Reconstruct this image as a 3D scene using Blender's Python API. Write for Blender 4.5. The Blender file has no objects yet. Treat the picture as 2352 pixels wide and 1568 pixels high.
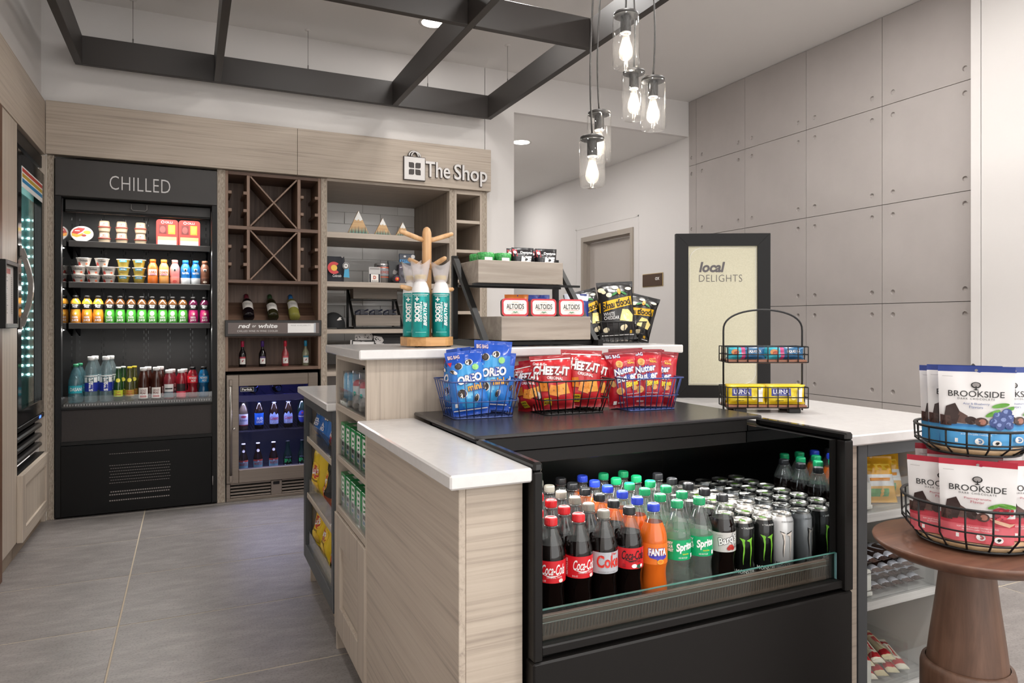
import bpy, bmesh, math, random
from mathutils import Vector, Matrix, noise
from mathutils.geometry import tessellate_polygon

# ------------------------------------------------------------------ camera, world, exposure
SC = bpy.context.scene
COL = SC.collection
PI = math.pi
cam_data = bpy.data.cameras.new('camera')
cam_data.lens = 24.457
cam_data.sensor_width = 36.0
cam_data.shift_y = -44.85 / 2352
cam_data.clip_start = 0.05
cam = bpy.data.objects.new('camera', cam_data)
cam.location = (0, 0, 1.22)
cam.rotation_euler = (PI / 2, 0, math.radians(-24.908))
COL.objects.link(cam)
SC.camera = cam
SC.view_settings.view_transform = 'Standard'
SC.view_settings.look = 'None'
SC.view_settings.gamma = 1.0
SC.view_settings.use_curve_mapping = False
SC.view_settings.exposure = 0.27
SC.cycles.use_denoising = True
SC.cycles.max_bounces = 6
SC.cycles.diffuse_bounces = 3
SC.cycles.glossy_bounces = 3
SC.cycles.transparent_max_bounces = 16
SC.cycles.use_adaptive_sampling = True
SC.cycles.adaptive_threshold = 0.08
SC.cycles.use_light_tree = False
SC.cycles.caustics_reflective = False
SC.cycles.caustics_refractive = False

world = bpy.data.worlds.new('lobby_daylight')
SC.world = world
world.use_nodes = True
bg = world.node_tree.nodes['Background']
bg.inputs[0].default_value = (1.0, 0.985, 0.965, 1)
bg.inputs[1].default_value = 2.0

DOWNLIGHT_W = 19.0


# ------------------------------------------------------------------ materials
def lin(h):
    h = h.lstrip('#')
    o = []
    for i in (0, 2, 4):
        c = int(h[i:i + 2], 16) / 255
        o.append(c / 12.92 if c <= 0.04045 else ((c + 0.055) / 1.055) ** 2.4)
    return (o[0], o[1], o[2], 1.0)


MATS = {}


def mat(name, col='#808080', rough=0.5, metal=0.0, emit=0.0, coat=0.0, spec=0.5):
    if name in MATS:
        return MATS[name]
    m = bpy.data.materials.new(name)
    m.use_nodes = True
    b = m.node_tree.nodes['Principled BSDF']
    b.inputs['Base Color'].default_value = lin(col)
    b.inputs['Roughness'].default_value = rough
    b.inputs['Metallic'].default_value = metal
    b.inputs['Specular IOR Level'].default_value = spec
    if coat:
        b.inputs['Coat Weight'].default_value = coat
        b.inputs['Coat Roughness'].default_value = 0.05
    if emit:
        b.inputs['Emission Color'].default_value = lin(col)
        b.inputs['Emission Strength'].default_value = emit
        m.cycles.emission_sampling = 'NONE'
    MATS[name] = m
    return m


def noisy(name, c1, c2, scale=(4, 4, 4), rough=0.5, detail=6, lo=0.35, hi=0.65, bump=0.0, c3=None, fine=0, metal=0.0, coat=0.0, dist=0.0):
    """two-tone noise material in object space, stretched by scale"""
    if name in MATS:
        return MATS[name]
    m = bpy.data.materials.new(name)
    m.use_nodes = True
    nt = m.node_tree
    b = nt.nodes['Principled BSDF']
    b.inputs['Roughness'].default_value = rough
    b.inputs['Metallic'].default_value = metal
    if coat:
        b.inputs['Coat Weight'].default_value = coat
    tc = nt.nodes.new('ShaderNodeTexCoord')
    mp = nt.nodes.new('ShaderNodeMapping')
    mp.inputs['Scale'].default_value = scale
    nt.links.new(tc.outputs['Object'], mp.inputs['Vector'])
    nz = nt.nodes.new('ShaderNodeTexNoise')
    nz.inputs['Scale'].default_value = 1.0
    nz.inputs['Detail'].default_value = detail
    nz.inputs['Roughness'].default_value = 0.62
    nz.inputs['Distortion'].default_value = dist
    nt.links.new(mp.outputs[0], nz.inputs['Vector'])
    rp = nt.nodes.new('ShaderNodeValToRGB')
    rp.color_ramp.elements[0].position = lo
    rp.color_ramp.elements[0].color = lin(c1)
    rp.color_ramp.elements[1].position = hi
    rp.color_ramp.elements[1].color = lin(c2)
    if c3:
        e = rp.color_ramp.elements.new((lo + hi) / 2)
        e.color = lin(c3)
    nt.links.new(nz.outputs['Fac'], rp.inputs[0])
    out = rp.outputs[0]
    if fine:
        n2 = nt.nodes.new('ShaderNodeTexNoise')
        n2.inputs['Scale'].default_value = fine
        n2.inputs['Detail'].default_value = 3
        nt.links.new(tc.outputs['Object'], n2.inputs['Vector'])
        mx = nt.nodes.new('ShaderNodeMix')
        mx.data_type = 'RGBA'
        mx.blend_type = 'MULTIPLY'
        mx.inputs[0].default_value = 0.55
        r2 = nt.nodes.new('ShaderNodeValToRGB')
        r2.color_ramp.elements[0].position = 0.34
        r2.color_ramp.elements[0].color = (0.55, 0.55, 0.55, 1)
        r2.color_ramp.elements[1].position = 0.5
        nt.links.new(n2.outputs['Fac'], r2.inputs[0])
        nt.links.new(out, mx.inputs[6])
        nt.links.new(r2.outputs[0], mx.inputs[7])
        out = mx.outputs[2]
    nt.links.new(out, b.inputs['Base Color'])
    if bump:
        bp = nt.nodes.new('ShaderNodeBump')
        bp.inputs['Strength'].default_value = bump
        bp.inputs['Distance'].default_value = 0.01
        nt.links.new(nz.outputs['Fac'], bp.inputs['Height'])
        nt.links.new(bp.outputs[0], b.inputs['Normal'])
    MATS[name] = m
    return m


def clear(name, tint='#ffffff', refl=1.0, rough=0.02, ior=1.45, opacity=0.0, ocol='#ffffff'):
    """thin clear sheet: transparent with a Fresnel gloss, optionally part diffuse"""
    if name in MATS:
        return MATS[name]
    m = bpy.data.materials.new(name)
    m.use_nodes = True
    nt = m.node_tree
    nt.nodes.clear()
    o = nt.nodes.new('ShaderNodeOutputMaterial')
    t = nt.nodes.new('ShaderNodeBsdfTransparent')
    t.inputs[0].default_value = lin(tint)
    g = nt.nodes.new('ShaderNodeBsdfGlossy')
    g.inputs['Roughness'].default_value = rough
    f = nt.nodes.new('ShaderNodeLayerWeight')
    f.inputs[0].default_value = 0.5
    pw = nt.nodes.new('ShaderNodeMath')
    pw.operation = 'POWER'
    pw.inputs[1].default_value = 4.0
    nt.links.new(f.outputs['Facing'], pw.inputs[0])
    mu = nt.nodes.new('ShaderNodeMath')
    mu.operation = 'MULTIPLY_ADD'
    mu.inputs[1].default_value = min(0.9, 0.75 * refl)
    mu.inputs[2].default_value = 0.045 * refl * (ior / 1.45)
    nt.links.new(pw.outputs[0], mu.inputs[0])
    mx = nt.nodes.new('ShaderNodeMixShader')
    nt.links.new(mu.outputs[0], mx.inputs[0])
    base = t.outputs[0]
    if opacity:
        d = nt.nodes.new('ShaderNodeBsdfDiffuse')
        d.inputs[0].default_value = lin(ocol)
        m2 = nt.nodes.new('ShaderNodeMixShader')
        m2.inputs[0].default_value = opacity
        nt.links.new(t.outputs[0], m2.inputs[1])
        nt.links.new(d.outputs[0], m2.inputs[2])
        base = m2.outputs[0]
    nt.links.new(base, mx.inputs[1])
    nt.links.new(g.outputs[0], mx.inputs[2])
    nt.links.new(mx.outputs[0], o.inputs[0])
    MATS[name] = m
    return m


def wood(name, axis, c1='#93867a', c2='#bdb0a1', c3='#b3a596', s=1.0, rough=0.5, along=1.5, across=85):
    sc = [across * s] * 3
    sc[axis] = along * s
    return noisy(name, c1, c2, tuple(sc), rough, 9, 0.26, 0.66, 0.04, c3, dist=0.5)


W_X = wood('laminate_grain_x', 0)
W_Y = wood('laminate_grain_y', 1)
W_Z = wood('laminate_grain_z', 2)
W_EDGE = noisy('laminate_rough_edge', '#86796c', '#b7aa9a', (150, 150, 45), 0.7, 4, 0.35, 0.62, 0.2)
W_LITE = mat('laminate_edge_band', '#c3b6a6', 0.5)
WAL = wood('walnut_grain_z', 2, '#4a352b', '#7d6352', '#664d3f', across=45)
WALX = wood('walnut_grain_x', 0, '#4a352b', '#7d6352', '#664d3f', across=45)
WALF = wood('walnut_face', 2, '#6f5646', '#8f7462', '#806655', across=60)
QUARTZ = noisy('white_quartz', '#d8d5d3', '#dddad8', (40, 40, 40), 0.13, 5)
BLACK = mat('black_powder_metal', '#131211', 0.45, spec=0.25)
BLACKG = mat('black_gloss', '#0d0d0d', 0.12)
CHAR = noisy('charcoal_panel', '#2b2725', '#322e2b', (3, 3, 3), 0.45)
STEEL = noisy('bronze_steel', '#857a70', '#8d8177', (2, 2, 160), 0.36, 3, metal=0.7)
WHITE = mat('white_print', '#f2f0ee', 0.45)
INK = mat('black_print', '#191716', 0.5)
GREYP = mat('grey_print', '#8b8784', 0.5)
GLASS = clear('clear_glass', '#f4fbf9')
ACRY = clear('acrylic_bin', '#fbfcfc', 0.9, 0.03, 1.49, 0.02, '#f0f0f0')
PET = clear('clear_bottle', '#eef2f1', 1.3, 0.05, 1.4, 0.10, '#dfe6e4')


# ------------------------------------------------------------------ mesh building
class MB:
    def __init__(self):
        self.v, self.f, self.mi, self.sm, self.mats = [], [], [], [], []
        self.M = Matrix.Identity(4)

    def slot(self, m):
        if m not in self.mats:
            self.mats.append(m)
        return self.mats.index(m)

    def add(self, vs, fs, m, smooth=False):
        o = len(self.v)
        self.v += [self.M @ Vector(p) for p in vs]
        k = self.slot(m)
        for f in fs:
            self.f.append([i + o for i in f])
            self.mi.append(k)
            self.sm.append(smooth)
        return self

    def box(self, x0, x1, y0, y1, z0, z1, m):
        vs = [(x, y, z) for x in (x0, x1) for y in (y0, y1) for z in (z0, z1)]
        return self.add(vs, [(0, 1, 3, 2), (4, 6, 7, 5), (0, 4, 5, 1), (2, 3, 7, 6), (0, 2, 6, 4), (1, 5, 7, 3)], m)

    def rbox(self, x0, x1, y0, y1, z0, z1, m, b=0.003):
        c = ((x0 + x1) / 2, (y0 + y1) / 2, (z0 + z1) / 2)
        h = (abs(x1 - x0) / 2, abs(y1 - y0) / 2, abs(z1 - z0) / 2)
        b = min(b, min(h) * 0.9)
        vs, ix = [], {}
        for sx in (-1, 1):
            for sy in (-1, 1):
                for sz in (-1, 1):
                    s = (sx, sy, sz)
                    for a in range(3):
                        ix[(s, a)] = len(vs)
                        vs.append(tuple(c[k] + s[k] * (h[k] - (0 if k == a else b)) for k in range(3)))
        fs = []
        for a in range(3):
            o1, o2 = [k for k in range(3) if k != a]
            for sa in (-1, 1):
                q = []
                for p, r in ((-1, -1), (1, -1), (1, 1), (-1, 1)):
                    s = [0, 0, 0]
                    s[a], s[o1], s[o2] = sa, p, r
                    q.append(ix[(tuple(s), a)])
                fs.append(q)
            for p in (-1, 1):
                for r in (-1, 1):
                    s0 = [0, 0, 0]
                    s0[o1], s0[o2] = p, r
                    sA, sB = list(s0), list(s0)
                    sA[a], sB[a] = -1, 1
                    sA, sB = tuple(sA), tuple(sB)
                    fs.append((ix[(sA, o1)], ix[(sB, o1)], ix[(sB, o2)], ix[(sA, o2)]))
        for sx in (-1, 1):
            for sy in (-1, 1):
                for sz in (-1, 1):
                    fs.append([ix[((sx, sy, sz), a)] for a in range(3)])
        return self.add(vs, fs, m)

    def lathe(self, prof, m, n=24, smooth=True, c=(0, 0, 0)):
        """prof: (r, z) points bottom to top; m: one material or one per segment"""
        vs, rings = [], []
        for r, z in prof:
            if r < 1e-6:
                rings.append([len(vs)])
                vs.append((c[0], c[1], c[2] + z))
            else:
                rings.append(list(range(len(vs), len(vs) + n)))
                vs += [(c[0] + r * math.cos(2 * PI * k / n), c[1] + r * math.sin(2 * PI * k / n), c[2] + z) for k in range(n)]
        o = len(self.v)
        self.v += [self.M @ Vector(p) for p in vs]
        for i in range(len(prof) - 1):
            mm = m[i] if isinstance(m, (list, tuple)) else m
            if mm is None:
                continue
            k = self.slot(mm)
            A, B = rings[i], rings[i + 1]
            if len(A) == 1 and len(B) == 1:
                continue
            for j in range(n):
                j2 = (j + 1) % n
                if len(A) == 1:
                    f = [A[0], B[j2], B[j]]
                elif len(B) == 1:
                    f = [A[j], A[j2], B[0]]
                else:
                    f = [A[j], A[j2], B[j2], B[j]]
                self.f.append([q + o for q in f])
                self.mi.append(k)
                self.sm.append(smooth)
        return self

    def tube(self, pts, r, m, n=6, closed=False, caps=True):
        pts = [Vector(p) for p in pts]
        N = len(pts)
        vs, up = [], None
        for i, p in enumerate(pts):
            a = pts[i - 1] if (i or closed) else p
            b = pts[(i + 1) % N] if (i < N - 1 or closed) else p
            t = (b - a)
            t = t.normalized() if t.length > 1e-9 else Vector((0, 0, 1))
            if up is None:
                up = Vector((0, 0, 1)) if abs(t.z) < 0.9 else Vector((1, 0, 0))
            s = t.cross(up)
            if s.length < 1e-6:
                s = t.cross(Vector((0, 1, 0.3)))
            s.normalize()
            w = s.cross(t).normalized()
            up = w
            rr = r[i] if isinstance(r, (list, tuple)) else r
            vs += [p + (s * math.cos(2 * PI * k / n) + w * math.sin(2 * PI * k / n)) * rr for k in range(n)]
        fs = []
        for i in range(N if closed else N - 1):
            a, b = i * n, ((i + 1) % N) * n
            fs += [(a + k, a + (k + 1) % n, b + (k + 1) % n, b + k) for k in range(n)]
        if caps and not closed:
            fs += [list(range(n)), list(range((N - 1) * n, N * n))]
        return self.add(vs, fs, m, True)

    def bar(self, p0, p1, w, h, m):
        """square bar between two points; w across, h the other way"""
        p0, p1 = Vector(p0), Vector(p1)
        t = (p1 - p0).normalized()
        up = Vector((0, 0, 1)) if abs(t.z) < 0.95 else Vector((0, 1, 0))
        s = t.cross(up).normalized()
        u = s.cross(t).normalized()
        vs = [p + s * a * w / 2 + u * b * h / 2 for p in (p0, p1) for a, b in ((-1, -1), (1, -1), (1, 1), (-1, 1))]
        return self.add(vs, [(0, 1, 2, 3), (4, 7, 6, 5), (0, 4, 5, 1), (1, 5, 6, 2), (2, 6, 7, 3), (3, 7, 4, 0)], m)

    def prism(self, poly, y0, y1, m, axis=1):
        """2D polygon (a, b) extruded along an axis: 1 -> (x, z) along y, 2 -> (x, y) along z, 0 -> (y, z) along x"""
        n = len(poly)

        def P(a, b, c):
            return (a, c, b) if axis == 1 else ((a, b, c) if axis == 2 else (c, a, b))
        vs = [P(a, b, y0) for a, b in poly] + [P(a, b, y1) for a, b in poly]
        fs = [list(range(n)), list(range(n, 2 * n))] + [(i, (i + 1) % n, n + (i + 1) % n, n + i) for i in range(n)]
        return self.add(vs, fs, m)

    def grid(self, fn, nu, nv, m, smooth=True, closed_u=False):
        """fn(i/nu, j/nv) -> point; m: material or function(u, v) of the cell centre"""
        vs = [fn(i / nu, j / nv) for j in range(nv + 1) for i in range(nu + 1)]
        o = len(self.v)
        self.v += [self.M @ Vector(p) for p in vs]
        for j in range(nv):
            for i in range(nu):
                a = j * (nu + 1) + i
                mm = m((i + 0.5) / nu, (j + 0.5) / nv) if callable(m) else m
                self.f.append([o + a, o + a + 1, o + a + nu + 2, o + a + nu + 1])
                self.mi.append(self.slot(mm))
                self.sm.append(smooth)
        return self

    def mesh(self, name, recalc=True):
        me = bpy.data.meshes.new(name)
        me.from_pydata([tuple(p) for p in self.v], [], self.f)
        for m in self.mats:
            me.materials.append(m)
        me.polygons.foreach_set('material_index', self.mi)
        me.polygons.foreach_set('use_smooth', self.sm)
        if recalc:
            bm = bmesh.new()
            bm.from_mesh(me)
            bmesh.ops.recalc_face_normals(bm, faces=bm.faces)
            bm.to_mesh(me)
            bm.free()
        me.update()
        return me

    def build(self, name, parent=None, label=None, cat=None, group=None, kind=None, loc=None, rot=0, recalc=True):
        o = bpy.data.objects.new(name, self.mesh(name, recalc))
        COL.objects.link(o)
        if parent:
            o.parent = parent
        if loc:
            o.location = loc
        if rot:
            o.rotation_euler = (0, 0, rot)
        return tag(o, label, cat, group, kind)


def tag(o, label=None, cat=None, group=None, kind=None):
    for k, v in (('label', label), ('category', cat), ('group', group), ('kind', kind)):
        if v:
            o[k] = v
    return o


def thing(name, label, cat, loc=(0, 0, 0), rot=0, group=None):
    o = bpy.data.objects.new(name, None)
    o.empty_display_size = 0.05
    COL.objects.link(o)
    o.location = loc
    o.rotation_euler = (0, 0, rot)
    return tag(o, label, cat, group)


def dup(root, loc, rot=None, label=None, group=None, scale=None):
    def cp(o, par):
        c = o.copy()
        COL.objects.link(c)
        if par:
            c.parent = par
        for ch in list(o.children):
            cp(ch, c)
        return c
    r = cp(root, None)
    r.location = loc
    if rot is not None:
        r.rotation_euler = rot if isinstance(rot, tuple) else (0, 0, rot)
    if label:
        r['label'] = label
    if group:
        r['group'] = group
    if scale:
        r.scale = scale
    return r


# ------------------------------------------------------------------ print: text and flat shapes on surfaces
_TXT = {}


def text2d(s, bold=0.0, shear=0.0, space=1.0):
    key = (s, bold, shear, space)
    if key not in _TXT:
        cu = bpy.data.curves.new('lettering', 'FONT')
        cu.body = s
        cu.offset = bold
        cu.shear = shear
        cu.space_character = space
        cu.resolution_u = 3
        cu.fill_mode = 'FRONT'
        ob = bpy.data.objects.new('lettering', cu)
        me = bpy.data.meshes.new_from_object(ob)
        vs = [(v.co.x, v.co.y) for v in me.vertices]
        fs = [list(p.vertices) for p in me.polygons]
        bpy.data.objects.remove(ob)
        bpy.data.curves.remove(cu)
        bpy.data.meshes.remove(me)
        x0, x1 = min(p[0] for p in vs), max(p[0] for p in vs)
        y0, y1 = min(p[1] for p in vs), max(p[1] for p in vs)
        _TXT[key] = ([((x - x0) / (x1 - x0) - 0.5, (y - y0) / (y1 - y0) - 0.5) for x, y in vs], fs, (x1 - x0) / (y1 - y0))
    return _TXT[key]


def T(s, x, z, w, h, m, bold=0.01, shear=0.0, rot=0.0, space=1.0):
    return ('t', s, x, z, w, h, m, bold, shear, rot, space)


def E(x, z, rx, rz, m, rot=0.0):
    return ('e', x, z, rx, rz, m, rot)


def R(x0, x1, z0, z1, m):
    return ('r', x0, x1, z0, z1, m)


def P(pts, m):
    return ('p', pts, m)


def add_print(mb, items, fmap, step=0.0004, off0=0.0006, cell=0.012, tstep=0.0):
    off = off0
    for it in items:
        off += max(step, tstep) if it[0] == 't' else step
        if it[0] == 't':
            _, s, x, z, w, h, m, bold, shear, rot, space = it
            vs, fs, _a = text2d(s, bold, shear, space)
            c, sn = math.cos(rot), math.sin(rot)
            pts = [(x + a * w * c - b * h * sn, z + a * w * sn + b * h * c) for a, b in vs]
            mb.add([fmap(p[0], p[1], off) for p in pts], fs, m)
        elif it[0] == 'e':
            _, x, z, rx, rz, m, rot = it
            c, sn = math.cos(rot), math.sin(rot)
            n, k = 20, max(1, min(4, int(max(rx, rz) / cell)))
            pts = [(x, z)]
            for q in range(1, k + 1):
                for j in range(n):
                    a, b = rx * q / k * math.cos(2 * PI * j / n), rz * q / k * math.sin(2 * PI * j / n)
                    pts.append((x + a * c - b * sn, z + a * sn + b * c))
            fs = [(0, 1 + j, 1 + (j + 1) % n) for j in range(n)]
            for q in range(k - 1):
                fs += [(1 + q * n + j, 1 + (q + 1) * n + j, 1 + (q + 1) * n + (j + 1) % n, 1 + q * n + (j + 1) % n) for j in range(n)]
            mb.add([fmap(p[0], p[1], off) for p in pts], fs, m)
        elif it[0] == 'r':
            _, x0, x1, z0, z1, m = it
            nu = max(1, min(14, int(abs(x1 - x0) / cell)))
            nv = max(1, min(14, int(abs(z1 - z0) / cell)))
            mb.grid(lambda u, v: fmap(x0 + (x1 - x0) * u, z0 + (z1 - z0) * v, off), nu, nv, m, False)
        else:
            _, pts, m = it
            tris = tessellate_polygon([[Vector((p[0], p[1], 0)) for p in pts]])
            pts, tris = list(pts), [list(t_) for t_ in tris]
            for _k in range(3):
                big = max(math.dist(pts[t_[i]], pts[t_[i - 1]]) for t_ in tris for i in range(3))
                if big < cell * 1.6:
                    break
                mid, nt_ = {}, []

                def md(a, b):
                    key = (min(a, b), max(a, b))
                    if key not in mid:
                        mid[key] = len(pts)
                        pts.append(((pts[a][0] + pts[b][0]) / 2, (pts[a][1] + pts[b][1]) / 2))
                    return mid[key]
                for a, b, c in tris:
                    x, y, z = md(a, b), md(b, c), md(c, a)
                    nt_ += [[a, x, z], [x, b, y], [z, y, c], [x, y, z]]
                tris = nt_
            mb.add([fmap(p[0], p[1], off) for p in pts], tris, m)


def flat_y(x0, y, z0):
    """print on a face looking along -y"""
    return lambda x, z, o: (x0 + x, y - o, z0 + z)


def prof_r(prof, z):
    for (r0, z0), (r1, z1) in zip(prof, prof[1:]):
        if z0 <= z <= z1 and z1 > z0:
            return r0 + (r1 - r0) * (z - z0) / (z1 - z0)
    return prof[-1][0]


def cyl_map(prof, turn=0.0):
    """print wrapped on a turned body, centred on its -y side"""
    def f(x, z, o):
        r = prof_r(prof, z) + o
        a = x / max(r, 0.005) + turn
        return (r * math.sin(a), -r * math.cos(a), z)
    return f


# ------------------------------------------------------------------ pillow bags and pouches
class Bag:
    def __init__(s, w, h, t, seal=0.07, seed=0, wr=0.0022, pouch=False):
        s.w, s.h, s.t, s.seal, s.seed, s.wr, s.pouch = w, h, t, seal, seed, wr, pouch

    def S(s, u, v, side):
        e = min(1.0, max(0.0, (min(v, 1 - v) - s.seal) / 0.22)) if not s.pouch else min(1.0, max(0.0, (1 - s.seal * 1.6 - v) / 0.8))
        p = math.sin(e * PI / 2) if not s.pouch else e ** 0.75
        W = s.w / 2 * (1 - 0.055 * p)
        T_ = s.t / 2 * p * max(0.0, 1 - abs(u) ** 2.4) ** 0.62 * (1.12 - 0.28 * v)
        q = Vector((u * 2.3 + s.seed * 3.1, v * 3.3 - s.seed, side * 0.7 + s.seed * 0.37))
        q2 = Vector((u * 6 + s.seed, v * 4 + s.seed * 1.7, side))
        n = (noise.noise(q) * 1.0 + noise.noise(q2) * 0.55) * s.wr * 2.2 * (0.35 + p)
        y = side * (T_ + max(0.0004, T_ * 0.02)) + n
        edge = (1 - abs(v - 0.5) * 2) * noise.noise(Vector((v * 7 + s.seed, 3.3, 0))) * 0.012
        return (u * W * (1 + edge), y, v * s.h)

    def fmap(s, x, z, o):
        v = min(1, max(0, z / s.h))
        u = max(-1, min(1, x / (s.w / 2 * 0.965)))
        a = s.S(u, v, -1)
        return (a[0], a[1] - o, a[2])

    def body(s, mb, front, back, nu=20, nv=28):
        mb.grid(lambda u, v: s.S(2 * u - 1, v, -1), nu, nv, front)
        mb.grid(lambda u, v: s.S(2 * u - 1, v, 1), nu, nv, back)


def make_bag(name, label, cat, bag, front, back, items, group=None):
    t = thing(name, label, cat, group=group)
    mb = MB()
    bag.body(mb, front, back)
    mb.build('film', t, recalc=False)
    if items:
        mb = MB()
        add_print(mb, items, bag.fmap, 0.00009, 0.0011, tstep=0.0004)
        mb.build('print', t, recalc=False)
    return t


def struct(mb, name, label=None, parent=None):
    return mb.build(name, parent, label, None, None, 'structure' if not parent else None)
# ------------------------------------------------------------------ room shell
CEIL = noisy('ceiling_paint', '#e6e3e0', '#eae7e4', (0.6, 0.6, 0.6), 0.8, 2)
PAINT = noisy('wall_paint', '#d9d5d2', '#ddd9d6', (0.6, 0.6, 0.6), 0.75, 2)
GROUT = mat('tan_grout', '#c3b5a0', 0.85)
TILE = noisy('grey_stone_tile', '#7b7572', '#99928f', (6, 16, 6), 0.42, 9, 0.30, 0.70, 0.02, '#898380', fine=120)
CONC = noisy('concrete_panel', '#a7a09c', '#b5aeaa', (1.1, 1.1, 1.1), 0.8, 8, 0.3, 0.7, 0.02)
CONCD = noisy('concrete_joint', '#5a5552', '#6a6562', (9, 9, 9), 0.9, 3)

f = MB().box(-2.7, 6.0, -2.4, 10.6, -0.05, -0.0015, GROUT)
floor = struct(f, 'floor', 'grey stone tile floor with pale tan grout lines')
tile_me = MB().rbox(-0.6068, 0.6068, -0.3053, 0.3053, -0.012, 0, TILE, 0.0012).mesh('tile')
for i in range(-2, 6):
    for j in range(-12, 9):
        o = bpy.data.objects.new('tile', tile_me)
        COL.objects.link(o)
        o.parent = floor
        o.location = (-0.258 + 0.61 + 1.22 * i, 5.05 + 0.3085 + 0.617 * j, 0)

struct(MB().box(-0.9, 4.4, -2.4, 5.15, 3.25, 3.33, CEIL), 'ceiling', 'smooth light grey painted ceiling above the shop')
struct(MB().box(2.36, 4.4, 5.19, 10.6, 2.93, 3.0, CEIL), 'ceiling_corridor', 'lower white ceiling of the corridor behind the shop')

w = MB()
w.box(-0.90, -0.83, -2.4, 3.93, 0, 3.25, PAINT)
w.box(-0.90, -0.83, 3.93, 5.2, 2.26, 3.25, PAINT)
struct(w, 'wall_left', 'shaded grey painted wall above the side fridge panel')
w = MB()
w.box(-0.90, 2.14, 5.13, 5.20, 2.26, 3.25, PAINT)
w.box(2.145, 2.40, 5.13, 6.2, 0, 3.25, PAINT)
w.box(-0.90, 2.145, 6.05, 6.2, 0, 2.26, PAINT)
w.box(-0.90, -0.80, 5.2, 6.05, 0, 2.26, PAINT)
w.box(-0.90, 2.145, 5.20, 6.2, 2.262, 2.32, PAINT)  # unseen lid, added to stop light leaking in over the cabinets
struct(w, 'wall_back', 'pale painted wall behind the wooden shop cabinets')
w = MB()
w.box(2.405, 4.30, 5.142, 5.19, 2.93, 3.25, PAINT)
struct(w, 'wall_header', 'painted header over the corridor opening')
w = MB()
w.box(2.36, 2.40, 6.2, 10.6, 0, 2.93, PAINT)
w.box(2.36, 4.3, 10.6, 10.7, 0, 2.93, PAINT)
struct(w, 'wall_corridor', 'painted far walls of the corridor')
w = MB()
# corridor wall with the door opening left free
w.box(4.19, 4.30, 5.14, 6.02, 0, 2.93, PAINT)
w.box(4.19, 4.30, 7.07, 10.6, 0, 2.93, PAINT)
w.box(4.19, 4.30, 6.02, 7.07, 2.205, 2.93, PAINT)
# shallow raised surround line
for (a, b, c, d) in ((5.93, 7.21, 2.305, 2.32), (5.93, 5.945, 0, 2.32), (7.195, 7.21, 0, 2.32)):
    w.box(4.186, 4.19, a, b, c, d, PAINT)
struct(w, 'wall_right', 'pale corridor wall around the taupe door')

# door in the corridor
TAUPE = mat('taupe_door_paint', '#a3998e', 0.5)
TAUPE2 = mat('taupe_door_leaf', '#b5ada6', 0.45)
d = MB()
d.box(4.262, 4.285, 6.085, 7.005, 0.01, 2.135, TAUPE2)
door = struct(d, 'door_1', 'taupe painted door in the corridor wall')
fr = MB()
fr.box(4.175, 4.29, 6.02, 6.07, 0, 2.205, TAUPE)
fr.box(4.175, 4.29, 7.02, 7.07, 0, 2.205, TAUPE)
fr.box(4.175, 4.29, 6.07, 7.02, 2.15, 2.205, TAUPE)
fr.box(4.225, 4.26, 6.07, 6.085, 0, 2.15, TAUPE)
fr.box(4.225, 4.26, 7.005, 7.02, 0, 2.15, TAUPE)
fr.box(4.225, 4.26, 6.085, 7.005, 2.135, 2.15, TAUPE)
fr.build('door_frame', door)
hd = MB()
hd.tube([(4.26, 6.15, 1.0), (4.22, 6.15, 1.0), (4.22, 6.26, 1.0)], 0.01, mat('brushed_lever', '#9a9894', 0.3, 1.0), 8)
hd.build('door_handle', door)

# room plaque by the door
pq = thing('door_plaque', 'dark brown room plaque with pale edge beside the corridor door', 'sign', (4.188, 5.69, 1.637))
MB().rbox(-0.012, 0, -0.16, 0.16, -0.06, 0.06, mat('plaque_brown', '#4a3527', 0.5), 0.004).build('plate', pq)
MB().rbox(-0.006, 0, -0.168, 0.168, -0.066, 0.066, mat('plaque_edge', '#b59c6b', 0.5), 0.003).build('edge_band', pq)
mb = MB()
add_print(mb, [T('ox', 0, 0, 0.07, 0.03, WHITE, 0.02)], lambda x, z, o: (-0.0125 - o, -0.09 - x, z + 0.01))
mb.build('lettering', pq, recalc=False)


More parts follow.
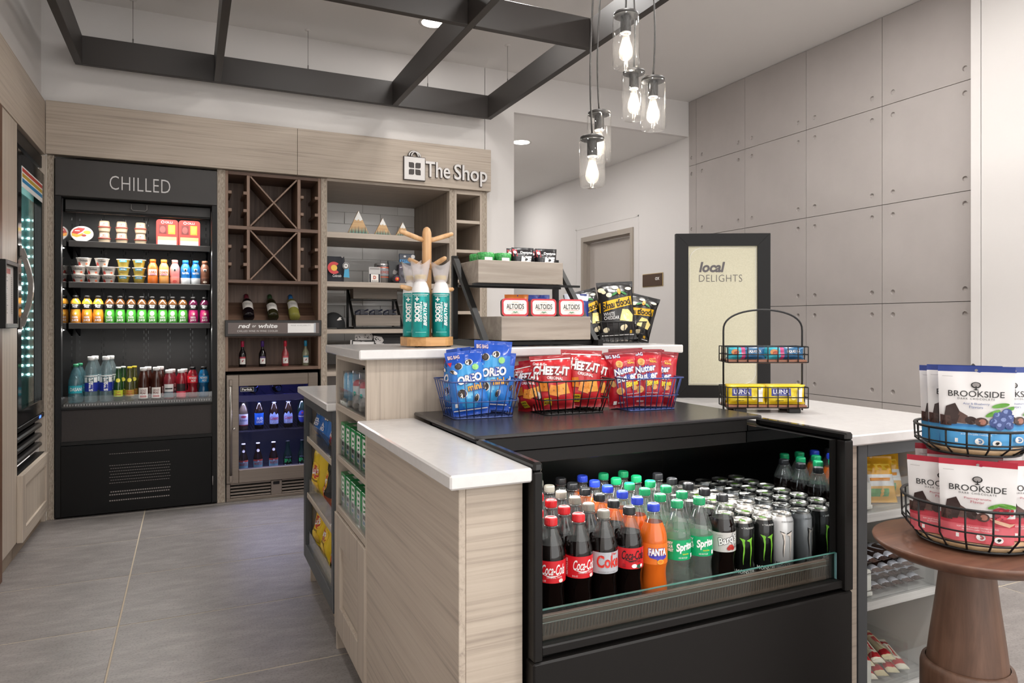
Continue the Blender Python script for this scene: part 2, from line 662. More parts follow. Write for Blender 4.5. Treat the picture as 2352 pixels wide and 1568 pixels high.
# concrete panel wall: every panel a piece with four real anchor holes
def holed_panel(w, h, holes, m, thick=0.014, r=0.016, deep=0.010):
    """panel in (y, z) from 0..w, 0..h looking along -x"""
    mb = MB()
    s = r * 1.6
    ys = sorted({0, w} | {q for c, _ in holes for q in (c - s, c + s) if 0 < q < w})
    zs = sorted({0, h} | {q for _, c in holes for q in (c - s, c + s) if 0 < q < h})
    for a, b in zip(ys, ys[1:]):
        for c, d_ in zip(zs, zs[1:]):
            hole = [q for q in holes if a < q[0] < b and c < q[1] < d_]
            if not hole:
                mb.add([(0, a, c), (0, b, c), (0, b, d_), (0, a, d_)], [(0, 1, 2, 3)], m)
                continue
            cy, cz = hole[0]
            n = 16
            out, cir, low = [], [], []
            for k in range(n):
                t = 2 * PI * k / n
                ct, st = math.cos(t), math.sin(t)
                q = 1 / max(abs(ct), abs(st))
                out.append((0, min(b, max(a, cy + s * ct * q)), min(d_, max(c, cz + s * st * q))))
                cir.append((0, cy + r * ct, cz + r * st))
                low.append((deep, cy + r * 0.86 * ct, cz + r * 0.86 * st))
            mb.add(out + cir, [(k, (k + 1) % n, n + (k + 1) % n, n + k) for k in range(n)], m)
            mb.add(cir + low, [(k, (k + 1) % n, n + (k + 1) % n, n + k) for k in range(n)], m)
            mb.add(low, [list(range(n))], m)
    for p in (((0, 0), (w, 0)), ((w, 0), (w, h)), ((w, h), (0, h)), ((0, h), (0, 0))):
        (a, c), (b, d_) = p
        mb.add([(0, a, c), (0, b, d_), (thick, b, d_), (thick, a, c)], [(0, 1, 2, 3)], m)
    return mb


cw = struct(MB().box(4.2005, 4.30, 2.3, 5.14, 0, 3.25, CONCD), 'wall_concrete', 'grey concrete panel wall with round anchor holes')
ycols = [2.40, 2.542, 3.164, 3.793, 4.425, 5.036, 5.138]
zrows = [0.03, 0.686, 1.342, 1.998, 2.654, 3.249]
cache = {}
for a, b in zip(ycols, ycols[1:]):
    for c, d_ in zip(zrows, zrows[1:]):
        wd, ht = b - a - 0.004, d_ - c - 0.004
        key = (round(wd, 3), round(ht, 3))
        if key not in cache:
            full = wd > 0.3
            hz = [0.072, ht - 0.072] if ht > 0.6 else [0.072, ht - 0.02]
            hy = [0.075, wd - 0.075] if full else [wd * 0.65]
            hs = [(y, z) for y in hy for z in hz if z + 0.03 < ht]
            cache[key] = holed_panel(wd, ht, hs, CONC).mesh('concrete_panel', False)
        o = bpy.data.objects.new('concrete_panel', cache[key])
        COL.objects.link(o)
        o.parent = cw
        o.location = (4.187, a + 0.002, c + 0.002)

w = MB()
w.box(4.12, 4.30, -2.4, 2.484, 0, 3.25, PAINT)
w.box(4.118, 4.30, 2.488, 2.542, 0, 3.25, PAINT)
struct(w, 'wall_white', 'plain white wall past the concrete panels')

# ------------------------------------------------------------------ hung beam lattice
BEAM = noisy('dark_bronze_beam', '#2b2725', '#332e2b', (0.8, 0.8, 0.8), 0.5, 2)
lat = thing('beam_lattice', 'dark bronze beam lattice hung below the ceiling on thin wires', 'ceiling lattice', (0.75, 4.0, 2.80))
Z0, Z1 = 0.0, 0.174


def beam(x0, x1, y0, y1):
    MB().rbox(x0 - 0.75, x1 - 0.75, y0 - 4, y1 - 4, Z0, Z1, BEAM, 0.002).build('beam', lat)


beam(-0.633, 2.143, 4.968, 5.006)
for xc in (-0.614, 0.17, 1.367, 2.121):
    beam(xc - 0.021, xc + 0.021, 1.2, 4.967)
for a, b in zip((-0.593, 0.191, 1.388), (0.149, 1.346, 2.10)):
    beam(a, b, 3.452, 3.492)
    beam(a, b, 1.95, 1.99)
WIRE = mat('steel_wire', '#7c7975', 0.4, 0.8)
for (x, y) in ((-0.32, 4.987), (0.752, 4.987), (1.62, 4.987), (2.121, 4.645), (2.121, 3.2), (-0.614, 3.4), (0.17, 2.6)):
    mb = MB()
    mb.tube([(x - 0.75, y - 4, 0.174), (x - 0.75, y - 4, 0.446)], 0.0016, WIRE, 5)
    mb.lathe([(0, 0), (0.004, 0), (0.004, 0.03), (0, 0.03)], WIRE, 6, c=(x - 0.75, y - 4, 0.174))
    mb.lathe([(0, -0.001), (0.020, 0.003), (0.022, 0.0065), (0, 0.0065)], PAINT, 16, c=(x - 0.75, y - 4, 0.4435))
    mb.build('hanging_wire', lat)

# ------------------------------------------------------------------ recessed downlights
LAMP = mat('downlight_lens', '#fff6ec', 0.4, 0, 7.0)
TRIM = mat('downlight_trim', '#dcd9d6', 0.5)
n = 0
for (x, y, z, wt, lb) in ((1.503, 4.506, 3.25, 0.16, 'round recessed downlight half hidden by the dark beam crossing'),
                          (2.87, 5.97, 2.93, 0.9, 'round recessed downlight in the corridor ceiling'),
                          (3.3, 8.2, 2.93, 0.8, 'round recessed downlight deep in the corridor out of sight'),
                          (-0.15, 4.0, 3.25, 0.08, None), (0.75, 3.9, 3.25, 0.25, None), (1.75, 3.55, 3.25, 0.5, None), (2.95, 3.0, 3.25, 0.5, None),  # row added out of view as fill light for the back cabinets
                          (0.1, 2.2, 3.25, 0.3, None), (1.55, 2.2, 3.25, 1, None), (2.9, 2.2, 3.25, 0.95, None),  # these and the rest: more added lamps out of view
                          (0.1, 0.2, 3.25, 0.6, None), (1.55, 0.2, 3.25, 1, None), (2.9, 0.2, 3.25, 0.9, None),
                          (0.1, -1.6, 3.25, 0.8, None), (1.55, -1.6, 3.25, 1, None), (2.9, -1.6, 3.25, 0.9, None)):
    if lb is None:
        n += 1
    t = thing('recessed_downlight', lb or 'added round recessed downlight in the ceiling beyond the picture edge', 'downlight', (x, y, z), 0,
              'recessed ceiling downlights')
    MB().lathe([(0.078, -0.001), (0.098, -0.004), (0.100, -0.0005)], TRIM, 32).build('trim_ring', t)
    MB().lathe([(0, -0.002), (0.078, -0.0025)], LAMP, 32).build('lens', t)
    ld = bpy.data.lights.new('downlight_glow', 'AREA')
    ld.shape = 'DISK'
    ld.size = 0.15
    ld.energy = DOWNLIGHT_W * wt
    ld.color = (1.0, 0.975, 0.95)
    lo = bpy.data.objects.new('downlight_glow', ld)
    COL.objects.link(lo)
    lo.parent = t
    lo.location = (0, 0, -0.006)

# ------------------------------------------------------------------ pendant cluster
PGLASS = clear('pendant_glass', '#fbfbfa', 1.1, 0.02, 1.45, 0.02, '#ffffff')
BULBG = clear('bulb_glass', '#fffdfa', 1.2, 0.02, 1.45, 0.06, '#fff8ee')
FIL = mat('bulb_filament', '#fff3e2', 0.4, 0, 45.0)
SOCK = mat('pendant_black', '#2b2826', 0.45)
WHT = mat('socket_ring', '#dedad4', 0.4)


def pendant(x, y, zt, h, lb, sway):
    t = thing('pendant_lamp', lb, 'pendant lamp', (x, y, zt), 0, 'clear glass pendant cluster')
    r = 0.0565
    MB().lathe([(0.048, -0.012), (r - 0.003, -0.014), (r, -0.02), (r, -h + 0.012), (r - 0.004, -h + 0.003), (r - 0.012, -h), (0, -h)], PGLASS, 36).build('glass_cylinder', t)
    MB().lathe([(0, 0), (0.050, 0), (0.0525, -0.002), (0.0525, -0.014), (0.050, -0.0155), (0, -0.0155)][::-1], SOCK, 32).build('cap_disc', t)
    MB().lathe([(0.0225, -0.016), (0.0225, -0.080), (0.0205, -0.084), (0, -0.084)][::-1], SOCK, 24).build('socket', t)
    b = MB().lathe([(0.013, -0.084), (0.014, -0.10), (0.02, -0.125), (0.029, -0.155), (0.031, -0.172), (0.027, -0.19), (0.015, -0.203), (0, -0.207)][::-1], BULBG, 24).build('bulb', t)
    fl = MB()
    for k in range(4):
        a = k * PI / 2 + 0.4
        fl.tube([(0.004 * math.cos(a), 0.004 * math.sin(a), -0.105), (0.0095 * math.cos(a), 0.0095 * math.sin(a), -0.165)], 0.0021, FIL, 6)
    fl.build('filament', b)
    MB().lathe([(0.0135, -0.0842), (0.0215, -0.0842), (0.0215, -0.088), (0.0135, -0.089)], WHT, 24).build('socket_ring', t)
    pts = []
    top = 3.25 - zt
    for k in range(25):
        s = k / 24
        pts.append((sway * math.sin(s * PI * 2.2) * 0.010, 0, 0.004 + s * (top - 0.036)))
    MB().tube(pts, 0.0038, SOCK, 6).build('cord', t)
    MB().lathe([(0, 0.0), (0.0085, 0.0), (0.0085, 0.014), (0, 0.016)], SOCK, 12).build('strain_relief', t)
    ld = bpy.data.lights.new('bulb_glow', 'POINT')
    ld.energy = 2.2
    ld.shadow_soft_size = 0.012
    ld.color = (1, 0.94, 0.86)
    lo = bpy.data.objects.new('bulb_glow', ld)
    COL.objects.link(lo)
    lo.parent = t
    lo.location = (0, 0, -0.14)


for a in ((1.699, 2.500, 2.544, 0.236, 'clear glass pendant hanging highest in the cluster', 0.3),
          (1.938, 2.784, 2.425, 0.236, 'clear glass pendant directly under the highest one', 0.6),
          (1.917, 2.603, 2.329, 0.236, 'clear glass pendant closest to the concrete wall', 1.0),
          (1.755, 2.803, 2.210, 0.236, 'clear glass pendant partly behind the lowest pendant', -1.0),
          (1.610, 2.629, 2.035, 0.222, 'clear glass pendant hanging lowest of the five', -1.0)):
    pendant(*a)
mb = MB().lathe([(0, -0.03), (0.16, -0.028), (0.165, -0.001), (0, -0.001)], SOCK, 40)
mb.build('pendant_canopy', None, 'round black ceiling plate the pendant cords run into', 'ceiling plate', loc=(1.78, 2.66, 3.25))
# ------------------------------------------------------------------ wooden fascia and posts of the back run
YP = 5.085
fa = thing('fascia_board', 'long light wood fascia across the top of the back cabinets', 'fascia', (0.68, 5.06, 2.25))
MB().rbox(-1.474, 0.008, -0.01, 0.07, 0, 0.326, W_X, 0.0015).build('panel', fa)
MB().rbox(0.010, 1.482, -0.01, 0.07, 0, 0.326, W_X, 0.0015).build('panel', fa)
fl = thing('side_fascia_board', 'light wood fascia on the side wall above the glass door fridge', 'fascia', (-0.83, 4.4, 2.24))
MB().rbox(0, 0.034, -2.6, 0.655, 0, 0.328, W_Y, 0.0015).build('panel', fl)
st = thing('side_wall_stile', 'tall light wood panel between the wall menus and the glass door fridge', 'wall panel', (-0.8, 4.14, 0))
MB().rbox(-0.06, 0, -0.16, 0.168, 0.09, 2.238, W_Z, 0.0015).build('panel', st)
MB().rbox(-0.06, -0.02, -0.16, 0.168, 0, 0.09, mat('toe_kick', '#8d7d6c', 0.6), 0.0015).build('toe_kick', st)
MB().rbox(-0.83, -0.795, 3.86, 3.972, 0, 2.238, noisy('dark_walnut_panel', '#5a3d2b', '#6e4d38', (30, 30, 2), 0.5), 0.002).build(
    'walnut_end_panel', None, 'narrow dark brown wood panel at the far edge of the side wall', 'wall panel')
mb = MB().rbox(-0.83, -0.797, 5.06, 5.084, 0.0, 2.238, W_Z, 0.002)
mb.build('corner_filler', None, 'slim light wood strip in the corner beside the glass door fridge', 'wall panel')


def post(x0, x1, nm, lb):
    t = thing(nm, lb, 'cabinet post', ((x0 + x1) / 2, YP, 0))
    h = (x1 - x0) / 2
    MB().rbox(-h + 0.004, h - 0.004, 0, 0.06, 0.0, 2.248, W_EDGE, 0.002).build('face', t)
    MB().rbox(-h, -h + 0.004, -0.002, 0.06, 0, 2.248, W_LITE, 0.001).build('edge_band', t)
    MB().rbox(h - 0.004, h, -0.002, 0.06, 0, 2.248, W_LITE, 0.001).build('edge_band', t)


post(-0.795, -0.756, 'cabinet_post', 'rough-edged wood post in the corner left of the chilled case')
post(0.173, 0.222, 'cabinet_post', 'rough-edged wood post between chilled case and wine rack')
post(0.857, 0.898, 'cabinet_post', 'rough-edged wood post between wine rack and open shelves')
post(1.828, 1.869, 'cabinet_post', 'rough-edged wood post between open shelves and cubby tower')
post(2.100, 2.142, 'cabinet_post', 'rough-edged wood post at the end beside the white wall')

# ------------------------------------------------------------------ chilled display case
cc = thing('chilled_case', 'tall black open chilled display case headed CHILLED', 'display fridge', (-0.29, 5.07, 0))
DARKIN = noisy('case_inner_black', '#1d1b1a', '#262322', (3, 3, 3), 0.4)
MIRR = mat('case_side_mirror', '#565656', 0.06, 1.0)
mb = MB()
mb.box(-0.458, -0.426, 0.0, 0.88, 0.012, 2.0, BLACK)
mb.box(0.43, 0.462, 0.0, 0.88, 0.012, 2.0, BLACK)
mb.box(-0.43, 0.43, 0.84, 0.88, 0.012, 2.2, BLACK)
mb.box(-0.458, 0.462, 0.04, 0.88, 2.0, 2.236, BLACK)
mb.build('body', cc)
MB().box(-0.4258, -0.4235, 0.05, 0.84, 0.7, 1.99, MIRR).build('mirror_side', cc)
mb = MB()
mb.box(-0.425, 0.43, 0.60, 0.62, 0.70, 2.0, DARKIN)
bk = mb.build('back_panel', cc)
mb = MB()
for cx in (-0.40, -0.27, -0.255, -0.135, -0.12, -0.005, 0.01, 0.025, 0.15, 0.165, 0.30, 0.315, 0.405):
    for k in range(26):
        mb.box(cx - 0.0018, cx + 0.0018, 0.596, 0.599, 0.80 + k * 0.045 + (0.02 if int(cx * 200) % 2 else 0), 0.822 + k * 0.045 + (0.02 if int(cx * 200) % 2 else 0), BLACKG)
tag(mb.build('slots', bk), kind='stuff')
hd = MB().rbox(-0.458, 0.462, -0.006, 0.04, 2.0, 2.232, CHAR, 0.003).build('header', cc)
mb = MB()
add_print(mb, [T('CHILLED', 0.007, 2.102, 0.345, 0.088, mat('silver_print', '#cfccca', 0.4), -0.012, 0, 0, 1.05)], flat_y(0, -0.0062, 0))
mb.build('lettering', hd, recalc=False)
mb = MB().rbox(-0.42, 0.425, 0.10, 0.15, 1.92, 1.998, CHAR, 0.004).rbox(-0.42, 0.425, 0.085, 0.10, 1.915, 1.93, BLACK, 0.004)
cb = mb.build('night_blind_bar', cc)
mb = MB().tube([(-0.05, 0.096, 1.985), (-0.05, 0.08, 1.985), (-0.05, 0.075, 1.955), (-0.04, 0.075, 1.945), (0.03, 0.075, 1.945), (0.04, 0.075, 1.955), (0.04, 0.08, 1.985), (0.04, 0.096, 1.985)], 0.003, GREYP, 6)
mb.build('pull_handle', cb)
for zt in (1.745, 1.478, 1.211):
    s = MB().rbox(-0.418, 0.425, 0.236, 0.60, zt - 0.012, zt, CHAR, 0.002).rbox(-0.418, 0.425, 0.225, 0.236, zt - 0.036, zt + 0.003, CHAR, 0.002).build('shelf', cc)
    mb = MB()
    for xx in (-0.40, 0.41):
        mb.prism([(0.25, zt - 0.013), (0.60, zt - 0.013), (0.60, zt - 0.09), (0.56, zt - 0.08)], xx - 0.004, xx + 0.004, BLACK, 0)
    mb.build('bracket', s)
mb = MB().box(-0.42, 0.425, 0.03, 0.60, 0.690, 0.705, DARKIN)
dk = mb.build('deck', cc)
mb = MB()
for k in range(56):
    mb.box(-0.415 + k * 0.015, -0.4095 + k * 0.015, 0.012, 0.03, 0.694, 0.704, GREYP)
tag(mb.build('price_rail_teeth', dk), kind='stuff')
MB().box(-0.428, 0.432, 0.004, 0.009, 0.688, 0.755, ACRY).build('front_guard', cc)
MB().rbox(-0.43, 0.434, 0.0, 0.06, 0.672, 0.688, BLACK, 0.002).build('lower_rail', cc)
MB().box(-0.426, 0.43, 0.014, 0.05, 0.475, 0.672, noisy('brown_black_panel', '#241d1b', '#2d2623', (200, 200, 200), 0.6)).build('front_panel', cc)
MB().rbox(-0.43, 0.434, -0.002, 0.05, 0.452, 0.475, BLACK, 0.002).build('lower_rail', cc)
bs = MB().rbox(-0.43, 0.428, -0.004, 0.05, 0.012, 0.450, mat('black_satin', '#0b0a0a', 0.38, spec=0.2), 0.003).build('base_door', cc)
mb = MB()
DOT = mat('vent_hole_glint', '#8e8783', 0.4, 0.6)  # light glinting at the vent holes, put in as pale dashes
for r_ in range(17):
    for k in range(27):
        big = r_ < 4
        if r_ in (1, 4, 5, 13, 14, 15):
            continue
        x = -0.163 + k * 0.0128 + (0.0064 if r_ % 2 else 0)
        z = 0.088 + r_ * 0.0185
        a, h = (0.0042, 0.0036) if big else (0.0044, 0.0014)
        mb.add([(x - a, -0.0047, z - h), (x + a, -0.0047, z - h), (x + a, -0.0047, z + h), (x - a, -0.0047, z + h)], [(0, 1, 2, 3)], DOT)
tag(mb.build('vent_hole_glints', bs, recalc=False), kind='stuff')
MB().tube([(0.434, -0.006, 0.13), (0.434, -0.006, 0.19)], 0.003, GREYP, 6).build('hinge_pin', bs)


def led(parent, x0, x1, y, z, e, col=(1, 0.97, 0.93), down=True, wy=0.02):
    ld = bpy.data.lights.new('shelf_led_and_fill', 'AREA')
    ld.shape = 'RECTANGLE'
    ld.size = abs(x1 - x0)
    ld.size_y = wy
    ld.energy = e
    ld.color = col
    lo = bpy.data.objects.new('shelf_led_and_fill', ld)
    COL.objects.link(lo)
    lo.parent = parent
    lo.location = ((x0 + x1) / 2, y, z)
    return lo


led(cc, -0.4, 0.4, 0.17, 1.985, 5.0)
for zt, e in ((1.700, 3.6), (1.434, 3.6), (1.168, 3.4)):
    o = led(cc, -0.4, 0.4, 0.245, zt, e)
    o.rotation_euler = (math.radians(-12), 0, 0)

# ------------------------------------------------------------------ tall glass door fridge in the side wall
gf = thing('glass_door_fridge', 'tall black glass door fridge with striped sticker built into the side wall', 'fridge', (-0.80, 4.69, 0.44))
TEAL = mat('teal_lit_liner', '#6f8f8f', 0.35)  # teal light of the interior put into the liner colour
mb = MB()
mb.box(-0.66, -0.63, -0.35, 0.36, 0.0, 1.69, TEAL)
mb.box(-0.66, -0.05, -0.365, -0.34, 0.0, 1.69, BLACK)
mb.box(-0.66, -0.05, 0.345, 0.368, 0.0, 1.69, BLACK)
mb.box(-0.66, -0.05, -0.365, 0.368, 1.66, 1.69, BLACK)
mb.box(-0.66, -0.05, -0.365, 0.368, 0.0, 0.24, BLACK)
mb.build('cabinet', gf)
MB().box(-0.66, -0.015, -0.372, 0.372, 1.72, 1.79, BLACK).build('dark_gap_block', gf)  # black block put in as the shade of the gap above the fridge
mb = MB()
mb.rbox(-0.045, 0.0, -0.362, -0.275, 0.235, 1.682, BLACKG, 0.004)
mb.rbox(-0.045, 0.0, 0.285, 0.366, 0.235, 1.682, BLACKG, 0.004)
mb.rbox(-0.045, 0.0, -0.275, 0.285, 1.60, 1.682, BLACKG, 0.004)
mb.rbox(-0.045, 0.0, -0.275, 0.285, 0.235, 0.315, BLACKG, 0.004)
dr = mb.build('door', gf)
MB().box(-0.025, -0.021, -0.275, 0.285, 0.315, 1.60, clear('fridge_pane', '#d5ebe8', 1.3)).build('pane', dr)
HB = mat('handle_grey', '#77716c', 0.4, 0.4)
pts = []
for k in range(17):
    a = k / 16
    pts.append((0.004 + 0.045 * math.sin(a * PI), -0.318, 0.76 + 0.40 * a))
mb = MB()
for i in range(16):
    p, q = pts[i], pts[i + 1]
    mb.bar(p, q, 0.022, 0.03, HB)
mb.rbox(0, 0.012, -0.34, -0.30, 0.74, 0.80, HB, 0.004).rbox(0, 0.012, -0.34, -0.30, 1.12, 1.18, HB, 0.004)
mb.build('handle', dr)
sk = MB().box(0.0, 0.0012, -0.274, 0.29, 1.495, 1.605, WHITE).build('sticker', dr)
for nm, c, z0, z1 in (('stripe', '#c4473c', 1.577, 1.597), ('stripe', '#c8a53a', 1.549, 1.569), ('stripe', '#2d86b8', 1.521, 1.541)):
    MB().box(0.0012, 0.0018, -0.266, 0.283, z0, z1, mat('sticker' + c, c, 0.4)).build(nm, sk)
LED = mat('fridge_led', '#eafcff', 0.4, 0, 24.0)
MB().box(-0.62, -0.05, 0.335, 0.3445, 0.25, 1.655, mat('lit_liner', '#9fc4c4', 0.4)).build('inner_side', gf)  # paler liner copy, LED light put into its colour
for xx in (-0.048, -0.075, -0.107):  # one LED strip and its reflections, all built as glowing columns
    mb = MB().box(xx - 0.009, xx + 0.009, 0.329, 0.3348, 0.42, 1.44, mat('led_rail', '#a9c9c9', 0.4))
    sp = mb.build('led_strip_and_reflection', gf)
    mb = MB()
    for k in range(18):
        z = 0.465 + k * 0.0545
        mb.rbox(xx - 0.006, xx + 0.006, 0.324, 0.3288, z - 0.006, z + 0.006, LED, 0.002)
    mb.build('led_dots', sp)
mb = MB()
for z in (0.33, 0.62, 0.90, 1.18):
    for k in range(9):
        mb.box(-0.60, -0.18, -0.32 + k * 0.08, -0.316 + k * 0.08, z, z + 0.006, GREYP)
    mb.box(-0.186, -0.18, -0.33, 0.33, z, z + 0.01, GREYP)
mb.build('wire_shelves', gf)
kp = MB().rbox(-0.04, 0.0, -0.355, 0.36, 0.205, 0.232, BLACK, 0.003).rbox(-0.06, -0.05, -0.355, 0.36, 0.0, 0.205, BLACK, 0.002).build('kick_panel', gf)
for z in (0.03, 0.085, 0.145):
    MB().rbox(-0.045, -0.006, -0.33, 0.33, z, z + 0.028, mat('louver_black', '#2a2827', 0.35), 0.008).build('louver', kp)
MB().box(0.0, 0.0015, 0.20, 0.25, 0.212, 0.226, mat('blue_display', '#3a62ff', 0.4, 0, 3.0)).build('temperature_display', kp)
led(gf, -0.2, 0.2, 0.0, 1.62, 3.0, (0.85, 1, 1)).location = (-0.3, 0.0, 1.62)

ld_ = thing('base_cabinet', 'light wood recessed panel cabinet below the glass door fridge', 'cabinet', (-0.80, 4.67, 0.0))
mb = MB()
mb.rbox(0.0, 0.026, -0.37, -0.29, 0.085, 0.43, W_Z, 0.0015)
mb.rbox(0.0, 0.026, 0.29, 0.37, 0.085, 0.43, W_Z, 0.0015)
mb.rbox(0.0, 0.026, -0.29, 0.29, 0.365, 0.43, W_Y, 0.0015)
mb.rbox(0.0, 0.026, -0.29, 0.29, 0.085, 0.15, W_Y, 0.0015)
mb.build('door', ld_)
MB().box(0.004, 0.016, -0.29, 0.29, 0.15, 0.365, W_Z).build('panel', ld_)
MB().box(-0.05, -0.02, -0.37, 0.39, 0.0, 0.085, mat('toe_kick', '#8d7d6c', 0.6)).build('toe_kick', ld_)
MB().box(-0.05, -0.002, -0.37, 0.39, 0.086, 0.43, BLACK).build('carcass', ld_)

# two small framed menus
for (y0, y1, lb) in ((3.885, 4.155, 'black framed price list on the wood panel by the glass door fridge'),
                     (3.535, 3.857, 'black framed price list cut by the picture edge')):
    t = thing('framed_menu', lb, 'framed menu', (-0.795 if y0 > 3.8 else -0.829, (y0 + y1) / 2, 1.35), 0, 'framed price lists')
    h = (y1 - y0) / 2
    mb = MB()
    mb.rbox(0, 0.03, -h, -h + 0.022, -0.16, 0.16, BLACK, 0.003).rbox(0, 0.03, h - 0.022, h, -0.16, 0.16, BLACK, 0.003)
    mb.rbox(0, 0.03, -h + 0.022, h - 0.022, 0.138, 0.16, BLACK, 0.003).rbox(0, 0.03, -h + 0.022, h - 0.022, -0.16, -0.138, BLACK, 0.003)
    mb.build('frame', t)
    pp = MB().box(0.006, 0.012, -h + 0.022, h - 0.022, -0.138, 0.138, mat('menu_paper', '#d9d3cf', 0.6)).build('paper', t)
    mb = MB()
    its = [R(-0.05, 0.05, 0.10, 0.125, mat('menu_red', '#b5655f', 0.6))]
    for k in range(20):
        its.append(R(-h * 0.62, -h * 0.62 + 0.05 + 0.03 * random.Random(k).random(), 0.082 - k * 0.009, 0.086 - k * 0.009, GREYP))
        its.append(R(h * 0.45, h * 0.62, 0.082 - k * 0.009, 0.086 - k * 0.009, GREYP))
    add_print(mb, its, lambda x, z, o: (0.012 + o, x, z), 0.00005, 0.0003)
    mb.build('print', pp, recalc=False)

# ------------------------------------------------------------------ wine tower
wt = thing('wine_rack', 'walnut wine rack tower with two crossed lattice cells', 'wine rack', (0.539, YP, 0.87))
B0 = 0.87
XL, XR = -0.316, 0.316


def wb(x0, x1, y0, y1, z0, z1, m=WAL, nm='board', par=wt):
    return MB().rbox(x0, x1, y0, y1, z0 - B0, z1 - B0, m, 0.0012).build(nm, par)


wb(XL, XL + 0.018, 0, 0.5, 0.884, 2.246, WALF, 'side_panel')
wb(XR - 0.02, XR, 0, 0.5, 0.884, 2.246, WALF, 'side_panel')
wb(XL + 0.018, XR - 0.02, 0, 0.5, 2.222, 2.246, WALX, 'top_panel')
wb(XL + 0.018, XR - 0.02, 0.32, 0.335, 0.884, 2.222, WAL, 'back_panel')
wb(XL + 0.018, XR - 0.02, 0, 0.32, 1.852, 1.876, WALX, 'rail')
wb(XL + 0.018, XR - 0.02, 0, 0.32, 1.487, 1.508, WALX, 'rail')
wb(XL + 0.018, XR - 0.02, 0, 0.32, 0.884, 0.905, WALX, 'rail')
for z0, z1 in ((1.508, 1.852), (1.876, 2.222)):
    wb(-0.180, -0.160, 0, 0.32, z0, z1, WALF, 'divider')
    wb(0.154, 0.176, 0, 0.32, z0, z1, WALF, 'divider')
    zc, hz, hx = (z0 + z1) / 2 - B0, (z1 - z0) / 2, 0.157
    for s in (-1, 1):
        ln = math.hypot(hx, hz)
        nx, nz = -s * hz / ln * 0.0095, hx / ln * 0.0095
        cx = -0.003
        e = 0.004
        pl = [(cx - hx + nx * 1.0 + (0 if s > 0 else 0), zc - s * hz + nz), (cx + hx + nx, zc + s * hz + nz), (cx + hx - nx, zc + s * hz - nz), (cx - hx - nx, zc - s * hz - nz)]
        pl = [(min(max(a, cx - hx), cx + hx), min(max(b, zc - hz), zc + hz)) for a, b in pl]
        MB().prism(pl, 0.003 if s > 0 else 0.0035, 0.30, WALF, 1).build('cross_board', wt)
    for dz in (0.225, 0.105):
        for xa, xb in ((XL + 0.018, XL + 0.040), (-0.202, -0.180), (0.176, 0.198), (XR - 0.042, XR - 0.02)):
            wb(xa, xb, 0.0, 0.30, z0 + dz - 0.01, z0 + dz + 0.011, WALF, 'bottle_peg')
MB().prism([(0.02, 1.19 - B0), (0.30, 1.36 - B0), (0.30, 1.345 - B0), (0.03, 1.175 - B0)], XL + 0.018, XR - 0.02, WALX, 0).build('sloped_shelf', wt)
wb(XL + 0.018, XR - 0.02, 0.02, 0.32, 1.112, 1.128, WALX, 'shelf')
sg = MB().rbox(XL - 0.003, XR, -0.03, 0.0, 1.121 - B0, 1.233 - B0, mat('sign_frame_black', '#2a2624', 0.45), 0.003).build('sign_bar', wt)
MB().box(XL + 0.015, XR - 0.018, -0.0325, -0.0302, 1.140 - B0, 1.214 - B0, mat('sign_taupe', '#6b5f5b', 0.5)).build('sign_card', sg)
mb = MB()
its = [T('red', -0.198, 1.193 - B0, 0.078, 0.030, WHITE, 0.03, 0.25), T('or', -0.135, 1.190 - B0, 0.026, 0.014, WHITE, 0.01, 0.2),
       T('white', -0.045, 1.193 - B0, 0.125, 0.030, WHITE, 0.03, 0.25),
       T('CHILLED WINE IN WINE COOLER', -0.112, 1.158 - B0, 0.262, 0.0125, WHITE, -0.01, 0, 0, 1.1),
       R(0.085, 0.262, 1.145 - B0, 1.210 - B0, WHITE), R(0.262, 0.275, 1.145 - B0, 1.212 - B0, mat('sign_clip', '#b9bec4', 0.3)),
       T('WINE AVAILABILITY', 0.172, 1.196 - B0, 0.135, 0.009, GREYP, -0.01, 0, 0, 1.1)]
add_print(mb, its, flat_y(0, -0.0325, 0), 0.0002, 0.0004)
mb.build('lettering', sg, recalc=False)

# ------------------------------------------------------------------ undercounter wine cooler
wf = thing('wine_cooler', 'bronze steel undercounter wine cooler with blue lit glass door', 'wine cooler', (0.539, 5.085, 0.0))
LIN = mat('cooler_liner', '#3a3b46', 0.4)
mb = MB()
mb.box(-0.30, -0.285, 0.03, 0.6, 0.12, 0.862, BLACK).box(0.285, 0.30, 0.03, 0.6, 0.12, 0.862, BLACK)
mb.box(-0.285, 0.285, 0.57, 0.6, 0.12, 0.862, LIN).box(-0.285, 0.285, 0.03, 0.57, 0.84, 0.862, BLACK)
mb.box(-0.285, 0.285, 0.03, 0.57, 0.12, 0.14, LIN)
mb.box(-0.2849, -0.28, 0.05, 0.57, 0.14, 0.84, LIN).box(0.28, 0.2849, 0.05, 0.57, 0.14, 0.84, LIN)
mb.build('cabinet', wf)
mb = MB()
mb.rbox(-0.31, -0.232, -0.02, 0.028, 0.125, 0.860, STEEL, 0.003).rbox(0.225, 0.292, -0.02, 0.028, 0.125, 0.860, STEEL, 0.003)
mb.rbox(-0.232, 0.225, -0.02, 0.028, 0.783, 0.860, STEEL, 0.003).rbox(-0.232, 0.225, -0.02, 0.028, 0.125, 0.216, STEEL, 0.003)
dr = mb.build('door', wf)
MB().box(-0.232, 0.225, -0.006, 0.0, 0.216, 0.783, clear('cooler_pane', '#d6d8ee', 0.5)).build('pane', dr)
mb = MB().tube([(-0.284, -0.055, 0.145), (-0.284, -0.055, 0.832)], 0.0085, mat('handle_steel', '#8d857f', 0.25, 0.9), 12)
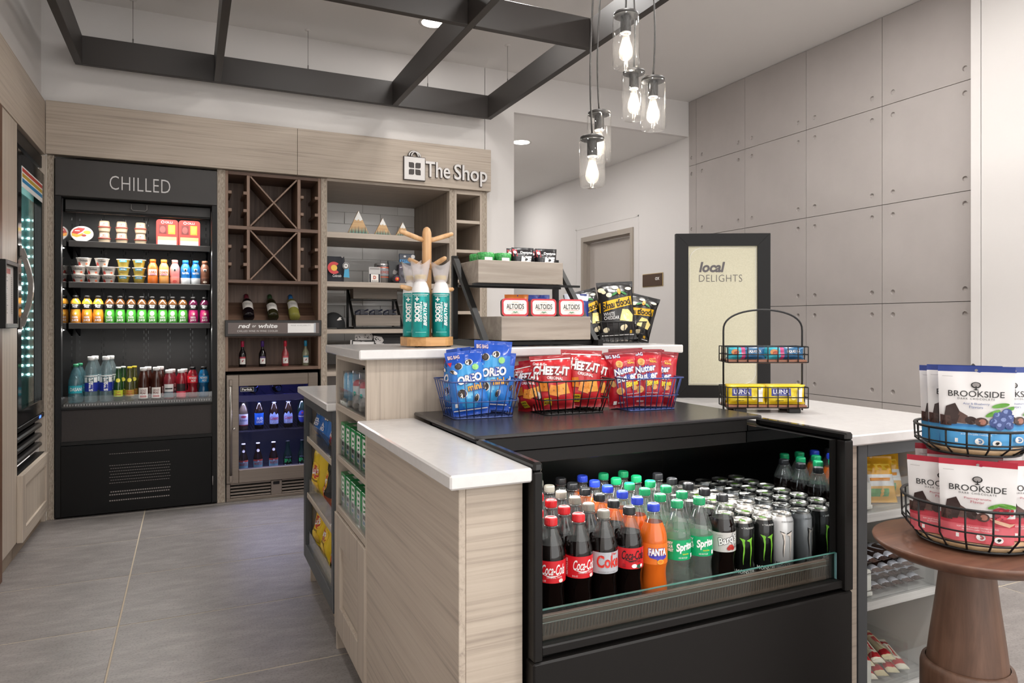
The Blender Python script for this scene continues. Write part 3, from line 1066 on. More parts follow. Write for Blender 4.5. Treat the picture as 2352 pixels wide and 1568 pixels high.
mb.rbox(-0.294, -0.274, -0.065, -0.02, 0.790, 0.832, STEEL, 0.002).rbox(-0.294, -0.274, -0.065, -0.02, 0.145, 0.187, STEEL, 0.002)
mb.build('handle', dr)
lk = MB().lathe([(0, 0), (0.011, 0), (0.010, 0.003), (0.004, 0.004), (0, 0.004)], mat('lock_chrome', '#b9b3ad', 0.2, 1), 16).build('lock', dr)
lk.location = (-0.262, -0.02, 0.495)
lk.rotation_euler = (PI / 2, 0, 0)
bd = MB().rbox(-0.222, -0.135, -0.0105, -0.0065, 0.744, 0.775, mat('badge_chrome', '#c9c7c6', 0.3, 0.8), 0.003).rbox(-0.219, -0.138, -0.0112, -0.0105, 0.747, 0.772, BLACK, 0.001).build('badge', dr)
mb = MB()
add_print(mb, [T('Perlick', -0.1785, 0.7595, 0.066, 0.016, WHITE, 0.02)], flat_y(0, -0.0113, 0), 0.0002, 0.0003)
mb.build('lettering', bd, recalc=False)
gr = MB().rbox(-0.31, 0.30, 0.0, 0.03, 0.0, 0.02, STEEL, 0.002).rbox(-0.31, -0.285, 0.0, 0.03, 0.02, 0.12, STEEL, 0.002).rbox(-0.022, 0.05, 0.0, 0.03, 0.02, 0.12, STEEL, 0.002).rbox(0.275, 0.30, 0.0, 0.03, 0.02, 0.12, STEEL, 0.002).box(-0.29, 0.28, 0.03, 0.05, 0.01, 0.12, BLACK).build('toe_grille', wf)
for a, b in ((-0.285, -0.022), (0.05, 0.275)):
    for k in range(5):
        MB().rbox(a, b, 0.004, 0.028, 0.022 + k * 0.022, 0.034 + k * 0.022, STEEL, 0.002).build('slat', gr)
mb = MB().rbox(-0.008, 0.034, -0.004, 0.0, 0.092, 0.112, BLACKG, 0.002)
mb.build('sensor', gr)
for z in (0.462,):
    mb = MB()
    for k in range(30):
        mb.box(-0.278 + k * 0.019, -0.274 + k * 0.019, 0.06, 0.5, z, z + 0.004, BLACKG)
    mb.box(-0.28, 0.28, 0.056, 0.064, z - 0.004, z + 0.006, mat('chrome_rail', '#9a9aa0', 0.25, 0.9))
    mb.build('wire_shelf', wf)
mb = MB()
for k in range(8):
    mb.box(-0.25 + k * 0.068, -0.244 + k * 0.068, 0.07, 0.5, 0.700, 0.705, BLACKG)
mb.rbox(-0.28, 0.28, 0.05, 0.07, 0.668, 0.712, mat('rack_front', '#8b8692', 0.35, 0.5), 0.002)
mb.build('bottle_rack', wf)
o = led(wf, -0.25, 0.25, 0.42, 0.825, 0.9, (0.2, 0.22, 1.0))
o = led(wf, -0.25, 0.25, 0.07, 0.655, 2.0, (0.85, 0.87, 1.0))  # added white fill lamp, brightens the upper beer labels
o = led(wf, -0.25, 0.25, 0.07, 0.445, 2.0, (0.85, 0.87, 1.0))  # added white fill lamp for the lower bottles

# ------------------------------------------------------------------ open shelves with tiled back
W_SH = wood('shelf_grain_x', 0, '#978a7e', '#b8ab9d', '#a99c8f')
W_SHZ = wood('shelf_grain_z', 2, '#837568', '#a59888', '#94877a', across=55)
sh = thing('open_shelves', 'light wood open shelving bay with white tiled back', 'shelving', (1.363, YP, 0))
XA, XB = -0.465, 0.465
MB().rbox(XA, XB, 0.0, 0.94, 2.232, 2.250, W_SH, 0.0012).build('top_panel', sh)
MB().rbox(XB, XB + 0.012, 0.061, 0.94, 0.0, 2.232, W_SHZ, 0.0012).build('side_panel', sh)
MB().rbox(XA - 0.012, XA, 0.061, 0.94, 0.0, 2.232, W_SHZ, 0.0012).build('side_panel', sh)
for z0, z1, dp in ((1.828, 1.869, 0.62), (1.474, 1.512, 0.62), (1.136, 1.167, 0.62), (0.83, 0.862, 0.9)):
    MB().rbox(XA, XB, 0.0, dp, z0, z1, W_SH, 0.0015).build('shelf', sh)
TW = [mat('wall_tile_%d' % k, c, 0.22) for k, c in enumerate(('#f1efed', '#eae8e6', '#f4f3f1', '#e6e4e2'))]
MB().box(XA, XB, 0.93, 0.945, 0.86, 2.232, mat('tile_grout', '#d2cfcc', 0.8)).build('tile_backer', sh)
rng = random.Random(4)
tm = [MB().rbox(-0.1535, 0.1535, -0.008, 0, -0.0485, 0.0485, m, 0.001).mesh('wall_tile') for m in TW]
for r_ in range(14):
    for c in range(4):
        x = XA + 0.155 + c * 0.31 - (0.155 if r_ % 2 else 0)
        if x - 0.1535 < XA:
            sx, x = 0.5, XA + 0.0775
        elif x + 0.1535 > XB + 0.001:
            if x - 0.1535 > XB - 0.05:
                continue
            sx, x = 0.5, XB - 0.0775
        else:
            sx = 1.0
        o = bpy.data.objects.new('wall_tile', tm[rng.randrange(4)])
        COL.objects.link(o)
        o.parent = sh
        o.location = (x, 0.93, 0.91 + r_ * 0.10)
        o.scale = (sx * 0.995, 1, 1)

ct = thing('cubby_tower', 'narrow light wood cubby tower at the end of the back cabinets', 'shelving', (1.985, YP, 0))
MB().rbox(-0.114, -0.098, 0, 0.55, 0, 2.248, W_Z, 0.0012).build('side_panel', ct)
MB().rbox(0.098, 0.114, 0, 0.55, 0, 2.248, W_Z, 0.0012).build('side_panel', ct)
MB().rbox(-0.098, 0.098, 0, 0.55, 2.215, 2.248, W_X, 0.0012).build('top_panel', ct)
MB().rbox(-0.098, 0.098, 0.55, 0.562, 0, 2.248, W_SHZ, 0.0012).build('back_panel', ct)
for z in (1.99, 1.76, 1.525, 1.28, 1.05, 0.82):
    MB().rbox(-0.098, 0.098, 0.004, 0.55, z, z + 0.025, W_X, 0.0012).build('shelf', ct)

# ------------------------------------------------------------------ The Shop lettering
sp = thing('shop_sign', 'raised white shop bag emblem and lettering reading The Shop on the fascia', 'sign', (1.79, 5.049, 2.36))
SW = mat('sign_face_white', '#dcd8d5', 0.4)
SD = mat('sign_side_dark', '#3b3432', 0.5)


def raised(pts, y0, d, m, par, nm):
    MB().prism(pts, y0, y0 + d, m, 1).build(nm, par)


def rr(x0, x1, z0, z1, corners, r=0.012):
    """rectangle with chosen rounded corners: order bl, br, tr, tl"""
    pts = []
    for (cx, cz, sx, sz, a0), c in zip(((x0, z0, 1, 1, PI), (x1, z0, -1, 1, 1.5 * PI), (x1, z1, -1, -1, 0), (x0, z1, 1, -1, 0.5 * PI)), corners):
        if not c:
            pts.append((cx, cz))
            continue
        for k in range(7):
            a = a0 + k / 6 * PI / 2
            pts.append((cx + sx * r + r * math.cos(a), cz + sz * r + r * math.sin(a)))
    return pts


bx0, bx1, bz0, bz1 = -0.337, -0.178, -0.076, 0.092
raised([(bx0 - 0.004, bz0 - 0.004), (bx1 + 0.004, bz0 - 0.004), (bx1 + 0.004, bz1 + 0.004), (bx0 - 0.004, bz1 + 0.004)], -0.018, 0.018, SD, sp, 'bag_backing')
raised([(bx0, bz0), (bx1, bz0), (bx1, bz1), (bx0, bz1)], -0.021, 0.003, SW, sp, 'bag_face')
mcx = (bx0 + bx1) / 2
for (dx, dz, cs) in ((-1, 1, (1, 0, 1, 0)), (1, 1, (0, 1, 0, 1)), (-1, -1, (0, 1, 0, 1)), (1, -1, (1, 0, 1, 0))):
    x0, x1 = sorted((mcx + dx * 0.0045, mcx + dx * 0.046))
    z0, z1 = sorted((0.006 + dz * 0.0045, 0.006 + dz * 0.046))
    raised(rr(x0, x1, z0, z1, cs), -0.0225, 0.0015, SD, sp, 'leaf_mark')
for (cx, m, r_, y) in ((mcx + 0.010, SW, 0.034, -0.016), (mcx - 0.008, SW, 0.036, -0.019)):
    for mm, rad, yy in ((SD, 0.0085, y + 0.004), (SW, 0.0058, y)):
        MB().tube([(cx + r_ * math.cos(a), yy, bz1 + r_ * 0.15 + r_ * 1.05 * math.sin(a)) for a in [PI * k / 16 for k in range(17)]], rad, mm, 8).build('bag_handle', sp)


def raised_text(s, x, z, w, h, par, bold):
    for m, d0, d1, b, nm in ((SD, -0.016, 0.0, bold + 0.012, 'letter_side'), (SW, -0.019, -0.016, bold, 'letter_face')):
        vs, fs, _ = text2d(s, b)
        g = 1.02 if m is SD else 1.0
        n = len(vs)
        pts = [(x + a * w * g, z + c * h * g) for a, c in vs]
        cnt = {}
        for f_ in fs:
            for i in range(len(f_)):
                e = (f_[i], f_[(i + 1) % len(f_)])
                cnt[tuple(sorted(e))] = cnt.get(tuple(sorted(e)), 0) + 1
        vv = [(p[0], d0, p[1]) for p in pts] + [(p[0], d1, p[1]) for p in pts]
        ff = [list(f_) for f_ in fs] + [(a, b_, b_ + n, a + n) for (a, b_), c in cnt.items() if c == 1]
        MB().add(vv, ff, m).build(nm, par)


raised_text('The', -0.073, 0.014, 0.196, 0.118, sp, 0.012)
raised_text('Shop', 0.195, -0.005, 0.275, 0.156, sp, 0.012)
# ------------------------------------------------------------------ island: worktops
def slab(x0, x1, y0, y1, z1, lb, nm='countertop'):
    t = MB().rbox(x0, x1, y0, y1, z1 - 0.030, z1, QUARTZ, 0.004)
    return t.build(nm, None, lb, 'countertop')


slab(0.470, 0.6535, 1.303, 2.149, 0.914, 'narrow white quartz worktop over the near corner of the island')
slab(0.467, 1.45, 2.652, 3.424, 0.914, 'white quartz worktop above the chip bags at the back of the island')
slab(0.469, 1.695, 2.110, 2.690, 1.134, 'raised white quartz worktop carrying the wooden tree and tiered rack')
slab(1.612, 2.215, 1.312, 2.80, 0.914, 'white quartz worktop under the framed poster sign')

# ------------------------------------------------------------------ near wood block
nb = thing('island_end_cabinet', 'plain light wood block at the near corner of the island', 'cabinet', (0.575, 1.74, 0))
MB().rbox(-0.075, -0.060, -0.405, 0.408, 0, 0.884, W_Y, 0.0012).build('side_panel', nb)
MB().rbox(-0.0595, 0.070, -0.405, -0.390, 0, 0.884, W_X, 0.0012).build('front_panel', nb)
MB().box(-0.059, 0.070, -0.389, 0.405, 0, 0.880, W_Z).build('carcass', nb)

# ------------------------------------------------------------------ raised cabinet with end shelves
rc = thing('island_shelf_cabinet', 'tall light wood island cabinet with tissue box shelves in its end', 'cabinet', (0.50, 2.40, 0))
Y0, Y1 = -0.249, 0.245
MB().rbox(0.0, 1.111, Y0, Y0 + 0.018, 0.0, 1.104, W_Z, 0.0012).build('front_panel', rc)
MB().rbox(0.0, 0.30, Y1 - 0.018, Y1, 0.0, 1.104, W_Z, 0.0012).build('side_panel', rc)
MB().rbox(0.30, 1.111, Y0 + 0.018, Y1, 0.0, 1.104, W_Z, 0.0012).build('carcass', rc)
MB().rbox(0.0, 0.30, Y0 + 0.018, Y1 - 0.018, 1.082, 1.104, W_Y, 0.0012).build('top_rail', rc)
for a, b in ((0.893, 0.917), (0.708, 0.727), (0.518, 0.541)):
    MB().rbox(0.0, 0.30, Y0 + 0.018, Y1 - 0.018, a, b, W_Y, 0.0012).build('shelf', rc)
mb = MB()
mb.rbox(-0.006, 0.012, Y0 + 0.002, Y0 + 0.10, 0.085, 0.513, W_Z, 0.0012)
mb.rbox(-0.006, 0.012, Y1 - 0.10, Y1 - 0.002, 0.085, 0.513, W_Z, 0.0012)
mb.rbox(-0.006, 0.012, Y0 + 0.10, Y1 - 0.10, 0.41, 0.513, W_Z, 0.0012)
mb.rbox(-0.006, 0.012, Y0 + 0.10, Y1 - 0.10, 0.085, 0.185, W_Z, 0.0012)
dr = mb.build('door', rc)
MB().box(0.006, 0.014, Y0 + 0.10, Y1 - 0.10, 0.185, 0.41, W_Y).build('panel', dr)
MB().box(0.05, 0.30, Y0 + 0.018, Y1, 0.0, 0.085, mat('toe_kick', '#8d7d6c', 0.6)).build('toe_kick', rc)
MB().lathe([(0, 0), (0.004, 0), (0.004, 0.006), (0, 0.006)], BLACK, 10, c=(0.10, Y1 - 0.024, 1.04)).build('shelf_pin', rc)
for zb in (0.917, 0.727, 0.541):
    b = MB()
    b.box(0.006, 0.009, Y0 + 0.022, Y1 - 0.022, zb + 0.001, zb + 0.062, ACRY)
    b.box(0.006, 0.24, Y0 + 0.022, Y1 - 0.022, zb + 0.001, zb + 0.004, ACRY)
    for k in range(1, 5):
        yy = Y0 + 0.022 + k * 0.09
        b.box(0.010, 0.22, yy - 0.001, yy + 0.001, zb + 0.004, zb + 0.04, ACRY)
    bi = b.build('acrylic_bin', rc)
    b = MB()
    for k in range(5):
        yy = Y0 + 0.06 + k * 0.09
        b.rbox(0.011, 0.030, yy - 0.012, yy + 0.012, zb + 0.005, zb + 0.024, mat('pusher_grey', '#b9b4ab', 0.4), 0.004)
    b.build('pusher_feet', bi)

# ------------------------------------------------------------------ chip cabinet
cp = thing('chip_cabinet', 'dark framed island cabinet holding three shelves of chip bags', 'cabinet', (0.49, 3.02, 0))
FR = mat('slate_frame', '#3f4144', 0.45)
Y0, Y1 = -0.372, 0.362
mb = MB()
mb.rbox(0.0, 0.03, Y0, Y0 + 0.035, 0.125, 0.884, FR, 0.0015).rbox(0.0, 0.03, Y1 - 0.055, Y1, 0.125, 0.884, FR, 0.0015)
mb.rbox(0.0, 0.03, Y0 + 0.035, Y1 - 0.055, 0.838, 0.884, FR, 0.0015).rbox(0.0, 0.03, Y0 + 0.035, Y1 - 0.055, 0.125, 0.190, FR, 0.0015)
mb.build('frame', cp)
mb = MB().box(0.03, 0.75, Y0, Y0 + 0.018, 0.125, 0.882, W_Z).box(0.03, 0.75, Y1 - 0.018, Y1, 0.0, 0.882, W_Z)
mb.box(0.40, 0.42, Y0 + 0.018, Y1 - 0.018, 0.125, 0.882, W_Z).box(0.03, 0.40, Y0 + 0.018, Y1 - 0.018, 0.868, 0.882, W_Z)
mb.build('carcass', cp)
for zt in (0.691, 0.431, 0.190):
    MB().rbox(0.031 if zt < 0.2 else 0.006, 0.40, Y0 + 0.036, Y1 - 0.056, zt - 0.024, zt, W_Y, 0.0012).build('shelf', cp)
    MB().box(0.009, 0.012, Y0 + 0.036, Y1 - 0.056, zt + 0.001, zt + 0.072, ACRY).box(0.012, 0.35, Y0 + 0.036, Y1 - 0.056, zt + 0.0005, zt + 0.003, ACRY).build('acrylic_guard', cp)
MB().box(0.055, 0.75, Y0, Y1, 0.0, 0.124, mat('toe_kick', '#8d7d6c', 0.6)).build('toe_kick', cp)

# ------------------------------------------------------------------ open drink merchandiser
mc = thing('drink_merchandiser', 'black open-front drink merchandiser set into the island', 'display fridge', (1.13, 1.31, 0))
SAT = mat('merchandiser_black', '#161413', 0.42, spec=0.25)
SATG = mat('merchandiser_rail', '#141313', 0.14)
DECK = noisy('dark_deck_sheet', '#2b292a', '#323031', (6, 6, 6), 0.27)
MIR = mat('merchandiser_end_mirror', '#979c9f', 0.025, 1.0)
# end panels
for nm, x0, x1 in (('end_panel', -0.4765, -0.455), ('end_panel', 0.447, 0.4765)):
    mb = MB()
    mb.rbox(x0, x1, -0.012, 0.018, 0.506, 0.905, SAT, 0.003)
    mb.rbox(x0, x1, -0.012, 0.315, 0.905, 0.926, SATG, 0.005)
    mb.box(x0 + 0.004, x1 - 0.004, 0.018, 0.835, 0.40, 0.904, SAT)
    mb.build(nm, mc)
MB().box(0.4225, 0.4265, 0.02, 0.74, 0.526, 0.904, MIR).build('mirror_end', mc)
MB().box(0.4265, 0.4468, 0.02, 0.80, 0.526, 0.904, BLACK).build('end_liner', mc)
MB().box(-0.4545, -0.450, 0.02, 0.74, 0.526, 0.904, mat('merchandiser_liner', '#0d0c0c', 0.3)).build('end_liner', mc)
MB().box(-0.45, 0.4468, 0.74, 0.76, 0.40, 0.92, mat('merchandiser_liner', '#0d0c0c', 0.3)).build('back_liner', mc)
MB().rbox(-0.478, 0.4785, 0.316, 0.837, 0.921, 0.932, DECK, 0.003).build('deck_top', mc)
hb = MB().rbox(-0.448, 0.4215, 0.320, 0.345, 0.886, 0.921, SAT, 0.001).rbox(-0.448, 0.4215, 0.324, 0.345, 0.850, 0.884, SAT, 0.001).build('light_header', mc)
MB().box(-0.44, 0.415, 0.346, 0.42, 0.853, 0.86, SAT).build('lamp_tray', hb)
MB().box(-0.45, 0.4468, 0.04, 0.74, 0.510, 0.524, mat('merchandiser_floor', '#141312', 0.4)).build('shelf', mc)
BRN = noisy('intake_brown', '#5c483f', '#69534a', (5, 5, 5), 0.45)
lp = MB().rbox(-0.4545, 0.435, 0.030, 0.040, 0.528, 0.582, BRN, 0.001).build('intake_grille', mc)
mb = MB()
for k in range(104):
    x = -0.452 + k * 0.0085
    mb.add([(x, 0.0285, 0.540), (x + 0.0045, 0.0285, 0.540), (x + 0.008, 0.0285, 0.566), (x + 0.0035, 0.0285, 0.566)], [(0, 1, 2, 3)], mat('intake_shadow', '#463934', 0.5))
mb.box(-0.4545, 0.435, 0.0270, 0.0298, 0.5665, 0.5685, GREYP).box(-0.4545, 0.435, 0.0285, 0.0298, 0.578, 0.579, GREYP)
tag(mb.build('intake_ribs', lp, recalc=False), kind='stuff')
GG = clear('front_glass', '#f0f6f4', 0.6)
fg = MB().box(-0.4545, 0.4405, 0.012, 0.018, 0.533, 0.603, GG).build('front_glass', mc)
GE = mat('glass_green_edge', '#3f6f66', 0.15)
MB().box(-0.4545, 0.4405, 0.0118, 0.0182, 0.6025, 0.6037, GE).box(0.4395, 0.4410, 0.0118, 0.0182, 0.533, 0.6025, mat('glass_pale_edge', '#7fa9ac', 0.15)).build('polished_edge', fg)
MB().rbox(-0.4545, 0.4465, -0.004, 0.024, 0.512, 0.533, SAT, 0.003).build('front_rail', mc)
MB().rbox(-0.4765, 0.4765, -0.010, 0.03, 0.05, 0.503, SAT, 0.004).build('base_panel', mc)
MB().box(-0.47, 0.47, 0.04, 0.83, 0.0, 0.39, BLACK).build('machine_body', mc)
led(mc, -0.42, 0.40, 0.355, 0.848, 3.4).rotation_euler = (math.radians(-20), 0, 0)

# ------------------------------------------------------------------ candy cabinet under the far worktop
kc = thing('candy_cabinet', 'light wood and slate framed island cabinet filled with candy bars', 'cabinet', (1.61, 1.33, 0))
MB().rbox(0.0, 0.049, 0.0, 0.02, 0, 0.884, W_X, 0.0012).box(0.0, 0.02, 0.02, 0.80, 0, 0.884, W_Y).build('side_panel', kc)
mb = MB()
mb.rbox(0.050, 0.086, -0.004, 0.018, 0.06, 0.884, FR, 0.0015).rbox(0.086, 0.42, -0.004, 0.018, 0.848, 0.884, FR, 0.0015)
mb.build('frame', kc)
PALE = mat('pale_panel', '#d9d8d4', 0.5)
MB().rbox(0.42, 0.595, -0.004, 0.40, 0.0, 0.884, PALE, 0.002).build('end_panel', kc)
MB().box(0.03, 0.42, 0.395, 0.41, 0.06, 0.884, mat('tan_back_panel', '#c9bca9', 0.5)).build('back_panel', kc)
for zt in (0.680, 0.432, 0.17):
    MB().rbox(0.022 if zt < 0.6 else 0.05, 0.418, 0.020, 0.394, zt - 0.024, zt, wood('candy_shelf', 0, '#8f8f8d', '#b5b4b1', '#a4a3a0'), 0.0012).build('shelf', kc)
    mb = MB().box(0.089, 0.416, 0.028, 0.031, zt + 0.001, zt + 0.09, ACRY)
    for x in (0.125, 0.145, 0.30):
        mb.box(x, x + 0.002, 0.031, 0.36, zt + 0.001, zt + 0.115, ACRY)
    mb.build('acrylic_bin', kc)
# ------------------------------------------------------------------ bottles and cups: builder
def C(h, r=0.4, **k):
    return mat('c' + h + '_%02d' % int(r * 100), h, r, **k)


def bottle(name, label, cat, prof, mats, cap, capm, prints=(), n=20, group=None, loc=(0, 0, 0), rot=0, turn=0.0):
    """prof/mats: turned body; cap: (r, z0, z1)"""
    t = thing(name, label, cat, loc, rot, group)
    MB().lathe(prof, mats, n).build('body', t)
    if cap:
        r, z0, z1 = cap
        MB().lathe([(0, z0), (r, z0), (r, z1 - 0.002), (r - 0.0015, z1), (0, z1)], capm, n).build('cap', t)
    if prints:
        mb = MB()
        add_print(mb, prints, cyl_map(prof, turn), 0.00025, 0.0004, 0.009)
        mb.build('label_print', t, recalc=False)
    return t


def row(proto, spots, labels, group, rot=None):
    for k, s in enumerate(spots):
        lb = labels[k] if isinstance(labels, (list, tuple)) else labels
        if k == 0:
            proto.location = s
            proto['label'] = lb
            proto['group'] = group
            if rot is not None:
                proto.rotation_euler = (0, 0, rot)
        else:
            dup(proto, s, rot, lb, group)


def seg(prof, cuts):
    """one material per profile segment from (z_limit, material) rules"""
    out = []
    for (r0, z0), (r1, z1) in zip(prof, prof[1:]):
        zm = (z0 + z1) / 2
        for lim, m in cuts:
            if zm < lim:
                out.append(m)
                break
        else:
            out.append(cuts[-1][1])
    return out


# ---- row 1 of the chilled case: dip cups, round tray, snack packs
Z = 1.7455
CUPC = clear('dip_cup_clear', '#f6efe6', 1.2, 0.05, 1.4, 0.35, '#f0dcc0')
prof = [(0, 0), (0.030, 0), (0.033, 0.012), (0.036, 0.030), (0.0395, 0.032), (0.0395, 0.036), (0.035, 0.038), (0.031, 0.070), (0.028, 0.0755), (0, 0.076)]
dip = C('#e8d3b4')
cupm = [dip, dip, dip, C('#a8423a'), C('#a8423a'), C('#a8423a'), CUPC, CUPC, C('#f1ece6')]
hum = bottle('dip_cup', '', 'dip cup', prof, cupm, None, None,
             [R(-0.024, 0.024, 0.042, 0.064, WHITE), E(0, 0.055, 0.013, 0.006, C('#d66a4b')), R(-0.016, 0.016, 0.0435, 0.047, C('#b8473e'))], 20)
MB().lathe([(0, 0.039), (0.027, 0.039), (0.026, 0.066), (0.02, 0.0665), (0, 0.0665)], C('#e3a877'), 16).build('pretzels', hum)
xs = (-0.516, -0.414, -0.301)
nm = ('nearest the round tray', 'in the middle of the three stacks', 'nearest the red snack packs')
row(hum, [(x, 5.40, Z + k * 0.0765) for x in xs for k in (0, 1)],
    ['%s red-rimmed dip cup in the stack %s' % (('lower', 'upper')[k], q) for q in nm for k in (0, 1)], 'red-rimmed dip cups')
t = thing('snack_tray', 'round party tray with bacon and cheese picture leaning on the top cooler shelf', 'snack tray', (-0.643, 5.40, Z + 0.053))
mb = MB().lathe([(0, 0.0), (0.055, 0.0), (0.066, 0.020), (0.066, 0.023), (0.060, 0.024), (0, 0.025)], [C('#e6e2dd')] * 3 + [C('#cfcac6')] * 2, 28)
mb.M = Matrix.Identity(4)
o = mb.build('tray', t)
o.rotation_euler = (math.radians(78), 0, 0)
o.scale = (1, 0.82, 1)
mb = MB()
add_print(mb, [E(0, 0, 0.060, 0.049, C('#d9d6d4', 0.25)), P([(-0.058, 0.008), (-0.045, 0.034), (-0.02, 0.046), (0.02, 0.042), (0.0, 0.018), (-0.03, -0.002)], C('#a9322c')),
               P([(-0.055, -0.012), (-0.058, 0.008), (-0.02, 0.0), (0.01, 0.012), (0.0, -0.01), (-0.03, -0.02)], C('#e59a3c')),
               E(0.030, 0.016, 0.022, 0.012, C('#e8c53d')), E(0.012, -0.006, 0.014, 0.008, C('#9c3b30')), R(-0.04, -0.012, 0.022, 0.027, WHITE)],
          lambda x, z, o: (x, -0.0253 - o + z * 0.2, z), 0.0003, 0.0006)
mb.build('print', t, recalc=False)
pk = thing('snack_pack', '', 'snack pack', (0, 0, 0))
RED = C('#d5463f', 0.3)
MB().prism(rr(-0.068, 0.068, 0.0, 0.185, (1, 1, 1, 1), 0.02), -0.008, 0.008, RED, 1).build('card', pk)
mb = MB()
add_print(mb, [R(-0.052, -0.004, 0.085, 0.150, C('#7a3b38')), R(0.006, 0.050, 0.085, 0.150, C('#e9a53c')), R(-0.058, 0.058, 0.010, 0.060, C('#e9e4de')),
               R(-0.058, 0.058, 0.042, 0.066, C('#e9c987')), T('OLLI', 0.010, 0.166, 0.046, 0.014, WHITE, 0.01), E(-0.028, 0.166, 0.010, 0.010, WHITE), E(-0.028, 0.166, 0.007, 0.007, RED),
               E(-0.028, 0.115, 0.018, 0.024, C('#9a5a55')), R(0.014, 0.042, 0.095, 0.142, C('#f1bb55'))], flat_y(0, -0.008, 0), 0.0003, 0.0005)
mb.build('print', pk, recalc=False)
row(pk, [(-0.137, 5.40, Z), (0.003, 5.40, Z)], ['red meat and cheese snack pack beside the dip cups', 'red meat and cheese snack pack nearest the case side'], 'red snack packs')

# ---- row 2: yogurts, fruit cups, shakes
Z = 1.4785
prof = [(0, 0), (0.028, 0), (0.031, 0.002), (0.043, 0.052), (0.046, 0.053), (0.046, 0.055), (0, 0.0553)]
yo = bottle('yogurt_cup', '', 'yogurt cup', prof, C('#e9e3dc'), None, None,
            [T('Chobani', 0, 0.036, 0.050, 0.013, INK, 0.02), E(-0.024, 0.016, 0.007, 0.013, C('#a5342c'), 0.5), E(-0.032, 0.012, 0.005, 0.010, C('#7d221e'), -0.4), E(0.020, 0.015, 0.008, 0.007, C('#dd7a55')), E(0.020, 0.015, 0.003, 0.003, C('#a5342c'))], 20)
sp_, lb = [], []
for lvl, xs in ((0, (-0.664, -0.580, -0.491)), (1, (-0.664, -0.580, -0.491)), (2, (-0.634, -0.530))):
    for k, x in enumerate(xs):
        sp_.append((x, 5.40, Z + lvl * 0.0556))
        lb.append('white yogurt cup with dark lettering, %s layer, %s' % (('bottom', 'middle', 'top')[lvl], (('outer side', 'centre', 'next to the fruit cups') if lvl < 2 else ('outer side', 'next to the fruit cups'))[k]))
row(yo, sp_, lb, 'white yogurt cups')
FRC = clear('fruit_cup_clear', '#f3eec0', 1.2, 0.05, 1.4, 0.55, '#cdb356')
prof = [(0, 0), (0.027, 0), (0.030, 0.004), (0.040, 0.050), (0.043, 0.052), (0.043, 0.055), (0, 0.0555)]
fc = bottle('fruit_cup', '', 'fruit cup', prof, [FRC] * 3 + [C('#d8d0c0'), C('#d8d0c0'), C('#cfd3d0', 0.2)], None, None, [R(-0.022, 0.022, 0.034, 0.050, C('#4fa7c4')), R(-0.014, 0.014, 0.039, 0.045, WHITE)], 20)
MB().lathe([(0, 0.003), (0.025, 0.003), (0.037, 0.046), (0, 0.047)], noisy('pear_chunks', '#b4953f', '#e0cc7a', (60, 60, 60), 0.4), 16).build('fruit', fc)
row(fc, [(x, 5.40, Z + k * 0.0558) for x in (-0.404, -0.310) for k in range(3)],
    ['%s yellow fruit cup in the stack %s' % (q, w_) for w_ in ('beside the yogurts', 'beside the coffee drinks') for q in ('bottom', 'middle', 'top')], 'clear yellow fruit cups')


def shake(body, capc, low, lab, prints, label, x, cat='drink bottle'):
    prof = [(0, 0), (0.029, 0), (0.0315, 0.004), (0.0315, 0.030), (0.0315, 0.048), (0.0295, 0.056), (0.0315, 0.064), (0.0315, 0.108), (0.0295, 0.122), (0.022, 0.140), (0.018, 0.147), (0.018, 0.150)]
    b = bottle('shake_bottle', label, cat, prof, seg(prof, [(0.046, C(low)), (1, C(body))]), (0.0195, 0.150, 0.172), C(capc), prints, 20, 'small plastic shake bottles', (x, 5.385, Z))
    return b


dk_ = [R(-0.030, 0.030, 0.062, 0.102, C('#f3e9dc')), T('DUNKIN', 0, 0.083, 0.052, 0.018, C('#e2622d'), 0.04), R(-0.022, 0.022, 0.064, 0.072, C('#d98da0'))]
shake('#d9702c', '#e8742a', '#c9651f', 0, dk_, 'orange coffee drink bottle next to the fruit cups', -0.226)
shake('#d9a05a', '#e39a3f', '#c98c4a', 0, dk_, 'tan coffee drink bottle with orange cap', -0.157)
COW = [E(0, 0.104, 0.010, 0.010, WHITE), E(0, 0.100, 0.006, 0.009, INK), R(-0.012, 0.012, 0.108, 0.112, WHITE)]
shake('#e88a86', '#eba79d', '#d97f70', 0, COW + [E(0, 0.022, 0.014, 0.010, C('#c6453c'))], 'pink milkshake bottle between tan and blue ones', -0.089)
fx = [T('fairlife', 0, 0.082, 0.046, 0.016, WHITE, 0.02)] + COW
sh1 = shake('#1f7fcf', '#2b8fe0', '#eceff2', 0, fx, 'blue milk bottle next to the pink milkshake', -0.022)
dup(sh1, (0.043, 5.385, Z), None, 'blue milk bottle next to the brown chocolate milk')
shake('#8a5a44', '#9c6a50', '#5d3a2c', 0, COW + [E(0, 0.022, 0.014, 0.008, C('#e8d7c4'))], 'brown chocolate milk bottle at the end of the shelf', 0.102)

# ---- row 3: juices
Z = 1.2115


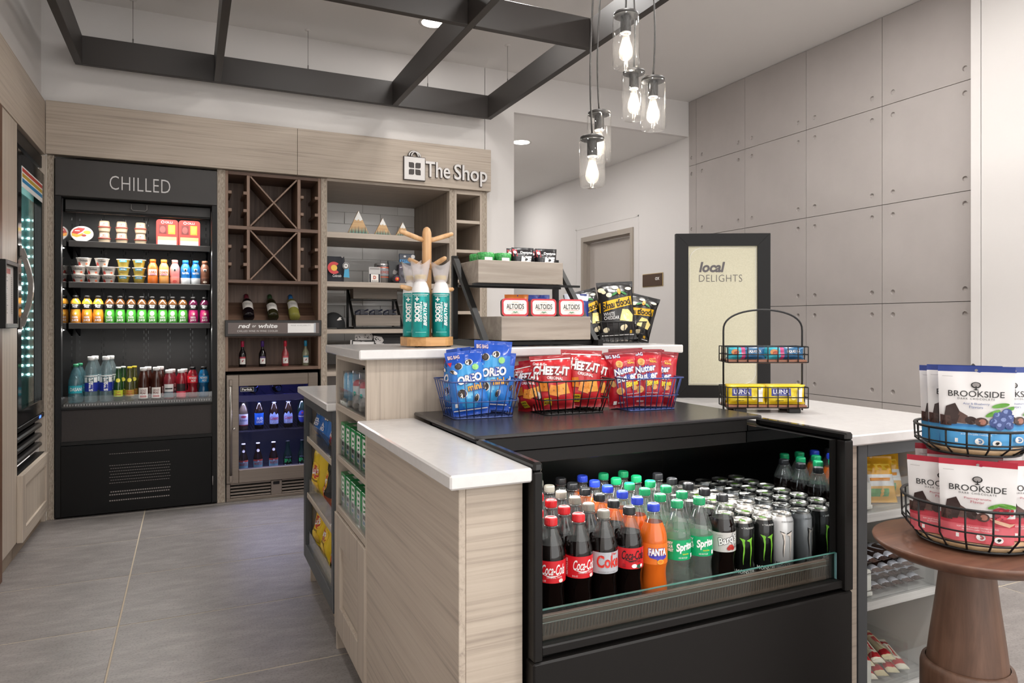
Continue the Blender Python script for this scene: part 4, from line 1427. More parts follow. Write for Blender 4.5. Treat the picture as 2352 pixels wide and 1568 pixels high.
def juice(body, pic, pic2, label, xs, labels, words='100% JUICE'):
    prof = [(0, 0), (0.029, 0), (0.031, 0.004), (0.032, 0.060), (0.028, 0.085), (0.0275, 0.092), (0.0315, 0.104), (0.0315, 0.128), (0.027, 0.146), (0.018, 0.160), (0.0165, 0.164)]
    b = bottle('juice_bottle', label, 'juice bottle', prof, seg(prof, [(0.098, C(body)), (0.13, INK), (1, C(pic2, 0.15))]), (0.0195, 0.164, 0.184), mat('cap_black', '#141313', 0.35),
               [T('Minute', 0, 0.121, 0.034, 0.011, WHITE, 0.02), T('Maid', 0, 0.109, 0.026, 0.011, WHITE, 0.02), E(0.0, 0.066, 0.014, 0.017, C(pic)), E(0.003, 0.064, 0.006, 0.008, C('#f2ecd0')),
                T('100%', 0, 0.040, 0.034, 0.014, WHITE, 0.03), T('JUICE', 0, 0.019, 0.040, 0.018, WHITE, 0.04)], 20)
    row(b, [(x, 5.385, Z) for x in xs], labels, 'black-capped juice bottles')


juice('#ef9a2d', '#f6b73f', '#f0a832', '', (-0.680, -0.614, -0.550), ['orange juice bottle at the mirror end of the row', 'orange juice bottle between two others', 'orange juice bottle next to the green juices'])
juice('#4fae3c', '#f0e6cf', '#5d3a1a', '', (-0.483, -0.421, -0.356, -0.292, -0.229, -0.165, -0.103, -0.039),
      ['green apple juice bottle, %s counted from the orange ones' % q for q in ('first', 'second', 'third', 'fourth', 'fifth', 'sixth', 'seventh', 'eighth')])
juice('#b81f6c', '#c8627c', '#4a1230', '', (0.027, 0.100), ['magenta berry juice bottle beside the green ones', 'magenta berry juice bottle at the case side'])

# ---- bottom deck
Z = 0.7055
WAT = clear('water_bottle', '#dcebee', 1.3, 0.05, 1.4, 0.12, '#cfe2e6')
TEALW = clear('teal_water', '#a9d3da', 1.3, 0.05, 1.4, 0.18, '#8fc3cc')
prof = [(0, 0), (0.038, 0), (0.042, 0.006), (0.042, 0.05), (0.040, 0.055), (0.042, 0.062), (0.042, 0.115), (0.040, 0.140), (0.026, 0.195), (0.014, 0.222), (0.0135, 0.228)]
b = bottle('water_bottle', '', 'water bottle', prof, TEALW, (0.0155, 0.228, 0.246), C('#3f9a6f'), [R(-0.045, 0.045, 0.062, 0.110, C('#2aa9b8')), T('DASANI', 0.006, 0.087, 0.070, 0.022, WHITE, 0.02)], 24)
row(b, [(-0.655, 5.20, Z), (-0.645, 5.31, Z)], ['green-capped water bottle with teal label in the front row', 'green-capped water bottle behind the front one'], 'teal labelled water bottles')
prof = [(0, 0), (0.033, 0), (0.036, 0.006), (0.0365, 0.10), (0.0365, 0.185), (0.031, 0.225), (0.018, 0.258), (0.0165, 0.268)]
b = bottle('water_bottle', '', 'water bottle', prof, WAT, (0.0205, 0.268, 0.292), WHITE,
           [R(-0.052, 0.052, 0.070, 0.125, C('#23339c')), T('smart', 0.0, 0.115, 0.085, 0.030, WHITE, 0.03, 0, PI / 2), R(-0.045, -0.020, 0.128, 0.160, WHITE), R(0.020, 0.045, 0.128, 0.160, WHITE), R(-0.05, 0.05, 0.165, 0.172, WHITE)], 24)
row(b, [(-0.571, 5.20, Z), (-0.488, 5.20, Z), (-0.560, 5.30, Z), (-0.470, 5.30, Z)],
    ['tall clear water bottle with blue and white label by the teal water', 'tall clear water bottle with blue and white label by the glass bottles', 'tall white-capped water bottle in the second row by the teal water', 'tall white-capped water bottle in the second row by the glass bottles'], 'tall white-capped water bottles')
GRB = clear('green_glass_bottle', '#5d8f5a', 1.5, 0.03, 1.5, 0.25, '#3f7d3a')
OLB = clear('olive_glass_bottle', '#a9a877', 1.5, 0.03, 1.5, 0.2, '#8f8f52')
prof = [(0, 0), (0.026, 0), (0.028, 0.004), (0.028, 0.085), (0.024, 0.120), (0.015, 0.175), (0.0135, 0.205), (0.014, 0.212)]


def topo(m, capc, lab, spots, lbs):
    b = bottle('soda_water_bottle', '', 'soda bottle', prof, m, (0.0145, 0.210, 0.221), C(capc), [R(-0.034, 0.034, 0.030, 0.072, C(lab)), T('Topo', 0.0, 0.060, 0.030, 0.013, C('#c4402f'), 0.02), T('Chico', 0.0, 0.044, 0.036, 0.013, C('#c4402f'), 0.02), E(0, 0.135, 0.013, 0.013, C('#e6d84a'))], 20)
    row(b, spots, lbs, 'small glass soda water bottles')


topo(GRB, '#dfe4dc', '#c9d63f', [(-0.418, 5.20, Z), (-0.395, 5.28, Z)], ['green glass soda bottle with lime label', 'green glass soda bottle in the second row'])
topo(OLB, '#e8c92f', '#b9923f', [(-0.353, 5.20, Z), (-0.330, 5.28, Z)], ['pale glass soda bottle with yellow cap and tan label', 'yellow-capped glass soda bottle in the second row'])
prof = [(0, 0), (0.031, 0), (0.034, 0.004), (0.034, 0.05), (0.034, 0.10), (0.031, 0.115), (0.033, 0.130), (0.027, 0.160), (0.019, 0.185), (0.018, 0.192)]
b = bottle('tea_bottle', '', 'tea bottle', prof, mat('tea_liquid', '#3a1a12', 0.12), (0.0205, 0.192, 0.214), WHITE, [R(-0.030, 0.030, 0.012, 0.082, C('#ece6e0')), T('GOLD', 0, 0.064, 0.036, 0.015, C('#7d2a22'), 0.02), T('PEAK', 0, 0.046, 0.036, 0.015, C('#7d2a22'), 0.02), R(-0.02, 0.02, 0.018, 0.032, C('#b5453c'))], 20)
row(b, [(-0.273, 5.20, Z), (-0.197, 5.20, Z), (-0.250, 5.28, Z), (-0.175, 5.28, Z)], ['dark tea bottle with cream label by the glass sodas', 'dark tea bottle with cream label by the sports drinks', 'dark tea bottle in the second row by the glass sodas', 'dark tea bottle in the second row by the sports drinks'], 'dark tea bottles')
prof = [(0, 0), (0.030, 0), (0.033, 0.004), (0.033, 0.045), (0.031, 0.055), (0.033, 0.065), (0.034, 0.105), (0.030, 0.140), (0.020, 0.165), (0.019, 0.172)]


def sport(liq, lab, lab2, spots, lbs, words):
    b = bottle('sports_bottle', '', 'sports drink', prof, mat('sport_' + liq, liq, 0.12), (0.0215, 0.172, 0.194), WHITE, [R(-0.032, 0.032, 0.012, 0.100, C(lab)), R(-0.032, 0.032, 0.012, 0.050, C(lab2)), R(-0.024, 0.024, 0.066, 0.074, INK)], 20)
    row(b, spots, lbs, 'white-capped sports drinks')


sport('#7a2a32', '#ddd8d6', '#55606b', [(-0.122, 5.20, Z), (-0.105, 5.28, Z)], ['white-labelled sports drink bottle in the front row', 'white-labelled sports drink bottle in the second row'], 'ARMOR')
sport('#8c1624', '#2a1618', '#d8324a', [(-0.048, 5.20, Z), (-0.030, 5.28, Z)], ['red and black sports drink bottle in the front row', 'red and black sports drink bottle in the second row'], 'BODY')
prof = [(0, 0), (0.030, 0), (0.033, 0.004), (0.033, 0.05), (0.029, 0.065), (0.029, 0.080), (0.0345, 0.100), (0.0345, 0.145), (0.026, 0.175), (0.018, 0.188), (0.018, 0.192)]
for liq, ring, x, lb in (('#a31f2c', '#d8202f', 0.023, 'red sports drink bottle with black cap'), ('#1b6fa3', '#1f8fd0', 0.092, 'blue sports drink bottle with black cap')):
    bottle('sports_bottle', lb, 'sports drink', prof, clear('sd' + liq, liq, 1.5, 0.05, 1.4, 0.6, liq), (0.0195, 0.190, 0.207), mat('cap_black', '#141313', 0.35),
           [R(-0.040, 0.040, 0.100, 0.148, C(ring)), T('POWER', 0, 0.133, 0.050, 0.015, WHITE, 0.03, 0.2), T('ADE', 0.004, 0.115, 0.034, 0.014, WHITE, 0.03, 0.2)], 20, 'black-capped sports drinks', (x, 5.24, Z))

# ------------------------------------------------------------------ wine bottles
wp = [(0, 0), (0.034, 0), (0.037, 0.004), (0.037, 0.185), (0.034, 0.205), (0.020, 0.225), (0.0148, 0.240), (0.0145, 0.295), (0.0155, 0.296), (0.0155, 0.302), (0, 0.302)]
for k, (x, m, cap, lz, lb) in enumerate(((0.376, mat('dark_wine_glass', '#120c10', 0.06), '#6d1f30', (0.075, 0.165), 'dark red wine bottle with burgundy cap leaning on the sloped shelf'),
                                         (0.537, clear('olive_wine_glass', '#6f6f45', 1.6, 0.03, 1.5, 0.75, '#2e2c18'), '#2d4a2c', (0.055, 0.140), 'olive wine bottle with green cap leaning on the sloped shelf'),
                                         (0.683, clear('pale_wine_glass', '#c9c77a', 1.6, 0.03, 1.5, 0.6, '#a8a552'), '#2d6fae', (0.085, 0.175), 'pale gold wine bottle with blue cap leaning on the sloped shelf'))):
    b = bottle('wine_bottle', lb, 'wine bottle', wp, m, (0.0162, 0.245, 0.304), C(cap), [R(-0.044, 0.044, lz[0], lz[1], C('#e6e2dc')), R(-0.020, 0.020, lz[0] + 0.053, lz[0] + 0.058, GREYP), R(-0.015, 0.015, lz[0] + 0.042, lz[0] + 0.047, GREYP), R(-0.018, 0.018, lz[0] + 0.030, lz[0] + 0.033, GREYP)], 28, 'wine bottles on the sloped shelf', (x, 5.135, 1.2535))
    b.rotation_euler = (math.radians(-58.7), 0, 0)
mp = [(0, 0), (0.022, 0), (0.0245, 0.003), (0.0245, 0.085), (0.022, 0.098), (0.011, 0.122), (0.0095, 0.130), (0.0095, 0.165), (0.0105, 0.166), (0.0105, 0.178), (0, 0.178)]
PINKW = clear('rose_wine', '#e0868a', 1.5, 0.03, 1.5, 0.6, '#c8555c')
CLW = clear('white_wine', '#dfe3c9', 1.5, 0.03, 1.5, 0.3, '#c9cdb0')
for x, m, cap, band, lb in ((0.339, mat('dark_wine_glass', '#120c10', 0.06), '#b5234a', '#b5434f', 'mini wine bottle with dark glass and pink-red cap'), (0.471, mat('dark_wine_glass', '#120c10', 0.06), '#4b2a7a', '#5a4a7a', 'mini wine bottle with dark glass and purple cap'),
                            (0.625, PINKW, '#c8283f', '#d65a66', 'mini rose wine bottle with red cap'), (0.766, CLW, '#2f8fb8', '#3a7f96', 'mini clear wine bottle with blue cap')):
    bottle('mini_wine_bottle', lb, 'wine bottle', mp, m, (0.0113, 0.140, 0.181), C(cap), [R(-0.020, 0.020, 0.020, 0.066, C('#e6e3df')), R(-0.020, 0.020, 0.060, 0.072, C(band)), E(0.0, 0.043, 0.004, 0.009, C('#9a4a52'), -0.5)], 24, 'mini wine bottles', (x, 5.20, 0.9055))

# ------------------------------------------------------------------ beer in the wine cooler
bp = [(0, 0), (0.028, 0), (0.0305, 0.003), (0.0305, 0.120), (0.026, 0.142), (0.0145, 0.175), (0.0128, 0.215), (0.0138, 0.218), (0.0138, 0.224)]
AMB = mat('amber_glass', '#1d120b', 0.07)
GRN = mat('green_glass_dark', '#0f1d18', 0.07)


def beer(x, z, m, capc, prints, lb):
    bottle('beer_bottle', lb, 'beer bottle', bp, m, (0.0142, 0.222, 0.230), C(capc), prints, 24, 'beer bottles in the wine cooler', (x, 5.20, z))


ZB, ZL = 0.4685, 0.1405
beer(0.345, ZB, clear('bud_glass', '#c5b9a0', 1.4, 0.04, 1.5, 0.4, '#7a6a5a'), '#d8d2d0', [R(-0.040, 0.040, 0.030, 0.110, C('#e3e1e6')), R(-0.040, 0.040, 0.030, 0.036, C('#b5283a')), T('Budweiser', 0, 0.068, 0.056, 0.014, C('#5a6a9a'), 0.02, 0.3), E(0, 0.092, 0.02, 0.008, C('#b5485a')), R(-0.014, 0.014, 0.188, 0.204, C('#d9d4da'))], 'beer bottle with white and red label')
beer(0.448, ZB, AMB, '#2a62c8', [R(-0.044, 0.044, 0.030, 0.112, C('#1f63c4')), T('BUD', 0.004, 0.075, 0.040, 0.018, WHITE, 0.03), T('LIGHT', 0.004, 0.052, 0.050, 0.018, WHITE, 0.03), R(-0.02, 0.02, 0.185, 0.208, C('#2d6fd2'))], 'beer bottle with solid blue label')
for x, lb in ((0.548, 'silver-topped beer bottle with mountain label beside the blue label'), (0.645, 'silver-topped beer bottle with mountain label away from the blue label')):
    beer(x, ZB, AMB, '#c3c6d6', [P([(-0.040, 0.030), (0.040, 0.030), (0.040, 0.085), (0.024, 0.105), (0.012, 0.095), (0.0, 0.117), (-0.014, 0.098), (-0.026, 0.108), (-0.040, 0.088)], C('#9fb3dc')), T('Coors', 0, 0.072, 0.062, 0.026, C('#c23a45'), 0.03, 0.3), T('LIGHT', 0, 0.044, 0.056, 0.020, C('#d9dcea'), 0.03), R(-0.022, 0.022, 0.178, 0.214, C('#b9c0d8'))], lb)
beer(0.738, ZB, GRN, '#2a3a8c', [E(0, 0.075, 0.030, 0.044, C('#2b3a8f')), E(0, 0.075, 0.026, 0.038, C('#3a4aa5')), R(-0.036, 0.036, 0.066, 0.084, C('#1d2250')), T('Heineken', 0, 0.075, 0.056, 0.011, WHITE, 0.02), E(0, 0.101, 0.006, 0.006, C('#d8404a'))], 'dark green beer bottle with oval blue label')
san = [R(-0.044, 0.044, 0.030, 0.116, C('#7fb3b3')), R(-0.044, 0.044, 0.104, 0.116, C('#c24a3a')), T('MANITOU', 0, 0.088, 0.060, 0.020, C('#b5553f'), 0.03), R(-0.03, 0.03, 0.045, 0.062, C('#4f8f96')), E(0, 0.178, 0.010, 0.010, C('#d9d2cc')), E(0, 0.105, 0.006, 0.006, C('#e6e0da'))]
for x, lb in ((0.345, 'teal and orange labelled beer bottle by the door handle'), (0.441, 'teal and orange labelled beer bottle in the middle of three'), (0.545, 'teal and orange labelled beer bottle beside the green ones')):
    beer(x, ZL, AMB, '#c9c4c0', san, lb)
ipa = [T('IPA', 0, 0.092, 0.054, 0.026, C('#2fae57', 0.4), 0.04), T('STONE', 0, 0.116, 0.044, 0.008, C('#9aa5b0'), 0.0), E(0, 0.048, 0.008, 0.018, C('#a9aeb8')), P([(-0.026, 0.070), (-0.022, 0.056), (-0.008, 0.056), (0.008, 0.056), (0.022, 0.056), (0.026, 0.070), (0.014, 0.063), (-0.014, 0.063)], C('#a9aeb8'))]
for x, lb in ((0.642, 'dark beer bottle lettered IPA in green beside the teal labels'), (0.742, 'dark beer bottle lettered IPA in green at the end')):
    beer(x, ZL, GRN, '#1a1c1a', ipa, lb)
for x, lb in ((0.418, 'wine bottle lying on the cooler rack above the blue label'), (0.582, 'wine bottle lying on the cooler rack above the mountain labels')):
    b = bottle('lying_wine_bottle', lb, 'wine bottle', wp, mat('dark_wine_glass', '#120c10', 0.06), (0.0162, 0.245, 0.304), C('#5f93c8'), (), 24, 'wine bottles lying in the cooler', (x, 5.50, 0.744))
    b.rotation_euler = (math.radians(90), 0, 0)
# ------------------------------------------------------------------ things on the open shelves
# wooden mountain ornaments
for k, (x, w_, h, dy) in enumerate(((1.136, 0.160, 0.172, 0), (1.318, 0.130, 0.130, 0), (1.472, 0.112, 0.105, 0))):
    t = thing('mountain_ornament', ('largest', 'middle-sized', 'smallest')[k] + ' wooden mountain ornament with white peak on the top shelf', 'ornament', (x, 5.150, 1.8692), 0, 'wooden mountain ornaments')
    hw = w_ / 2
    WDO = wood('ornament_wood', 0, '#a98458', '#cfae80', '#c09a6c', across=60)
    MB().prism([(-hw, 0), (hw, 0), (0, h)], -0.012, 0.012, WDO, 1).build('board', t)
    f = 0.62
    MB().prism([(-hw * (1 - f) * 0.99, h * f), (-hw * 0.15, h * (f - 0.05)), (0, h * (f + 0.02)), (hw * 0.12, h * (f - 0.06)), (hw * (1 - f) * 0.99, h * f), (0, h * 0.99)], -0.0135, -0.0121, C('#dcdad6'), 1).build('snow_cap', t)
    mb = MB()
    rg = random.Random(k)
    n = 13
    for i in range(n):
        cx = -hw * 0.92 + i * (2 * hw * 0.92) / (n - 1)
        top = min(h * (0.24 + 0.16 * rg.random()), h * (1 - abs(cx) / hw) * 0.98)
        if top < 0.01:
            continue
        a = hw * 0.085
        for q, m in ((0, C('#3f7d72') if i % 2 else C('#24443c')),):
            mb.add([(max(cx - a, -hw * 0.99), -0.0128 - 0.0002 * (i % 3), 0.001), (min(cx + a, hw * 0.99), -0.0128 - 0.0002 * (i % 3), 0.001), (cx, -0.0128 - 0.0002 * (i % 3), top)], [(0, 1, 2)], m)
    tag(mb.build('painted_trees', t, recalc=False), kind='stuff')

# shelf two: hanging flag banner, pennant, boxed souvenirs
Z = 1.5122
NAVY = C('#1f2029', 0.7)
t = thing('flag_towel', 'dark navy souvenir towel printed with a red C emblem', 'towel', (0.965, 5.16, Z))
mb = MB()
mb.grid(lambda u, v: (-0.072 + 0.144 * u + 0.008 * (v - 0.5), 0.004 * math.sin(u * 9 + v * 3) + 0.03 * v, 0.19 * v), 12, 10, NAVY)
mb.grid(lambda u, v: (-0.072 + 0.144 * u + 0.008 * (v - 0.5), 0.006 + 0.004 * math.sin(u * 9 + v * 3) + 0.03 * v, 0.19 * v), 12, 10, NAVY)
cl = mb.build('cloth', t)
mb = MB()
RDC, YLC = C('#c9282c'), C('#e8b93a')
ring = [(0.046 * math.cos(a), 0.046 * math.sin(a)) for a in [0.75 + (2 * PI - 1.5) * i / 22 for i in range(23)]]
inn = [(0.024 * math.cos(a), 0.024 * math.sin(a)) for a in [0.75 + (2 * PI - 1.5) * i / 22 for i in range(23)]]
for i in range(22):
    mb.add([(ring[i][0], 0, ring[i][1]), (ring[i + 1][0], 0, ring[i + 1][1]), (inn[i + 1][0], 0, inn[i + 1][1]), (inn[i][0], 0, inn[i][1])], [(0, 1, 2, 3)], RDC)
add_print(mb, [E(0, 0, 0.023, 0.023, YLC), T('Colorado', 0.02, -0.058, 0.062, 0.020, WHITE, 0.0, 0.3), E(-0.058, 0.083, 0.006, 0.006, GREYP), E(0.062, 0.083, 0.006, 0.006, GREYP)], lambda x, z, o: (x, -o, z))
o = mb.build('emblem', cl, recalc=False)
o.location = (-0.004, -0.004, 0.103)
o.rotation_euler = (math.radians(-9), 0, 0)
t = thing('round_tag', 'round black and white tag with blue ribbon on the navy towel', 'tag', (1.042, 5.135, Z + 0.118))
MB().lathe([(0, 0), (0.024, 0), (0.024, 0.004), (0, 0.004)], WHITE, 24).build('disc', t).rotation_euler = (PI / 2, 0, 0)
mb = MB()
add_print(mb, [E(0, 0, 0.022, 0.022, INK), E(0, 0, 0.017, 0.017, WHITE), T('FR', 0, 0, 0.020, 0.016, INK, 0.02)], lambda x, z, o: (x, -0.004 - o, z))
mb.build('print', t, recalc=False)
MB().prism([(-0.015, -0.082), (0.028, -0.085), (0.022, -0.02), (-0.008, -0.02)], 0.002, 0.006, C('#3aa0c9'), 1).build('ribbon', t)

t = thing('souvenir_pack', 'small clear hanging pack with navy and orange striped card', 'souvenir', (1.258, 5.15, Z))
MB().rbox(-0.044, 0.044, -0.006, 0.006, 0, 0.118, C('#b9b6b4', 0.2), 0.002).build('sleeve', t)
mb = MB()
add_print(mb, [R(-0.040, 0.040, 0.004, 0.066, NAVY), R(-0.028, 0.028, 0.006, 0.064, C('#e8e4dd')), T('D', 0, 0.040, 0.022, 0.026, C('#b5482f'), 0.05), T('BRONCOS', 0, 0.014, 0.046, 0.008, NAVY, 0.02), R(-0.036, 0.036, 0.100, 0.112, C('#8f8b89'))], flat_y(0, -0.006, 0), 0.0003, 0.0005)
mb.build('print', t, recalc=False)
t = thing('souvenir_tin', 'silver round tin banded in orange and navy behind the hanging pack', 'tin', (1.345, 5.26, Z))
MB().lathe([(0, 0), (0.062, 0), (0.062, 0.150), (0.058, 0.154), (0, 0.156)], [C('#a9a7a6', 0.25, metal=0.6)] * 4, 28).build('can', t)
mb = MB()
add_print(mb, [R(-0.06, 0.06, 0.045, 0.052, C('#d0562f')), R(-0.06, 0.06, 0.060, 0.112, C('#8f9196')), T('BRONCOS', 0.0, 0.086, 0.095, 0.020, C('#b5482f'), 0.03), R(-0.06, 0.06, 0.118, 0.125, C('#d0562f')), R(-0.06, 0.06, 0.130, 0.136, NAVY)], cyl_map([(0.062, 0), (0.062, 0.15)]), 0.0003, 0.0005)
mb.build('print', t, recalc=False)
t = thing('souvenir_pouch', 'dark pouch with a grey horse-head mark between tin and boxed ball', 'souvenir', (1.432, 5.21, Z))
MB().prism([(-0.050, 0), (0.050, 0), (0.054, 0.12), (0.058, 0.168), (-0.058, 0.172), (-0.05, 0.12)], -0.012, 0.012, C('#232427', 0.35), 1).build('pouch', t)
mb = MB()
add_print(mb, [P([(-0.022, 0.075), (-0.002, 0.070), (0.020, 0.088), (0.026, 0.100), (0.004, 0.098), (-0.01, 0.108), (-0.02, 0.096)], GREYP)], flat_y(0, -0.012, 0))
mb.build('emblem', t, recalc=False)
t = thing('boxed_ball', 'boxed grey ball with purple header card', 'souvenir', (1.484, 5.165, Z))
MB().rbox(-0.040, 0.040, -0.02, 0.02, 0, 0.145, C('#3a3440', 0.3), 0.002).build('box', t)
MB().lathe([(0, -0.030), (0.018, -0.026), (0.029, -0.010), (0.031, 0), (0.029, 0.010), (0.018, 0.026), (0, 0.030)], C('#77757c', 0.5), 20, c=(0, -0.006, 0.070)).build('ball', t)
mb = MB()
add_print(mb, [R(-0.038, 0.038, 0.108, 0.142, C('#47384c')), T('SOFT STRIKE BALL', 0, 0.122, 0.068, 0.008, WHITE, 0.01)], flat_y(0, -0.02, 0))
mb.build('print', t, recalc=False)
t = thing('hanging_card', 'blue hanging card with a round white button behind the boxed ball', 'souvenir', (1.535, 5.24, Z))
MB().rbox(-0.065, 0.065, -0.006, 0.006, 0, 0.235, C('#3b4556', 0.35), 0.004).build('card', t)
mb = MB()
add_print(mb, [R(-0.06, 0.04, 0.165, 0.19, C('#4a9ed8')), T('BATTLE', -0.01, 0.178, 0.082, 0.018, C('#1d3550'), 0.03), E(0.045, 0.215, 0.016, 0.016, C('#e6e4e2')), E(-0.02, 0.215, 0.010, 0.008, WHITE)], flat_y(0, -0.006, 0))
mb.build('print', t, recalc=False)
t = thing('clear_pack', 'clear plastic souvenir pack nearest the shelf side', 'souvenir', (1.565, 5.175, Z))
MB().rbox(-0.042, 0.042, -0.012, 0.012, 0, 0.125, clear('clear_pack', '#e8e8ea', 1.5, 0.05, 1.5, 0.3, '#a9a9ad'), 0.003).build('blister', t)
MB().rbox(-0.034, 0.034, -0.004, 0.004, 0.012, 0.09, C('#5a6070'), 0.002).build('card', t)
t = thing('glass_ornament', 'round ornament with red C emblem at the shelf front', 'ornament', (1.418, 5.13, Z + 0.034))
MB().lathe([(0, -0.034), (0.02, -0.028), (0.032, -0.010), (0.033, 0.0), (0.030, 0.014), (0.018, 0.028), (0.006, 0.034), (0, 0.036)], C('#3f3e44', 0.15), 24).build('ball', t)
mb = MB()
add_print(mb, [E(0, -0.004, 0.016, 0.016, RDC), E(0, -0.004, 0.007, 0.007, YLC)], lambda x, z, o: (x, -math.sqrt(max(0.0001, 0.033 ** 2 - x * x - z * z)) - 0.0008 - o, z))
mb.build('emblem', t, recalc=False)

# shelf three: tiered rack with sunglasses cases, cap
Z = 1.1672
RW = wood('rack_box_wood', 0, '#6f665e', '#8f857b', '#80766c', across=30)
bk = thing('tiered_rack', 'small two-tier wooden box rack on the back shelf', 'display rack', (1.335, 5.30, Z))
mb = MB()
for x in (-0.205, 0.160):
    mb.bar((x, 0.20, 0), (x, 0.20, 0.315), 0.016, 0.016, BLACK)
    mb.bar((x, 0.19, 0.30), (x + 0.0, -0.06, 0.012), 0.016, 0.016, BLACK)
    mb.bar((x, 0.20, 0.008), (x, -0.07, 0.008), 0.016, 0.016, BLACK)
mb.bar((-0.205, 0.10, 0.222), (0.16, 0.10, 0.222), 0.012, 0.010, BLACK)
mb.bar((-0.205, -0.06, 0.008), (0.16, -0.06, 0.008), 0.016, 0.016, BLACK)
mb.build('frame', bk)
MB().rbox(-0.195, 0.150, 0.04, 0.16, 0.232, 0.315, RW, 0.002).build('upper_box', bk)
MB().rbox(-0.195, 0.150, -0.05, 0.10, 0.022, 0.105, RW, 0.002).build('lower_box', bk)
for k, x in enumerate((1.20, 1.31, 1.42)):
    t = thing('sunglasses_strap', ('navy strap coil at the near end of the rack box', 'navy strap coil in the middle of the rack box', 'navy strap coil at the far end of the rack box')[k], 'strap', (x, 5.325, Z + 0.107), 0, 'navy straps in the back rack')
    mb = MB()
    mb.tube([(-0.05, 0, 0.02), (-0.02, -0.012, 0.036), (0.02, -0.01, 0.03), (0.05, 0.0, 0.040)], 0.007, C('#23263a', 0.5), 6)
    mb.rbox(-0.015, 0.018, -0.022, -0.012, 0.0, 0.042, C('#1c1e2b', 0.4), 0.002)
    mb.rbox(-0.05, 0.05, -0.01, 0.02, 0.0, 0.018, C('#2b2e3d', 0.5), 0.003)
    mb.build('cord', t)
t = thing('ball_cap', 'black cap with a white horse-head emblem on the third shelf', 'cap', (0.975, 5.26, Z))
mb = MB()
mb.grid(lambda u, v: (0.088 * math.cos(2 * PI * u) * math.cos(v * PI / 2), 0.095 * math.sin(2 * PI * u) * math.cos(v * PI / 2), 0.115 * math.sin(v * PI / 2) ** 0.9 + 0.01), 28, 10, C('#191a1c', 0.8))
mb.build('crown', t)
mb = MB()
mb.grid(lambda u, v: ((0.070 + 0.075 * v * (1 - (2 * u - 1) ** 2 * 0.55)) * math.cos((u - 0.5) * 1.9 - 0.55), (0.078 + 0.075 * v * (1 - (2 * u - 1) ** 2 * 0.55)) * math.sin((u - 0.5) * 1.9 - 0.55), 0.014 - 0.012 * v), 14, 4, C('#191a1c', 0.8))
mb.build('brim', t)
mb = MB()
add_print(mb, [P([(-0.026, 0.004), (-0.004, 0.026), (0.018, 0.022), (0.004, 0.016), (0.020, 0.008), (0.004, 0.004), (0.014, -0.010), (-0.004, -0.004), (-0.012, -0.014), (-0.012, 0.0)], C('#dcd8d4'))], lambda x, z, o: ((0.084 + o) * math.cos(0.062 / 0.115) * math.sin(x / 0.07 + 0.5), -(0.092 + o) * math.cos(0.5) * math.cos(x / 0.07 + 0.5) - 0.004, 0.062 + z))
mb.build('emblem', t, recalc=False)

# wire card rack standing on the lower shelf, seen over the raised worktop
t = thing('leaflet_rack', 'dark metal leaflet rack holding black and white folded cards', 'card rack', (1.24, 5.22, 0.8622))
mb = MB()
mb.rbox(-0.02, 0.30, 0.08, 0.09, 0.0, 0.285, C('#3a3a3c', 0.5), 0.002)
mb.rbox(-0.16, 0.30, -0.06, 0.09, 0.0, 0.012, C('#3a3a3c', 0.5), 0.002)
for k in range(5):
    mb.rbox(-0.02, 0.30, -0.05 + k * 0.03, -0.046 + k * 0.03, 0.012, 0.20 + k * 0.02, C('#303032', 0.5), 0.001)
mb.build('rack', t)
for i, (x, y, z) in enumerate(((-0.13, -0.05, 0.16), (-0.09, -0.02, 0.20), (-0.02, 0.0, 0.215), (0.05, -0.03, 0.19), (-0.05, -0.058, 0.13), (0.06, -0.058, 0.14))):
    c = thing('folded_card', ('white folded card sticking out at the outer end of the leaflet rack', 'white folded card second from the outer end of the rack', 'tallest white folded card in the leaflet rack', 'white folded card in the middle of the rack', 'white folded card low at the rack front', 'white folded card low and nearest the wooden tree')[i], 'card', (1.24 + x, 5.22 + y - 0.012, 0.8622 + z), 0, 'folded cards in the leaflet rack')
    MB().prism([(-0.03, 0), (0.03, 0), (0.045, 0.03), (0.03, 0.055), (-0.03, 0.065)], -0.0015, 0.0015, C('#dedad8'), 1).build('paper', c)
    mb = MB()
    rg = random.Random(i)
    add_print(mb, [E(-0.022 + 0.045 * rg.random(), 0.01 + 0.04 * rg.random(), 0.003 + 0.004 * rg.random(), 0.003, INK) for _ in range(8)], flat_y(0, -0.0015, 0), 0.0001)
    mb.build('print', c, recalc=False)

# literature holder on the rear worktop
t = thing('brochure_stand', 'black wire stand with white brochures at the back corner of the island', 'brochure stand', (0.70, 3.10, 0.9142), math.radians(-20))
mb = MB()
for x in (-0.05, 0.05):
    mb.tube([(x, 0.10, 0.003), (x, 0.0, 0.003), (x, -0.02, 0.05), (x, 0.06, 0.22)], 0.0025, BLACK, 6)
mb.tube([(-0.05, -0.02, 0.05), (0.05, -0.02, 0.05)], 0.0025, BLACK, 6).tube([(-0.05, 0.06, 0.22), (0.05, 0.06, 0.22)], 0.0025, BLACK, 6)
mb.build('wire_frame', t)
br = MB()
br.M = Matrix.Rotation(math.radians(-24), 4, 'X')
br.rbox(-0.048, 0.048, -0.026, -0.012, 0.055, 0.225, C('#e8e6e4'), 0.001)
b_ = br.build('brochures', t)
